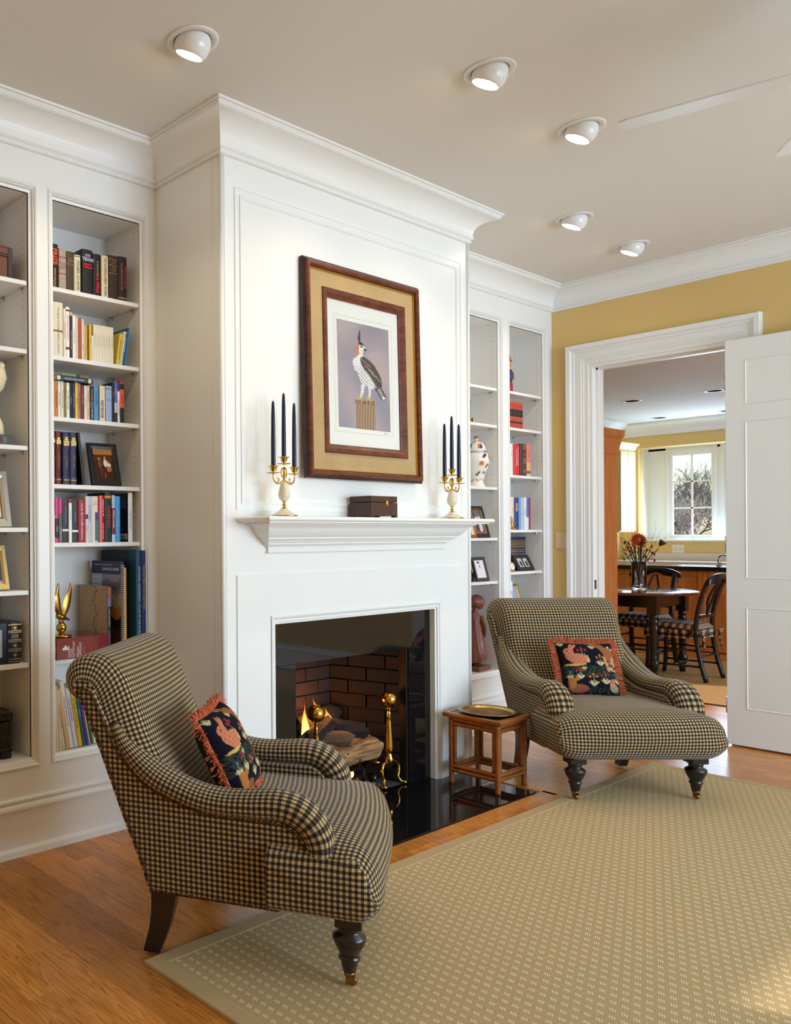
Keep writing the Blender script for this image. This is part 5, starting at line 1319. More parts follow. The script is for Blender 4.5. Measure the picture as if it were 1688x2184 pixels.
# matching gilt volumes and a leaning black album
def gilt_volume(x0, x1, h, col, desc, k):
    w = x1 - x0 - 0.0006
    o = book('%s gilt-tooled volume, %s from left on the fourth left bookcase shelf' % (desc, ORD[k]), w, h, 0.17, col, 'gilt volumes on the fourth shelf', letters=[('THE\nNEW\nHUMAN\nNATURE\nLIBRARY', w * 0.21, 'gold', h * 0.82, dict(rot=0, bold=0.0003)), ('EDITION', w * 0.16, 'gold', h * 0.085, dict(rot=0))])
    g = MB(); y = -0.001
    def line(pts): 
        for a, b in zip(pts, pts[1:]): g.tube([(a[0] * w, y, a[1] * h), (b[0] * w, y, b[1] * h)], 0.0007, 4)
    line([(0.12, 0.74), (0.12, 0.90), (0.34, 0.95), (0.66, 0.95), (0.88, 0.90), (0.88, 0.74), (0.6, 0.66), (0.4, 0.66), (0.12, 0.74)])
    line([(0.42, 0.66), (0.42, 0.15)]); line([(0.58, 0.66), (0.58, 0.15)]); line([(0.2, 0.53), (0.8, 0.53), (0.85, 0.50), (0.8, 0.47), (0.2, 0.47), (0.15, 0.50), (0.2, 0.53)])
    line([(0.12, 0.13), (0.88, 0.13), (0.88, 0.055), (0.6, 0.03), (0.4, 0.03), (0.12, 0.055), (0.12, 0.13)])
    g.build('gilt_tooling', GOLD, o); o.location = (x0, 3.052, 1.5494)
gilt_volume(1.8670, 1.8848, 0.232, (58, 40, 34), 'dark brown', 0)
gilt_volume(1.8858, 1.9158, 0.232, (98, 26, 38), 'maroon', 1)
gilt_volume(1.9218, 1.9596, 0.231, (32, 38, 78), 'navy blue', 2)
gilt_volume(1.9600, 1.9964, 0.232, (34, 42, 82), 'bright navy', 3)
o = book('slim black album leaning against the gilt volumes on the fourth shelf', 0.0145, 0.232, 0.2, (28, 28, 30), 'gilt volumes on the fourth shelf', hard=True); o.location = (2.0245, 3.052, 1.552); o.rotation_euler = (0, radians(-6.5), 0)

shelf_row('fifth left bookcase shelf', 1.294, 3.052, [
    (1.8680, 1.8807, 0.197, (206, 64, 48), 'red patterned', dict(hard=False, bands=[(0.12, 0.195, (70, 40, 34)), (0.105, 0.12, (150, 214, 206)), (0.0, 0.025, (222, 170, 200))])),
    (1.8813, 1.8989, 0.197, (214, 56, 132), 'hot pink and black', dict(hard=False, bands=[(0.02, 0.105, (34, 26, 34))], letters=P3('MOO', 0.010, (236, 230, 236), 0.06))),
    (1.9001, 1.9181, 0.195, (92, 90, 92), 'grey pink-labelled', dict(hard=False, bands=[(0.128, 0.19, (206, 62, 130))], letters=P3('NAOMI WOLF', 0.010, (230, 228, 228), 0.035))),
    (1.9186, 1.9511, 0.189, (40, 37, 38), 'white-banded black', dict(hard=False, bands=[(0.05, 0.059, WH)], letters=[('HENRY JAMES', 0.007, (222, 90, 50), 0.165, {}), ('The Wings of the Dove', 0.0075, (206, 204, 200), 0.118, {})])),
    (1.9515, 1.9684, 0.189, (236, 234, 228), 'white maroon-topped', dict(hard=False, bands=[(0.175, 0.188, (140, 26, 40))], letters=P3('Mrs. Dalloway', 0.007, (110, 110, 112), 0.12))),
    (1.9687, 2.0015, 0.190, (38, 36, 38), 'grey-banded black', dict(hard=False, bands=[(0.046, 0.055, WH)], letters=[('THACKERAY', 0.007, (222, 90, 50), 0.165, {}), ('The Black Tulip', 0.0075, (206, 204, 200), 0.115, {})])),
    (2.0019, 2.0405, 0.190, (168, 34, 56), 'crimson script-lettered', dict(letters=[('Sophy Burnham', 0.015, (240, 226, 226), 0.128, dict(shear=0.3)), ('Revelations', 0.017, (240, 226, 226), 0.052, dict(shear=0.3))])),
    (2.0409, 2.0705, 0.207, (226, 216, 200), 'cream and lavender', dict(patches=[(0.45, 1.0, 0.0, 0.207, (192, 194, 220)), (0.05, 0.42, 0.105, 0.125, (40, 50, 110))], letters=[('INDIGNATION', 0.011, (70, 74, 120), 0.13, dict(x=0.72)), ('Patron', 0.009, (190, 90, 100), 0.06, dict(x=0.25))])),
    (2.0723, 2.1103, 0.207, (232, 218, 190), 'cream blue-flowered', dict(letters=[('The\nGarden', 0.0085, (196, 70, 60), 0.176, dict(rot=0))], patches=[(0.5, 0.98, 0.10, 0.135, (44, 58, 130)), (0.55, 0.98, 0.006, 0.10, (44, 120, 112)), (0.5, 0.58, 0.006, 0.10, (46, 90, 190))])),
    (2.1105, 2.1458, 0.211, (196, 24, 34), 'glossy red', dict(rough=0.2, letters=[('MARLEY & ME', 0.0125, (240, 222, 216), 0.155, dict(x=0.68)), ('JOHN GROGAN', 0.010, (240, 210, 206), 0.05, dict(x=0.68))])),
    (2.1467, 2.1843, 0.226, (36, 58, 56), 'dark green red-lettered', dict(letters=[('INFERNO', 0.022, (222, 56, 40), 0.115, dict(spacing=1.1))], patches=[(0.3, 0.72, 0.0, 0.2, (28, 30, 30))], bands=[(0.2, 0.211, (232, 140, 40))])),
    (2.1846, 2.2045, 0.215, (130, 30, 52), 'maroon pale-topped', dict(hard=False, bands=[(0.155, 0.214, (176, 190, 224)), (0.0, 0.035, (190, 208, 232))], letters=P3('BOBOS in Paradise', 0.0105, (240, 232, 232), 0.105, bold=0.0003))),
    (2.2047, 2.2352, 0.210, (58, 150, 216), 'glossy sky blue', dict(rough=0.25, letters=P3('A SEA OF STORIES', 0.0095, (176, 206, 190), 0.11))),
    (2.2782, 2.3036, 0.228, (238, 236, 232), 'white and black', dict(hard=False, d=0.16, pos='at the right end of the fifth left bookcase shelf', letters=P3('THE RED TENT', 0.013, (150, 146, 142), 0.10)))], 'books on the fifth shelf')
# printed back cover of that last book
bk = [o for o in COL.objects if o.get('label', '').startswith('white and black')][0]
MB().box(-0.0008, 0.0002, 0.003, 0.158, 0.001, 0.226).build('back_cover_print', cmat((30, 30, 38)), bk)
MB().box(-0.0014, -0.0007, 0.02, 0.115, 0.155, 0.222).build('author_photo', cmat((92, 92, 96)), bk)
MB().box(-0.0014, -0.0007, 0.01, 0.10, 0.012, 0.038).build('barcode_label', cmat((214, 206, 204)), bk)
for k in range(9): MB().box(-0.0018, -0.0013, 0.02 + 0.007 * k, 0.0235 + 0.007 * k, 0.014, 0.030).build('barcode_bar', cmat((40, 40, 44)), bk)

# sixth shelf: dictionary lying flat, atlases and reports standing
DICT = (116, 22, 32)
t = thing('book', 'thick burgundy dictionary lying flat under the brass eagle', 'book', (1.872, 3.032, 0.7856), 0)
w, th, dp = 0.276, 0.092, 0.205
MB().prism([(0, 0)] + [(0, 0)] * 0 + [(0.0, 0.006), (0.0, th - 0.006), (0.0, th)] + [(dp, th), (dp, th - 0.004), (0.012, th - 0.004), (0.008, th / 2), (0.012, 0.004), (dp, 0.004), (dp, 0)], 'x', 0, w).build('cover', mat('burgundy_gloss', srgb(*DICT), 0.16, coat=0.4), t)
MB().box(0.004, w - 0.004, 0.012, dp - 0.004, 0.004, th - 0.004).build('pages', PAGES, t)
for k, (bd, sz, c) in enumerate((('THE', 0.009, (200, 160, 160)), ('RANDOM', 0.0145, (236, 228, 226)), ('HOUSE', 0.0145, (236, 228, 226)), ('DICTIONARY', 0.0145, (236, 228, 226)), ('OF THE', 0.006, (200, 160, 160)), ('ENGLISH', 0.0145, (236, 228, 226)), ('LANGUAGE', 0.0145, (236, 228, 226)), ('SECOND EDITION', 0.008, (190, 110, 116)), ('UNABRIDGED', 0.008, (190, 110, 116)))):
    text(bd, sz, cmat(c, 0.5), t, (0.052 + (0.0, 0.011, 0.023, 0.035, 0.046, 0.057, 0.069, 0.081, 0.090)[k], -0.0012, 0.006), (pi / 2, -pi / 2, 0), align='LEFT', sx=0.82)
MB().prism([(0.028, 0.040), (0.062, 0.040), (0.062, 0.046), (0.056, 0.052), (0.052, 0.052), (0.050, 0.060), (0.040, 0.060), (0.038, 0.052), (0.034, 0.052), (0.028, 0.046)], 'y', -0.0012, -0.0002).build('house_emblem', cmat((226, 216, 206)), t)
o = book('tan map-covered paperback beside the burgundy dictionary', 0.0195, 0.307, 0.235, (22, 20, 22), 'large books on the sixth shelf', hard=False, letters=[('Lewis and Clark', 0.0125, (206, 200, 190), 0.165, {}), ('ACROSS THE DIVIDE', 0.0065, (180, 176, 166), 0.075, {})], patches=[(0.0, 1.0, 0.262, 0.304, (150, 84, 66)), (0.0, 1.0, 0.215, 0.260, (120, 100, 130))])
o.location = (2.1515, 3.045, 0.7856)
def mapfn(i, co):
    y, z = co.y, co.z
    c = (182, 148, 110)
    if abs(y - (0.10 + 0.012 * sin(z * 60) + 0.006 * sin(z * 170))) < 0.004: c = (128, 92, 66)
    elif sin(z * 320 + sin(y * 60) * 2) > 0.9 and sin(y * 90 + z * 40) > 0.2: c = (150, 116, 84)
    return c
painted(MB().grid([[Vector((-0.0006, 0.002 + 0.231 * i / 50, 0.001 + 0.305 * j / 90)) for j in range(91)] for i in range(51)], smooth=False), 'map_cover', 0.6, mapfn, o)
o = book('navy and sunset-covered spiral-bound report behind the map-covered book', 0.014, 0.420, 0.24, (34, 34, 66), 'large books on the sixth shelf', hard=False)
o.location = (2.2195, 3.03, 0.7856)
def sunset(i, co):
    y, z = co.y / 0.24, co.z / 0.42
    if z > 0.86: return (38, 40, 86)
    if y > 0.66 and z > 0.6: return (196, 196, 206)
    f = z + 0.04 * sin(y * 9)
    if f < 0.08: return (36, 36, 84)
    if f < 0.30: return (88, 50, 34)
    if f < 0.40: return (44, 34, 40)
    if f < 0.52: return (198, 128, 66)
    if f < 0.66: return (206, 186, 166)
    return (150, 140, 152) if sin(f * 30 + y * 4) > -0.2 else (110, 100, 122)
painted(MB().grid([[Vector((-0.0006, 0.002 + 0.236 * i / 40, 0.001 + 0.418 * j / 80)) for j in range(81)] for i in range(41)], smooth=False), 'report_cover', 0.35, sunset, o)
text('CHOICE IS OURS!', 0.017, cmat((240, 240, 244), 0.6), o, (-0.0013, 0.085, 0.382), (pi / 2, 0, -pi / 2), shear=0.2, bold=0.0003)
text('The BAY IS NOT SAVED YET...', 0.012, cmat((220, 222, 236), 0.6), o, (-0.0013, 0.145, 0.402), (pi / 2, 0, -pi / 2), shear=0.2)
text('BAY', 0.036, cmat((236, 236, 240), 0.6), o, (-0.0013, 0.040, 0.022), (pi / 2, 0, -pi / 2), shear=0.2, bold=0.0006)
for k in range(4): text('for the future and', 0.0075, cmat((60, 60, 66), 0.6), o, (-0.0013, 0.20, 0.352 - 0.02 * k), (pi / 2, 0, -pi / 2))
sp_ = MB()
for k in range(46): sp_.tube([(0.007 + 0.009 * cos(a), 0.0 + 0.009 * sin(a), 0.02 + 0.0085 * k) for a in [radians(v) for v in (-40, -90, -140, -190, -220)]], 0.0013, 5)
q = sp_.build('spiral_binding', mat('white_plastic', srgb(232, 232, 234), 0.35), o); q['kind'] = 'stuff'
o = book('yellow-spined folio between the spiral report and the blue atlas', 0.0135, 0.390, 0.24, (226, 164, 40), 'large books on the sixth shelf', hard=False); o.location = (2.2350, 3.03, 0.7856)
o = book('tall teal blue atlas with silver lettering on the sixth shelf', 0.0300, 0.470, 0.28, (24, 74, 104), 'large books on the sixth shelf', letters=[('NATIONAL GEOGRAPHIC  ATLAS OF THE WORLD', 0.0165, (196, 214, 206), 0.235, dict(sx=0.86))])
o.location = (2.2800, 2.995, 0.7856)
MB().box(-0.0006, 0.0, 0.06, 0.278, 0.002, 0.468).build('cover_panel', cmat((20, 38, 62)), o)
o = book('tall royal blue atlas with yellow lettering against the bookcase side', 0.0235, 0.469, 0.28, (34, 48, 116), 'large books on the sixth shelf', letters=[('Historical Atlas of the United States', 0.0165, (226, 176, 60), 0.30, dict(sx=0.85))])
o.location = (2.3115, 2.995, 0.7856)
MB().sweep([(0.008, 0.045), (0.008, 0.060), (0.0165, 0.060), (0.0165, 0.045)], [(0.0, -0.001), (0.0, -0.0006), (0.0018, -0.0006)], closed=True, plane='y').build('border_emblem', cmat((226, 176, 60)), o)

# brass eagle on the dictionary
eg = thing('eagle_figurine', 'brass eagle with raised wings standing on a globe', 'figurine', (1.935, 3.095, 0.8786), 0)
MB().lathe([(0.046, 0.0), (0.047, 0.004), (0.042, 0.008), (0.018, 0.012), (0.010, 0.018)], 32).build('pedestal', BRASS, eg)
MB().ellipsoid((0, 0, 0.040), (0.0235, 0.0235, 0.0245), 24, 16).build('globe', BRASS, eg)
bd = MB().tube(smoothpath([(-0.024, -0.006, 0.083), (-0.020, -0.004, 0.091), (-0.008, 0, 0.089), (0.010, 0, 0.083), (0.026, 0, 0.078), (0.044, 0.0, 0.070)], 4), [0.003, 0.007, 0.008, 0.009, 0.0115, 0.013, 0.0135, 0.0135, 0.014, 0.0145, 0.0145, 0.014, 0.0125, 0.011, 0.0095, 0.008, 0.0065, 0.006, 0.005, 0.004, 0.003][:21], 12)
bd.tube([(-0.008, 0, 0.078), (-0.009, 0, 0.062)], 0.0045, 8).tube([(0.010, 0, 0.076), (0.009, 0, 0.062)], 0.0045, 8)
bd.build('eagle_body', ABRASS, eg)
for s in (-1, 1):
    base = Vector((-0.008 if s < 0 else 0.012, 0.006 * s, 0.090)); wg = MB(); P = []
    ctr = smoothpath([tuple(base), (base.x + (-0.018 if s < 0 else 0.020), 0.014 * s, 0.125), (base.x + (-0.024 if s < 0 else 0.034), 0.016 * s, 0.170), (base.x + (-0.018 if s < 0 else 0.044), 0.012 * s, 0.205), (base.x + (-0.012 if s < 0 else 0.043), 0.010 * s, 0.238)], 5)
    m = len(ctr)
    for k, p in enumerate(ctr):
        f = k / (m - 1); wd = (0.010 + 0.008 * sin(pi * min(1, f * 1.4))) * (1 - f ** 5) * (1 - 0.06 * (k % 2)) + 0.0015
        P.append([p + Vector((-wd, 0, 0)), p + Vector((-wd * 0.4, -0.003, 0)), p + Vector((wd * 0.5, -0.0025, -0.003)), p + Vector((wd, 0, -0.006)), p + Vector((wd * 0.4, 0.002, -0.003)), p + Vector((-wd * 0.4, 0.0015, 0)), p + Vector((-wd, 0, 0))])
    wg.grid(P); wg.build('wing', ABRASS, eg)

# bottom shelf: paperbacks leaning to the left
LEAN = [(1.872, 0.016, 0.285, (222, 202, 160), 'tan quarto', [], 2), (1.890, 0.012, 0.26, (226, 208, 168), 'cream booklet', [], 2.5), (1.904, 0.014, 0.265, (216, 200, 170), 'buff paperback', [('BASIC DEMONSTRATION', 0.0095, (176, 50, 60), 0.15, {})], 8),
    (1.922, 0.015, 0.270, (214, 178, 128), 'brown paper-covered', [], 9), (1.940, 0.020, 0.30, (226, 222, 214), 'white red-lettered', [('Watercolor Bold and Free', 0.0125, (186, 44, 60), 0.165, {})], 10), (1.963, 0.020, 0.265, (206, 206, 220), 'pale lavender', [('AQUA TECHNIQUES', 0.0110, (54, 46, 140), 0.17, {})], 10),
    (1.986, 0.021, 0.27, (222, 178, 40), 'yellow craft', [('the Book of Handicrafts', 0.0145, (44, 38, 30), 0.15, {})], 10), (2.010, 0.016, 0.26, (28, 90, 84), 'deep teal', [('DRAWING', 0.008, (150, 190, 180), 0.15, {})], 10.5), (2.028, 0.015, 0.25, (66, 44, 150), 'violet pink-topped', [('The Colored Pencil', 0.0105, (206, 50, 110), 0.12, {})], 10.5),
    (2.045, 0.012, 0.26, (232, 190, 70), 'amber slim', [], 11), (2.060, 0.013, 0.25, (44, 100, 64), 'leaf green', [('PASTEL', 0.008, (226, 230, 220), 0.16, {})], 11), (2.075, 0.017, 0.25, (236, 234, 228), 'white striped', [('ARTIST', 0.010, (190, 60, 60), 0.14, {})], 11)]
for k, (x, w, h, c, dsc, lt, an) in enumerate(LEAN):
    o = book('%s book leaning left, %s from left on the bottom shelf' % (dsc, ORD[k]), w, h, 0.19, c, 'art books on the bottom shelf', hard=False, letters=lt)
    o.location = (x + sin(radians(an)) * 0.02, 3.042 + (0.0 if k < 9 else 0.012), 0.3885 + w * sin(radians(an))); o.rotation_euler = (0, radians(-an), 0)

# ------------------------------------------------------------------ picture frames
def photo_frame(label, loc, rz, w, h, lean, frame_w, fm, fn, group=None, liner=None, mat_c=None, easel=True, thick=0.014, rough=0.3):
    t = thing('photo_frame', label, 'picture frame', loc, rz, group)
    R = Matrix.Rotation(-lean, 4, 'X')
    b0 = thick * sin(lean)
    def put(mb, name, m): mb.xform(Matrix.Translation((0, 0, b0)) @ R); return mb.build(name, m, t)
    put(MB().sweep([(w / 2, 0), (w / 2, h), (-w / 2, h), (-w / 2, 0)], [(0.0, thick), (0.0, 0.002), (-0.002, 0.0), (-frame_w * 0.6, 0.0), (-frame_w, 0.004), (-frame_w, thick)], closed=True, plane='y'), 'frame', fm)
    iw, ih = w / 2 - frame_w, h - 2 * frame_w
    if liner:
        put(MB().sweep([(iw, frame_w), (iw, h - frame_w), (-iw, h - frame_w), (-iw, frame_w)], [(0.0, 0.004), (-0.003, 0.001), (-0.007, 0.004)], closed=True, plane='y'), 'liner', liner)
    if mat_c:
        put(MB().box(-iw, iw, 0.006, 0.0075, frame_w, h - frame_w), 'mat_board', cmat(mat_c, 0.9)); iw2, z0, z1 = iw * 0.68, frame_w + ih * 0.16, h - frame_w - ih * 0.16
    else: iw2, z0, z1 = iw, frame_w, h - frame_w
    n, m = 36, 48
    mb = MB().grid([[Vector((-iw2 + 2 * iw2 * i / n, 0.0056, z0 + (z1 - z0) * j / m)) for j in range(m + 1)] for i in range(n + 1)], smooth=False)
    mb.xform(Matrix.Translation((0, 0, b0)) @ R)
    painted(mb, 'photograph', rough, lambda i, co: fn((i // (m + 1)) / n, (i % (m + 1)) / m), t)
    put(MB().box(-w / 2 + 0.002, w / 2 - 0.002, thick - 0.002, thick, 0.002, h - 0.002), 'backing_board', cmat((92, 62, 40), 0.9))
    if easel:
        zt = h * 0.62
        top = (Matrix.Translation((0, 0, b0)) @ R) @ Vector((0, thick, zt))
        st_ = MB().prism([(-w * 0.12, 0), (w * 0.12, 0), (w * 0.06, top.z), (-w * 0.06, top.z)], 'y', 0, 0.003).build('easel_strut', cmat((150, 92, 44), 0.8), t)
        st_.location = (0, top.y + 0.045, 0); st_.rotation_euler = (radians(12), 0, 0)
    return t
BLKF = mat('black_frame', srgb(24, 22, 22), 0.35); GOLDF = mat('gold_leaf_frame', srgb(196, 152, 72), 0.3, metal=0.9); SILVF = mat('champagne_frame', srgb(176, 168, 152), 0.3, metal=0.6); BRNF = mat('brown_frame', srgb(66, 44, 40), 0.3)
def old_photo(u, v):
    c = (52, 28, 16)
    if v > 0.82: c = (214, 140, 70) if sin(u * 46) * sin(v * 60) > -0.2 else (120, 66, 30)
    elif v > 0.62: c = (96, 50, 24) if sin(u * 30 + v * 20) > 0 else (60, 32, 18)
    for (x, y, a, b, col) in ((0.28, 0.68, 0.06, 0.05, (190, 120, 70)), (0.58, 0.72, 0.055, 0.05, (206, 140, 90)), (0.72, 0.58, 0.055, 0.05, (206, 140, 90)), (0.30, 0.52, 0.10, 0.13, (140, 62, 30)), (0.58, 0.55, 0.09, 0.12, (232, 222, 210)), (0.76, 0.46, 0.10, 0.10, (226, 214, 200)), (0.74, 0.36, 0.13, 0.09, (190, 100, 40)), (0.34, 0.28, 0.05, 0.14, (110, 50, 26)), (0.52, 0.16, 0.03, 0.08, (190, 80, 30))):
        if inell(u, v, x, y, a, b): c = col
    return c
photo_frame('black frame with an amber group photograph beside the gilt volumes', (2.172, 3.068, 1.5494), radians(-6), 0.156, 0.206, radians(15), 0.027, BLKF, old_photo)
# left-hand bay
LTH = mat('worn_leather', srgb(104, 54, 34), 0.5, var=0.4, vscale=18, bump=0.3, bscale=60); LTHD = mat('dark_leather_strap', srgb(52, 36, 28), 0.5)
bx_ = thing('leather_box', 'worn brown leather box with dark straps at far left', 'box', (1.546, 3.157, 2.4054), 0)
MB().cbox(-0.20, 0.138, -0.085, 0.085, 0.0, 0.098, c=0.004).build('box_body', LTH, bx_)
MB().cbox(-0.203, 0.141, -0.088, 0.088, 0.101, 0.140, c=0.008).build('lid', LTH, bx_)
MB().cbox(-0.205, 0.143, -0.090, 0.090, 0.094, 0.106, c=0.002).build('rim_strap', LTHD, bx_)
MB().cbox(0.118, 0.142, -0.0895, 0.0895, 0.001, 0.135, c=0.003).build('corner_strap', LTHD, bx_)
CER = mat('cream_glaze', srgb(238, 222, 186), 0.18, coat=0.4, var=0.05, vscale=9)
vz = thing('ceramic_bust', 'cream glazed ceramic figure with scalloped crown at far left', 'figurine', (1.590, 3.15, 1.7484), 0)
MB().lathe([(0.075, 0.0), (0.085, 0.01), (0.082, 0.05), (0.060, 0.10), (0.040, 0.14), (0.038, 0.155), (0.060, 0.175), (0.085, 0.205), (0.098, 0.245), (0.092, 0.285), (0.070, 0.305), (0.062, 0.315), (0.0, 0.322)], 36, cap=False).build('figure_body', CER, vz)
for k in range(9):
    a = 2 * pi * k / 9; MB().ellipsoid((0.072 * cos(a), 0.072 * sin(a), 0.297), (0.020, 0.020, 0.018), 12, 8).build('petal', CER, vz)
bb = thing('book', 'small black leather book lying under the cream ceramic figure', 'book', (1.457, 3.052, 1.7064), 0)
MB().prism([(0, 0)] + [(0.215, 0), (0.224, 0.005), (0.226, 0.02), (0.222, 0.036), (0.21, 0.0415), (0, 0.0415)], 'y', 0, 0.18).build('cover', mat('black_leather', srgb(34, 26, 25), 0.4), bb)
MB().box(0.128, 0.165, -0.0008, 0, 0.012, 0.030).build('title_label', cmat((96, 28, 34)), bb)
text('COLLECTED\nPROSE\nVOLUME', 0.006, cmat((206, 196, 176), 0.6), bb, (0.180, -0.0012, 0.021), (pi / 2, -pi / 2, 0))
photo_frame('champagne frame with gold liner at far left, third shelf up', (1.552, 3.075, 1.3604), 0.0, 0.26, 0.245, radians(12), 0.036, SILVF, lambda u, v: (206, 208, 216) if v > 0.45 else (226, 226, 228), None, GOLDF)
photo_frame('brushed gold frame with a dark portrait at far left', (1.556, 3.085, 1.0944), 0.0, 0.24, 0.195, radians(14), 0.030, mat('brushed_gold', srgb(190, 160, 104), 0.28, metal=0.9), lambda u, v: (66, 62, 84) if inell(u, v, 0.85, 0.45, 0.35, 0.4) else (170, 168, 184), None)
fb_ = thing('book_shaped_frame', 'navy gilt book-shaped photo box at far left', 'photo box', (1.571, 3.068, 0.7864), 0)
MB().cbox(-0.19, 0.08, 0.0, 0.17, 0.0, 0.175, c=0.004).build('box_body', mat('navy_leatherette', srgb(20, 22, 34), 0.35), fb_)
spn = MB().prism([(0.080, 0.004), (0.088, 0.001), (0.098, -0.003), (0.112, -0.0045), (0.128, -0.003), (0.138, 0.001), (0.146, 0.008), (0.146, 0.16), (0.080, 0.16)], 'z', 0.002, 0.173).build('spine', mat('navy_leather', srgb(26, 30, 54), 0.35), fb_)
for z in (0.008, 0.018, 0.052, 0.060, 0.092, 0.099, 0.130, 0.137, 0.163): MB().box(0.082, 0.144, -0.0056, -0.001, z, z + 0.0026).build('gilt_band', GOLD, fb_)
for z in (0.036, 0.076, 0.150): MB().prism([(0.113, z - 0.008), (0.117, z - 0.002), (0.124, z), (0.117, z + 0.002), (0.113, z + 0.008), (0.109, z + 0.002), (0.102, z), (0.109, z - 0.002)], 'y', -0.0062, -0.004).build('gilt_ornament', GOLD, fb_)
text('CHARLES\nMEMOIRS', 0.0085, GOLD, fb_, (0.113, -0.0062, 0.115), (pi / 2, 0, 0))
painted(MB().grid([[Vector((-0.06 + 0.115 * i / 20, -0.0008, 0.03 + 0.115 * j / 20)) for j in range(21)] for i in range(21)], smooth=False), 'photograph', 0.4, lambda i, co: (70, 72, 86) if inell(co.x, co.z, 0.0, 0.088, 0.03, 0.045) else (168, 168, 176), fb_)
ch = thing('black_chest', 'black carved wooden chest on feet at far left bottom', 'chest', (1.546, 3.168, 0.3884), 0)
CW = mat('black_carved_wood', srgb(24, 21, 20), 0.35, bump=0.7, bscale=55)
MB().cbox(-0.13, 0.125, -0.10, 0.10, 0.045, 0.155, c=0.006).build('chest_body', CW, ch)
MB().cbox(-0.135, 0.130, -0.105, 0.105, 0.158, 0.200, c=0.006).build('lid', CW, ch)
MB().cbox(-0.132, 0.127, -0.102, 0.102, 0.030, 0.046, c=0.003).build('base_rail', CW, ch)
for sx in (-0.105, 0.10):
    for sy in (-0.08, 0.08): MB().cbox(sx - 0.024, sx + 0.024, sy - 0.02, sy + 0.02, 0.0, 0.031, c=0.004).build('foot', CW, ch)

# ------------------------------------------------------------------ right-hand bookcase contents
RG = 'red volumes on the right bookcase'
for k in range(7):
    x0 = 5.6308 + 0.02864 * k
    o = book('orange-red gilt volume, %s from left in the matching red set' % ORD[k], 0.028, 0.190, 0.15, (190, 72, 44), RG, bands=[(0.085, 0.135, (32, 28, 28)), (0.037, 0.050, (44, 34, 28)), (0.104, 0.106, GOLD), (0.116, 0.118, GOLD), (0.072, 0.074, GOLD), (0.182, 0.184, GOLD)], letters=[('N', 0.012, (40, 30, 26), 0.158, dict(rot=0)), ('II', 0.010, (40, 30, 26), 0.062, dict(rot=0)), ('N', 0.011, (40, 30, 26), 0.018, dict(rot=0))])
    o.location = (x0, 3.06, 2.0684)
o = book('slim dark book standing left of the gold trinket on the right bookcase', 0.026, 0.154, 0.13, (52, 44, 44), 'books on the right bookcase', bands=[(0.02, 0.022, GOLD), (0.07, 0.072, GOLD), (0.12, 0.122, GOLD)]); o.location = (5.135, 3.062, 2.0684)
tr = thing('gold_trinket', 'tiny gold ornament beside the slim dark book', 'ornament', (5.203, 3.075, 2.0684), 0)
MB().lathe([(0.013, 0.0), (0.010, 0.006), (0.006, 0.010), (0.012, 0.020), (0.013, 0.028), (0.007, 0.036), (0.0, 0.040)], 16, cap=False).build('ornament_body', GOLDF, tr)
shelf_row('right bookcase middle shelf', 1.734, 3.06, [
    (5.6443, 5.6926, 0.223, (232, 226, 212), 'ivory', dict(letters=[('VERSE', 0.010, (60, 50, 50), 0.15, {})])),
    (5.6960, 5.7836, 0.222, (206, 24, 36), 'wide bright red', dict(d=0.2, letters=[('The New Oxford', 0.0185, (244, 232, 230), 0.14, dict(x=0.66)), ('Annotated Bible', 0.0185, (244, 232, 230), 0.125, dict(x=0.42))])),
    (5.7840, 5.8045, 0.229, (92, 54, 32), 'brown leather', dict(d=0.2)),
    (5.8049, 5.8330, 0.232, (46, 46, 56), 'slate grey', dict(d=0.2)),
    (5.8333, 5.8740, 0.231, (120, 92, 46), 'gold and maroon tooled', dict(d=0.18, bands=[(0.16, 0.19, (92, 24, 30)), (0.13, 0.15, (92, 24, 30)), (0.05, 0.09, (92, 24, 30)), (0.0, 0.025, (92, 24, 30))])),
    (5.8742, 5.9307, 0.236, (226, 130, 112), 'salmon and yellow', dict(hard=False, d=0.17, bands=[(0.04, 0.10, (232, 180, 100)), (0.02, 0.04, (96, 88, 150)), (0.0, 0.02, (236, 206, 80))], letters=[('STORIES', 0.010, (176, 70, 80), 0.16, {})]))], 'books on the right bookcase')
shelf_row('shelf below the wide red book', 1.349, 3.06, [
    (5.6535, 5.7019, 0.232, (226, 208, 186), 'pale peach', dict(letters=[('GARDEN', 0.010, (150, 110, 90), 0.14, {})])),
    (5.7053, 5.7610, 0.227, (34, 44, 106), 'navy gilt-labelled', dict(letters=[('I\nI\nI', 0.010, 'gold', 0.05, dict(rot=0))], patches=[(0.25, 0.75, 0.13, 0.19, (180, 140, 66))])),
    (5.7613, 5.7928, 0.230, (88, 150, 214), 'light blue', dict(hard=False)),
    (5.7931, 5.8390, 0.231, (184, 190, 190), 'grey jacketed', dict(letters=[('ATLAS', 0.010, (150, 130, 90), 0.12, {})])),
    (5.8393, 5.8678, 0.234, (236, 234, 230), 'white dark-lettered', dict(hard=False, letters=[('HISTORY', 0.014, (60, 50, 90), 0.13, {})])),
    (5.8680, 5.8980, 0.235, (60, 130, 206), 'bright blue and white', dict(hard=False, bands=[(0.0, 0.09, (222, 232, 240))])),
    (5.8984, 5.9294, 0.231, (166, 28, 60), 'crimson', dict())], 'books on the right bookcase')
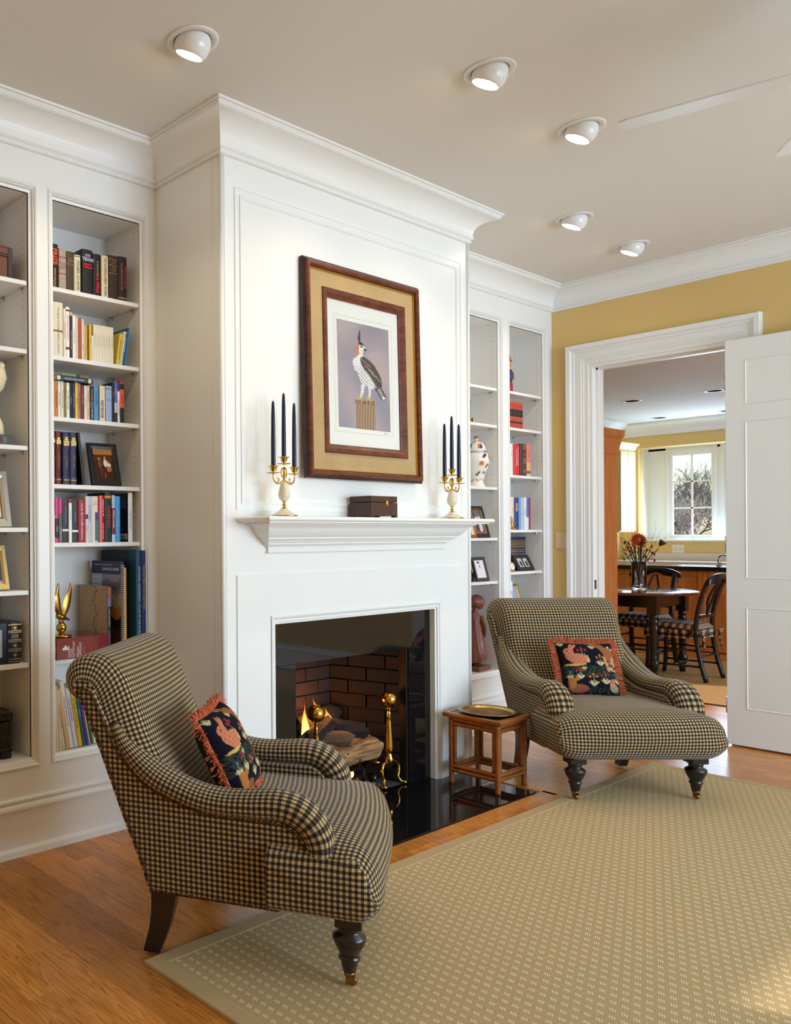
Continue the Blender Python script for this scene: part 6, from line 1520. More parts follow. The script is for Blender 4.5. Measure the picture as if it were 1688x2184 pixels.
for k in range(6):
    x0 = 5.8658 + 0.0374 * k
    o = book('navy and tan volume, %s from left in the matching navy set' % ORD[k], 0.0368, 0.246, 0.11, (40, 46, 84), 'navy set on the right bookcase', bands=[(0.165, 0.222, (122, 92, 64)), (0.03, 0.10, (122, 92, 64)), (0.148, 0.152, GOLD), (0.135, 0.139, GOLD), (0.118, 0.122, GOLD)])
    o.location = (x0 - 0.058, 3.152, 1.0524)
o = book('white book standing on the lower right bookcase shelf', 0.047, 0.283, 0.18, (236, 234, 232), 'books on the right bookcase', letters=[('ART', 0.020, (90, 86, 90), 0.20, {})]); o.location = (5.6312, 3.06, 0.7004)
o = book('blue book behind the white book on the lower right shelf', 0.02, 0.33, 0.12, (52, 66, 140), 'books on the right bookcase'); o.location = (5.652, 3.16, 0.7004)
# figurine peeping round the stile
jn = thing('painted_figurine', 'small colourful painted figurine partly hidden by the bookcase stile', 'figurine', (5.838, 3.17, 2.3234), 0); jn.scale = (1.1, 1.1, 1.3)
for (nm, m_, prof) in (('base', cmat((206, 160, 60)), [(0.034, 0.0), (0.034, 0.015), (0.022, 0.022)]), ('robe', cmat((176, 44, 40)), [(0.024, 0.020), (0.026, 0.05), (0.021, 0.085)]), ('sash', cmat((58, 60, 130)), [(0.022, 0.083), (0.026, 0.105), (0.030, 0.125), (0.018, 0.15)]), ('collar', cmat((220, 180, 60)), [(0.019, 0.148), (0.026, 0.152), (0.018, 0.162)]), ('head', cmat((206, 150, 110)), [(0.010, 0.160), (0.019, 0.172), (0.018, 0.19), (0.008, 0.20)]), ('hat', cmat((186, 40, 44)), [(0.022, 0.196), (0.014, 0.206), (0.008, 0.235), (0.002, 0.25)])):
    MB().lathe(prof, 18).build(nm, m_, jn)
arm_ = MB().tube([(0.02, -0.01, 0.135), (0.036, -0.015, 0.118), (0.030, -0.02, 0.098)], 0.008, 8).build('sleeve', cmat((220, 170, 60)), jn)
# ginger jar
def urn_fn(i, co):
    a = atan2(co.y, co.x); z = co.z
    c = (240, 234, 224)
    for (a0, z0, s) in ((-1.2, 0.205, 1.0), (-2.2, 0.16, 0.8), (0.3, 0.19, 0.9), (2.2, 0.2, 1.0), (1.2, 0.15, 0.9)):
        da = (a - a0 + pi) % (2 * pi) - pi
        if (da * 0.075) ** 2 + (z - z0) ** 2 < (0.023 * s) ** 2: c = (216, 130, 66)
        if (da * 0.075) ** 2 + (z - z0) ** 2 < (0.006 * s) ** 2: c = (120, 60, 40)
    for (a0, z0, sl_) in ((-1.5, 0.15, 0.5), (-0.9, 0.13, -0.6), (-1.9, 0.215, 0.8), (-1.1, 0.09, 0.3), (-1.7, 0.10, -0.4), (0.9, 0.12, 0.4), (2.6, 0.12, -0.3), (-2.5, 0.09, 0.6), (-0.5, 0.20, 0.4)):
        da = ((a - a0 + pi) % (2 * pi) - pi) * 0.075; dz = z - z0
        if inell(da, dz, 0, 0, 0.022, 0.009, sl_): c = (78, 56, 72) if sin(a0 * 9) > 0 else (150, 84, 60)
    if abs(z - 0.05 - 0.006 * sin(a * 6)) < 0.004: c = (190, 96, 56)
    if z > 0.262 and sin(a * 5) > 0.1 and z < 0.30: c = (206, 120, 56) if sin(a * 10) > 0 else (96, 60, 70)
    if z > 0.335: c = (176, 130, 56)
    return c
ur = thing('ginger_jar', 'white lidded ginger jar painted with orange flowers', 'jar', (5.345, 3.135, 1.6414), 0)
pr = [(0.0, 0.0), (0.052, 0.0), (0.054, 0.012), (0.048, 0.022), (0.044, 0.035), (0.047, 0.06), (0.060, 0.10), (0.074, 0.14), (0.083, 0.175), (0.084, 0.20), (0.076, 0.225), (0.060, 0.238), (0.048, 0.243), (0.048, 0.254)]
pr = [(p.x, p.z) for p in smoothpath([(a, 0, b) for a, b in pr], 3)]
painted(MB().lathe(pr, 72, cap=False), 'jar_body', 0.15, urn_fn, ur, 0.6)
pr = [(0.066, 0.252), (0.066, 0.256), (0.060, 0.262), (0.056, 0.280), (0.044, 0.302), (0.022, 0.315), (0.010, 0.320), (0.010, 0.328), (0.017, 0.338), (0.017, 0.348), (0.010, 0.356), (0.0, 0.359)]
painted(MB().lathe([(p.x, p.z) for p in smoothpath([(a, 0, b) for a, b in pr], 3)], 72, cap=False), 'lid', 0.15, urn_fn, ur, 0.6)
MB().lathe([(0.056, -0.0), (0.056, 0.004), (0.05, 0.006)], 36).build('stand', cmat((70, 44, 34)), ur)
def couple(u, v):
    c = (86, 76, 80) if sin(u * 9 + v * 7) > 0 else (112, 100, 104)
    if v < 0.3: c = (120, 80, 64)
    for (x, y, a, b, col) in ((0.40, 0.60, 0.13, 0.11, (226, 220, 218)), (0.66, 0.62, 0.12, 0.11, (220, 214, 214)), (0.62, 0.30, 0.16, 0.22, (206, 204, 214)), (0.34, 0.32, 0.15, 0.2, (70, 62, 70))):
        if inell(u, v, x, y, a, b): c = col
    return c
photo_frame('black frame with gold liner and couple portrait behind the mantel end', (5.300, 3.062, 1.2944), radians(-3), 0.175, 0.225, radians(17), 0.026, BLKF, couple, None, GOLDF)
photo_frame('small orange-wood frame tucked left of the couple portrait', (5.188, 3.058, 1.2944), radians(8), 0.09, 0.11, radians(15), 0.013, mat('orange_wood', srgb(150, 80, 36), 0.3), lambda u, v: (230, 214, 190), None, GOLDF)
photo_frame('dark brown frame with pale card below the couple portrait', (5.311, 3.066, 0.9974), radians(-3), 0.146, 0.168, radians(15), 0.022, BRNF, lambda u, v: (70, 60, 60) if inell(u, v, 0.42, 0.88, 0.12, 0.07) or (abs(u - 0.5) < 0.05 and 0.55 < v < 0.72) else (230, 224, 230))
photo_frame('black frame standing partly hidden left of the brown frame', (5.185, 3.09, 0.9974), radians(6), 0.12, 0.15, radians(14), 0.02, BLKF, lambda u, v: (110, 80, 60))
def duo(u, v):
    if 0.06 < u < 0.44 or 0.56 < u < 0.94:
        x = (u % 0.5 - 0.25) / 0.38
        return (50, 46, 48) if inell(x, v, 0.05, 0.4, 0.25, 0.35) else (206, 206, 206)
    return (40, 36, 34)
photo_frame('wide black double photo frame in front of the navy set', (5.898, 3.070, 1.0524), radians(-4), 0.19, 0.122, radians(28), 0.026, mat('charcoal_frame', srgb(46, 42, 40), 0.5), duo)
ck = thing('desk_clock', 'small round gold desk clock beside the double photo frame', 'clock', (5.682, 3.066, 1.0524), 0)
MB().lathe([(0.024, 0.0), (0.034, 0.0), (0.036, 0.005), (0.034, 0.012), (0.0, 0.014)], 32, cap=False).xform(Matrix.Translation((0, 0, 0.037)) @ Matrix.Rotation(radians(80), 4, 'X') @ Matrix.Translation((0, 0, -0.0)) @ Matrix.Scale(-1, 4, (0, 0, 1))).build('case', GOLDF, ck)
MB().lathe([(0.0, 0.0), (0.0245, 0.0)], 32, cap=False).xform(Matrix.Translation((0, -0.0012, 0.037)) @ Matrix.Rotation(radians(80), 4, 'X')).build('dial', cmat((240, 236, 226)), ck)
MB().box(-0.0008, 0.0008, -0.0035, -0.0025, 0.037, 0.053).build('minute_hand', cmat((30, 28, 28)), ck); MB().box(0, 0.011, -0.0035, -0.0025, 0.0365, 0.038).build('hour_hand', cmat((30, 28, 28)), ck)
MB().cbox(-0.018, 0.018, -0.006, 0.024, 0.0, 0.006, c=0.002).build('clock_foot', GOLDF, ck)
def portrait(u, v):
    if inell(u, v, 0.46, 0.72, 0.13, 0.12): return (120, 116, 122)
    if inell(u, v, 0.5, 0.28, 0.36, 0.34): return (236, 234, 236) if abs(u - 0.48) < 0.05 and v > 0.35 else (58, 56, 58)
    return (176, 182, 198)
photo_frame('gold frame with a formal portrait on the lower right bookcase shelf', (5.803, 3.088, 0.7004), radians(-6), 0.195, 0.262, radians(17), 0.018, GOLDF, portrait)
gd = thing('gold_easel', 'gold leaning easel ornament in front of the pale peach book', 'ornament', (5.66, 3.048, 1.3494), 0)
MB().tube([(0.045, 0.0, 0.008), (0.0, 0.02, 0.10)], 0.005, 8).tube([(0.045, 0.0, 0.008), (-0.02, -0.005, 0.010)], 0.006, 8).tube([(-0.02, -0.005, 0.010), (0.0, 0.02, 0.10)], 0.005, 8).build('ornament_body', GOLDF, gd)

# terracotta sculpture of a girl
TC = mat('terracotta_glaze', srgb(128, 70, 54), 0.38, var=0.4, vscale=12, bump=0.25, bscale=30, coat=0.15)
sc = thing('girl_sculpture', 'glazed terracotta sculpture of a girl bowing her head, beside the fireplace', 'sculpture', (5.315, 3.128, 0.3884), radians(6)); sc.scale = (0.80, 0.80, 0.775)
MB().cbox(-0.13, 0.10, -0.085, 0.085, 0.0, 0.042, c=0.006).build('plinth', TC, sc)
# skirt and bodice as one flowing surface
rings = [(0.075, -0.030, 0.105, 0.085), (0.085, -0.028, 0.118, 0.095), (0.13, -0.028, 0.112, 0.090), (0.19, -0.030, 0.098, 0.080), (0.26, -0.035, 0.080, 0.068), (0.33, -0.040, 0.066, 0.056), (0.39, -0.042, 0.058, 0.050), (0.43, -0.040, 0.054, 0.050), (0.455, -0.036, 0.040, 0.040), (0.475, -0.030, 0.024, 0.026), (0.495, -0.020, 0.022, 0.024)]
P = []; n = 40
for k, (z, cx, a, b) in enumerate(rings):
    row = []
    for i in range(n + 1):
        th = 2 * pi * i / n; fold = 1 + 0.06 * sin(9 * th + z * 14) * max(0, 1 - z / 0.42); flare = 0.045 * max(0, cos(th - 0.25)) ** 3 * max(0, 1 - z / 0.3)
        row.append(Vector((cx + a * fold * cos(th) + flare, b * fold * sin(th), z + 0.042 - (0.03 if k == 0 else 0.0) + 0.02 * cos(th) * max(0, 1 - z / 0.2))))
    P.append(row)
g_ = MB().grid(P)
for s in (-1, 1): g_.tube(smoothpath([(-0.02, 0.048 * s, 0.475), (0.012, 0.060 * s, 0.40), (0.045, 0.052 * s, 0.335), (0.083, 0.028 * s, 0.285)], 4), [0.024, 0.023, 0.022, 0.021, 0.020, 0.019, 0.018, 0.018, 0.017, 0.016, 0.015, 0.014, 0.013], 10)
g_.tube(smoothpath([(-0.03, 0, 0.52), (-0.015, 0, 0.545), (0.0, 0, 0.56)], 3), 0.022, 10)
g_.build('girl_figure', TC, sc)
hd = MB().ellipsoid((0.018, 0, 0.600), (0.070, 0.062, 0.066), 24, 16); hd.ellipsoid((0.055, 0, 0.562), (0.034, 0.036, 0.032), 16, 10); hd.ellipsoid((0.080, 0, 0.548), (0.010, 0.008, 0.009), 10, 6); hd.ellipsoid((-0.035, 0, 0.60), (0.045, 0.05, 0.05), 16, 10)
hd.build('bowed_head', TC, sc)
for s in (-1, 1): MB().ellipsoid((0.090, 0.024 * s, 0.318), (0.017, 0.012, 0.016), 12, 8).build('hand', TC, sc)
for s in (-1, 1):
    ft = MB().tube([(-0.04, 0.03 * s, 0.115), (-0.035, 0.03 * s, 0.06)], 0.018, 10).ellipsoid((-0.005, 0.03 * s, 0.056), (0.048, 0.018, 0.015), 14, 8); ft.build('foot', TC, sc)
# ------------------------------------------------------------------ kitchen seen through the doorway
PINE = wood_mat('knotty_pine', srgb(196, 116, 56), srgb(220, 144, 76), (14, 14, 1.6), 0.4)
OAKP = wood_mat('oak_panel', srgb(206, 120, 54), srgb(232, 152, 80), (16, 16, 1.4), 0.4)
KNOT = mat('pine_knot', srgb(112, 58, 28), 0.5)
cab = thing('pine_cupboard', 'tall knotty pine cupboard with stepped cornice just inside the kitchen', 'cupboard', (7.70, 3.68, 0.0), 0)
MB().cbox(-0.30, 0.30, -0.335, 0.335, 0.0, 2.16, c=0.006).build('carcass', PINE, cab)
MB().sweep([(-0.30, -0.335), (-0.30, 0.335), (0.30, 0.335), (0.30, -0.335)], [(0.0, 2.03), (-0.012, 2.03), (-0.014, 2.10), (-0.022, 2.125), (-0.025, 2.165), (-0.045, 2.19), (-0.048, 2.245), (0.0, 2.245)], closed=True).build('cornice', PINE, cab)
rk = random.Random(4)
kn = MB()
for k in range(16):
    yy, zz, r = rk.uniform(-0.32, 0.32), rk.uniform(0.1, 2.0), rk.uniform(0.004, 0.011)
    kn.lathe([(r, 0.0), (0.0005, 0.0006)], 10, cap=False).xform(Matrix.Translation((-0.3006, yy, zz)) @ Matrix.Scale(1.8, 4, (0, 0, 1)) @ Matrix.Rotation(-pi / 2, 4, 'Y'), len(kn.v) - 20)
q = kn.build('knots', KNOT, cab); q['kind'] = 'stuff'
for (y0, y1) in ((-0.32, -0.004), (0.004, 0.32)): MB().cbox(0.300, 0.318, y0, y1, 0.1, 2.0, c=0.003).build('cupboard_door', PINE, cab)
CREAMC = mat('cream_cabinet_paint', srgb(226, 200, 140), 0.4)
uc = thing('wall_cabinet', 'cream wall cabinet with crown, sunlit, beside the kitchen window', 'cabinet', (12.72, 5.36, 1.335), 0)
MB().cbox(-0.24, 0.24, -0.17, 0.185, 0.0, 1.19, c=0.003).build('carcass', CREAMC, uc)
MB().sweep([(-0.24, -0.17), (-0.24, 0.185), (0.24, 0.185), (0.24, -0.17)], [(0.0, 1.17), (-0.01, 1.17), (-0.02, 1.21), (-0.05, 1.25), (-0.05, 1.265), (0.0, 1.265)], closed=True).build('crown', CREAMC, uc)
for (y0, y1, nm) in ((-0.15, 0.165, 'end_panel'),):
    MB().sweep([(y1, 0.05), (y1, 1.12), (y0, 1.12), (y0, 0.05)], [(0.0, -0.2401), (-0.002, -0.246), (-0.03, -0.246), (-0.035, -0.2401)], closed=True, plane='x').build(nm, CREAMC, uc)
for (x0, x1) in ((-0.235, -0.003), (0.003, 0.235)): MB().cbox(x0, x1, -0.188, -0.171, 0.02, 1.15, c=0.003).build('cabinet_door', CREAMC, uc)
# island / peninsula
isl = thing('kitchen_island', 'oak-panelled kitchen island under a black countertop', 'kitchen island', (10.64, 3.0, 0), 0)
MB().box(0.03, 0.62, -1.55, 1.62, 0.0, 0.895).build('carcass', OAKP, isl)
for k in range(20):
    y0 = -1.55 + 0.1585 * k
    MB().cbox(0.008, 0.03, y0 + 0.001, y0 + 0.1575, 0.09, 0.83, c=0.002).build('panel_board', OAKP, isl)
MB().cbox(0.0, 0.03, -1.55, 1.62, 0.0, 0.09, c=0.003).build('plinth', OAKP, isl)
MB().cbox(0.0, 0.03, -1.55, 1.62, 0.832, 0.894, c=0.003).build('top_rail', OAKP, isl)
for y0 in (-1.55, -0.5, 0.55, 1.55): MB().cbox(-0.004, 0.03, y0, y0 + 0.07, 0.0, 0.894, c=0.003).build('stile', OAKP, isl)
ct = MB().cbox(10.58, 11.30, 1.40, 4.68, 0.897, 0.942, c=0.006).build('island_countertop', mat('black_counter', (0.012, 0.012, 0.014, 1), 0.12, spec=0.5))
tag(ct, 'long polished black countertop on the oak island', 'countertop')
fc = thing('kitchen_faucet', 'small chrome faucet at the end of the black countertop', 'faucet', (10.95, 3.52, 0.9425), 0)
MB().lathe([(0.03, 0.0), (0.03, 0.008), (0.016, 0.014), (0.014, 0.07), (0.018, 0.08)], 18).build('faucet_base', CHROME, fc)
MB().tube(smoothpath([(0, 0, 0.07), (0, 0, 0.10), (0, -0.03, 0.125), (0, -0.08, 0.11), (0, -0.10, 0.08)], 4), 0.009, 10).build('spout', CHROME, fc)
# sink run under the window
sr = thing('sink_cabinet', 'cream base cabinets running under the kitchen window', 'cabinet', (13.06, 3.4, 0), 0)
MB().box(-0.28, 0.335, -2.2, 2.1, 0.0, 0.885).build('carcass', CREAMC, sr)
for k in range(8): MB().cbox(-0.30, -0.281, -2.18 + 0.53 * k, -1.66 + 0.53 * k, 0.12, 0.86, c=0.003).build('cabinet_door', CREAMC, sr)
ct = MB().cbox(12.74, KX - 0.002, 1.2, 5.5, 0.888, 0.925, c=0.004).build('window_countertop', mat('pale_stone_counter', srgb(222, 214, 206), 0.2)); tag(ct, 'pale stone countertop below the kitchen window', 'countertop')
bs = struct(MB().box(KX - 0.012, KX - 0.001, 1.2, 5.5, 0.927, 1.03).build('trim_8', mat('stone_splash', srgb(226, 212, 200), 0.4, var=0.06, vscale=20)))
ot = thing('wall_outlet', 'white electrical outlet on the wall under the kitchen window', 'outlet', (KX - 0.0005, 4.80, 1.09), 0)
MB().cbox(-0.005, 0.0, -0.075, 0.075, -0.06, 0.06, c=0.002).build('cover_plate', mat('outlet_white', srgb(236, 230, 222), 0.4), ot)
for y0 in (-0.03, 0.03): MB().cbox(-0.0065, -0.004, y0 - 0.018, y0 + 0.018, -0.02, 0.02, c=0.001).build('socket', IVORY, ot)
# sisal rug
kr = thing('sisal_rug', 'flat tan sisal rug under the kitchen table', 'rug', (8.7, 3.2, 0), 0)
MB().box(-1.32, 1.27, -1.9, 1.9, 0.0005, 0.006).build('woven_field', mat('sisal', srgb(206, 160, 102), 0.95, var=0.12, vscale=30, bump=0.3, bscale=300), kr)
MB().sweep([(-1.32, -1.9), (-1.32, 1.9), (1.27, 1.9), (1.27, -1.9)], [(-0.004, 0.0005), (-0.004, 0.007), (0.012, 0.0075), (0.012, 0.006)], closed=True).build('binding', mat('sisal_binding', srgb(96, 64, 44), 0.9), kr)
# round table
TOPW = mat('mahogany_top', srgb(112, 58, 44), 0.14, spec=0.5, coat=0.5, var=0.2, vscale=7)
tb = thing('dining_table', 'round dining table with reddish top and black turned legs', 'table', (8.595, 3.525, 0.0065), 0)
MB().lathe([(0.0, 0.748), (0.565, 0.748), (0.580, 0.754), (0.585, 0.762), (0.578, 0.772), (0.560, 0.775), (0.0, 0.775)], 64, cap=False).build('table_top', TOPW, tb)
for s in (-1, 1):
    MB().cbox(-0.32, 0.32, s * 0.36 - 0.012, s * 0.36 + 0.012, 0.635, 0.747, c=0.002).build('apron', BLACKW, tb); MB().cbox(s * 0.32 - 0.012, s * 0.32 + 0.012, -0.36, 0.36, 0.635, 0.747, c=0.002).build('apron', BLACKW, tb)
    for s2 in (-1, 1):
        lg = MB().cbox(-0.042, 0.042, -0.042, 0.042, 0.575, 0.747, c=0.003)
        lg.lathe([(0.0, 0.0), (0.024, 0.0), (0.026, 0.03), (0.032, 0.04), (0.026, 0.05), (0.030, 0.07), (0.042, 0.12), (0.040, 0.15), (0.028, 0.165), (0.034, 0.175), (0.026, 0.19), (0.028, 0.24), (0.034, 0.42), (0.036, 0.47), (0.028, 0.485), (0.038, 0.50), (0.038, 0.515), (0.028, 0.53), (0.036, 0.545), (0.036, 0.56), (0.030, 0.578)], 20, cap=False)
        o = lg.build('leg', BLACKW, tb); o.location = (0.32 * s, 0.36 * s2, 0)
CHK = gingham('black_cream_check', 0.058, srgb(226, 208, 176), srgb(112, 92, 86), srgb(26, 22, 28))
CHAIRW = mat('black_chair_paint', srgb(22, 22, 26), 0.26, spec=0.5, coat=0.2)
def side_chair(label, loc, rz):
    """faces +Y; origin on the floor under the middle of the seat"""
    t = thing('dining_chair', label, 'chair', loc, rz, 'black dining chairs around the kitchen table')
    for s in (-1, 1):
        MB().tube(smoothpath([(s * 0.195, 0.19, 0.44), (s * 0.197, 0.192, 0.25), (s * 0.20, 0.20, 0.10), (s * 0.203, 0.215, 0.0)], 4), [0.020] * 5 + [0.019] * 4 + [0.017] * 4, 8).build('front_leg', CHAIRW, t)
        MB().tube(smoothpath([(s * 0.20, -0.265, 0.0), (s * 0.195, -0.215, 0.20), (s * 0.188, -0.185, 0.42), (s * 0.182, -0.195, 0.60), (s * 0.186, -0.245, 0.80), (s * 0.186, -0.285, 0.90)], 4), 0.0185, 8, flat=(1.0, 1.35)).build('back_post', CHAIRW, t)
        MB().tube([(s * 0.198, 0.195, 0.13), (s * 0.196, -0.23, 0.13)], 0.010, 8).build('stretcher', CHAIRW, t); MB().tube([(s * 0.197, 0.193, 0.27), (s * 0.191, -0.20, 0.27)], 0.010, 8).build('stretcher', CHAIRW, t)
    for (y, z) in ((0.193, 0.20), (-0.215, 0.22), (0.0, 0.13)): MB().tube([(-0.195, y, z), (0.195, y, z)], 0.010, 8).build('stretcher', CHAIRW, t)
    MB().prism([(-0.20, -0.19), (0.20, -0.19), (0.22, 0.20), (-0.22, 0.20)], 'z', 0.415, 0.445).build('seat', CHAIRW, t)
    # curved crest rail
    P = []
    for i in range(17):
        f = i / 16 * 2 - 1; x = 0.235 * f; yb = -0.285 - 0.035 * (1 - f * f); zt = 0.955 - 0.055 * abs(f) ** 3; zb = 0.875 - 0.02 * abs(f) ** 2 + (0.03 if abs(f) < 0.35 else 0.0) * cos(f * 4.4)
        th = 0.013
        P.append([Vector((x, yb - th, zb)), Vector((x, yb - th, zt - 0.01)), Vector((x, yb - th * 0.4, zt)), Vector((x, yb + th * 0.6, zt)), Vector((x, yb + th, zt - 0.012)), Vector((x, yb + th, zb)), Vector((x, yb - th, zb))])
    cr = MB().grid(P); cr.face(list(range(6))); cr.face([16 * 7 + i for i in range(6)]); cr.build('crest_rail', CHAIRW, t)
    MB().cbox(-0.18, 0.18, -0.215, -0.193, 0.555, 0.585, c=0.004).build('lower_rail', CHAIRW, t)
    for s in (-1, 1): MB().tube(smoothpath([(0.0, -0.207, 0.585), (s * 0.018, -0.215, 0.62), (s * 0.052, -0.235, 0.72), (s * 0.030, -0.275, 0.83), (0.012 * s, -0.310, 0.885)], 5), 0.0105, 8).build('splat', CHAIRW, t)
    # checked cushion with skirt and ties, resting on the seat
    c = thing('seat_cushion', 'black and cream checked skirted cushion on ' + label.replace('black dining ', ''), 'cushion', (0, 0, 0), 0, 'checked seat cushions on the dining chairs')
    c.location = Vector(loc) + Vector((0, 0, 0.4455)); c.rotation_euler = (0, 0, rz)
    ol = [(-0.20, -0.205), (0.20, -0.205), (0.228, 0.215), (-0.228, 0.215)]
    P = []; UV = []
    N = 14
    for i in range(N + 1):
        row, ur = [], []
        for j in range(N + 1):
            u, v = i / N * 2 - 1, j / N * 2 - 1
            hw = 0.214 + 0.014 * v; pz = 0.052 * ((1 - u ** 6) * (1 - v ** 6)) ** 0.4
            p = Vector((u * hw, 0.005 + 0.21 * v, 0.008 + pz)); row.append(p); ur.append((p.x, p.y))
        P.append(row); UV.append(ur)
    MB().grid(P, UV).build('cushion_pad', CHK, c)
    sk = MB(); pts = []
    for k in range(4):
        a, b = Vector(ol[k]), Vector(ol[(k + 1) % 4]); n = 24
        for q_ in range(n):
            f = q_ / n; w = 0.006 * sin(f * n * 1.3 + k); d = (b - a).normalized(); nn = Vector((d.y, -d.x)); pts.append(a.lerp(b, f) + nn * w)
    pts.append(pts[0]); s_ = arc([(p.x, p.y, 0) for p in pts])
    sk.grid([[Vector((p.x, p.y, z)) * 1.0 for z in (0.012, -0.03, -0.072)] for p in pts], [[(s_[i], z) for z in (0.012, -0.03, -0.072)] for i in range(len(pts))])
    sk.build('skirt', CHK, c)
    for s in (-1, 1):
        kx = s * 0.195
        tie = MB().tube(smoothpath([(kx, -0.225, -0.02), (kx + 0.035, -0.255, -0.005), (kx + 0.05, -0.26, -0.03), (kx + 0.01, -0.24, -0.025)], 4), 0.005, 6).tube(smoothpath([(kx, -0.225, -0.02), (kx - 0.04, -0.25, -0.0), (kx - 0.05, -0.255, -0.03), (kx - 0.01, -0.24, -0.025)], 4), 0.005, 6)
        tie.tube([(kx, -0.235, -0.025), (kx + 0.015, -0.245, -0.10), (kx + 0.01, -0.25, -0.16)], 0.006, 6).tube([(kx, -0.235, -0.025), (kx - 0.02, -0.245, -0.08), (kx - 0.03, -0.25, -0.12)], 0.006, 6)
        for fi, f in enumerate(tie.f): tie.uv[fi] = [(tie.v[i][0], tie.v[i][2]) for i in f]
        tie.build('tie', CHK, c)
side_chair('black dining chair nearest the open white door', (8.585, 3.06, 0.0065), 0.0)
side_chair('black dining chair across the table by the island', (9.22, 3.62, 0.0065), pi / 2)
side_chair('black dining chair half hidden behind the pine cupboard', (8.55, 4.02, 0.0065), pi)
# glass vase of dried flowers
vs = thing('glass_vase', 'clear glass cylinder vase on the dining table', 'vase', (8.70, 3.45, 0.7822), 0)
MB().lathe([(0.0, 0.0), (0.058, 0.0), (0.062, 0.004), (0.064, 0.26), (0.061, 0.262), (0.058, 0.258), (0.056, 0.018), (0.0, 0.014)], 36, cap=False).build('vase_wall', GLASS, vs)
STEM = mat('dry_stem', srgb(86, 84, 44), 0.8); TWIG = mat('curly_twig', srgb(110, 74, 56), 0.8); LEAF = mat('eucalyptus_leaf', srgb(84, 92, 52), 0.6)
fl_ = thing('flower_bouquet', 'dried bouquet with one orange daisy in the glass vase', 'flowers', (8.70, 3.45, 0.80), 0)
rf = random.Random(9); tops = []
for k in range(16):
    a = rf.uniform(0, 6.28); r0 = rf.uniform(0.0, 0.03); r1 = rf.uniform(0.07, 0.19); h = rf.uniform(0.32, 0.46)
    b = Vector((-r0 * cos(a), -r0 * sin(a), 0.0)); e = Vector((r1 * cos(a), r1 * sin(a), h)); m = b.lerp(e, 0.5) * 0.9 + Vector((0, 0, 0.05))
    m = Vector((max(-0.05, min(0.05, m.x)), max(-0.05, min(0.05, m.y)), m.z))
    MB().tube(smoothpath([b, m, e], 4), 0.0032, 6).build('stem', STEM, fl_); tops.append((e, a))
for k, (e, a) in enumerate(tops):
    lf = MB()
    for q_ in range(6):
        d = Vector((cos(a + q_ * 1.1), sin(a + q_ * 1.1), rf.uniform(0.3, 1.2))).normalized(); p = e - Vector((0, 0, 0.02 * q_)); s = Vector((-d.y, d.x, 0)).normalized() * 0.010
        bI = len(lf.v); lf.v += [tuple(p), tuple(p + d * 0.025 + s), tuple(p + d * 0.055), tuple(p + d * 0.025 - s)]; lf.face([bI, bI + 1, bI + 2, bI + 3])
    lf.build('leaf_spray', LEAF if k % 3 else mat('rust_bloom', srgb(176, 84, 44), 0.7), fl_)
for k in range(11):
    a = rf.uniform(0, 6.28); pts = [Vector((0.01 * cos(a), 0.01 * sin(a), 0.18))]; d = Vector((0.35 * cos(a), 0.35 * sin(a), 1)).normalized()
    for q_ in range(9):
        d = (d + Vector((rf.uniform(-0.3, 0.3), rf.uniform(-0.3, 0.3), rf.uniform(-0.12, 0.1)))).normalized(); pts.append(pts[-1] + d * 0.055)
    MB().tube(smoothpath(pts, 2), [0.0026 * (1 - 0.8 * i / 18) for i in range(19)], 5).build('curly_twig', TWIG, fl_)
dz = MB(); ctr = Vector((-0.085, -0.035, 0.455)); nrm = Vector((-0.75, -0.55, 0.3)).normalized(); tx = nrm.cross(Vector((0, 0, 1))).normalized(); ty = tx.cross(nrm)
for ring, rr in ((0, 0.078), (1, 0.06)):
    for k in range(18):
        a = 2 * pi * (k + 0.5 * ring) / 18; d = tx * cos(a) + ty * sin(a); s = (ty * cos(a) - tx * sin(a)) * 0.010; b = ctr + nrm * 0.004 * ring; bI = len(dz.v)
        dz.v += [tuple(b + d * 0.012), tuple(b + d * rr * 0.6 + s + nrm * 0.006), tuple(b + d * rr), tuple(b + d * rr * 0.6 - s + nrm * 0.006)]; dz.face([bI, bI + 1, bI + 2, bI + 3])
dz.build('daisy_petals', mat('orange_petal', srgb(214, 74, 34), 0.6), fl_)
MB().ellipsoid(tuple(ctr + nrm * 0.006), (0.016, 0.016, 0.016), 14, 8).build('daisy_centre', mat('yellow_centre', srgb(222, 160, 50), 0.8), fl_)
MB().lathe([(0.008, 0.0), (0.03, 0.04), (0.034, 0.05), (0.0, 0.052)], 18, cap=False).xform(Matrix.Translation((0.02, -0.17, 0.40)) @ Matrix.Rotation(radians(40), 4, 'X')).build('lotus_pod', mat('dry_pod', srgb(104, 74, 52), 0.9), fl_)

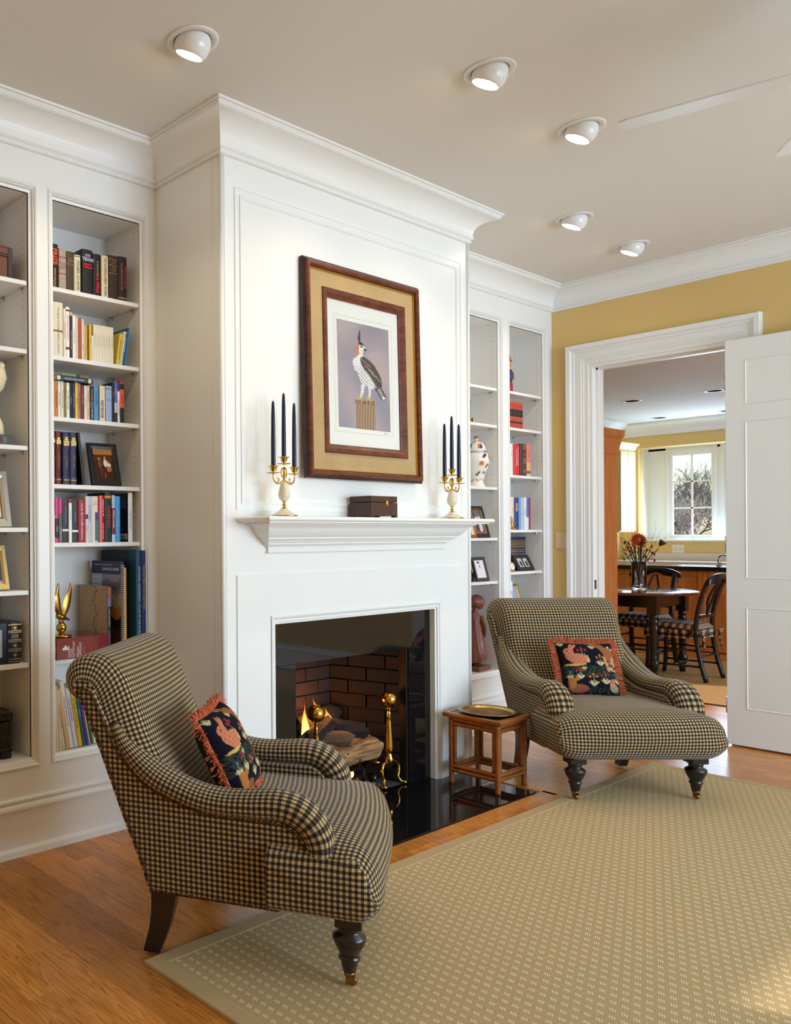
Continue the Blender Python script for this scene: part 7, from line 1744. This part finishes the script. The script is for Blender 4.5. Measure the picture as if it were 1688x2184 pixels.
# ------------------------------------------------------------------ outside the kitchen window
struct(MB().box(14.4, 90, -40, 60, -0.6, -0.5).build('ground_outside', mat('winter_lawn', srgb(150, 140, 104), 0.95, var=0.3, vscale=0.8)))
def bare_tree(label, loc, h, seed, tm, depth=6, r0=0.16):
    rt = random.Random(seed); t = thing('bare_tree', label, 'tree', loc, 0, 'bare winter trees outside'); tr_, tw_ = MB(), MB()
    def grow(p, d, ln, r, lv):
        n = 3; pts = [p]
        for i in range(n):
            d = (d + Vector((rt.uniform(-.22, .22), rt.uniform(-.22, .22), rt.uniform(-.08, .16)))).normalized(); pts.append(pts[-1] + d * ln / n)
        (tr_ if lv < 3 else tw_).tube(pts, [r * (1 - 0.35 * i / n) for i in range(n + 1)], 6 if lv < 3 else 4, cap=False)
        if lv < depth:
            for k in range(rt.choice((2, 3, 3))):
                nd = (d + Vector((rt.uniform(-1, 1), rt.uniform(-1, 1), rt.uniform(-0.35, 0.7))) * 0.85).normalized()
                grow(pts[-1] if k < 2 else pts[-2], nd, ln * rt.uniform(0.62, 0.85), r * 0.62, lv + 1)
    grow(Vector((0, 0, 0)), Vector((rt.uniform(-.2, .2), rt.uniform(-.2, .2), 1)), h * 0.28, r0, 0)
    tr_.build('trunk', tm, t); q = tw_.build('twigs', tm, t); q['kind'] = 'stuff'
BRK = mat('pale_bark', srgb(196, 188, 182), 0.9, var=0.2, vscale=4); BRK2 = mat('grey_bark', srgb(132, 122, 118), 0.9, var=0.2, vscale=4); BRK3 = mat('brown_bark', srgb(128, 112, 84), 0.9, var=0.2, vscale=4)
bare_tree('pale bare tree nearest the kitchen window', (22.0, 7.2, -0.55), 3.8, 5, BRK, 7, 0.12)
for k, (x, y, h) in enumerate(((27, 9.6, 4.6), (27.5, 7.2, 4.2), (30, 10.6, 4.6), (33, 9.0, 4.6), (30, 8.4, 4.2), (34, 12.0, 5.0), (29, 6.2, 4.2))):
    bare_tree('%s thicket tree behind the pale tree outside the kitchen window' % ['grey', 'brown', 'slender grey', 'tall grey', 'short brown', 'broad grey', 'low brown'][k], (x, y, -0.55), h * 0.9, 20 + k, BRK3 if k % 3 == 1 else BRK2, 7, 0.09)
# ------------------------------------------------------------------ lettering becomes plain mesh parts
_dg = bpy.context.evaluated_depsgraph_get()
for _o in [o for o in COL.objects if o.type == 'FONT']:
    _me = bpy.data.meshes.new_from_object(_o.evaluated_get(_dg))
    _n = bpy.data.objects.new('lettering', _me); COL.objects.link(_n)
    _n.parent = _o.parent; _n.location = _o.location; _n.rotation_euler = _o.rotation_euler; _n.scale = _o.scale
    bpy.data.objects.remove(_o, do_unlink=True)
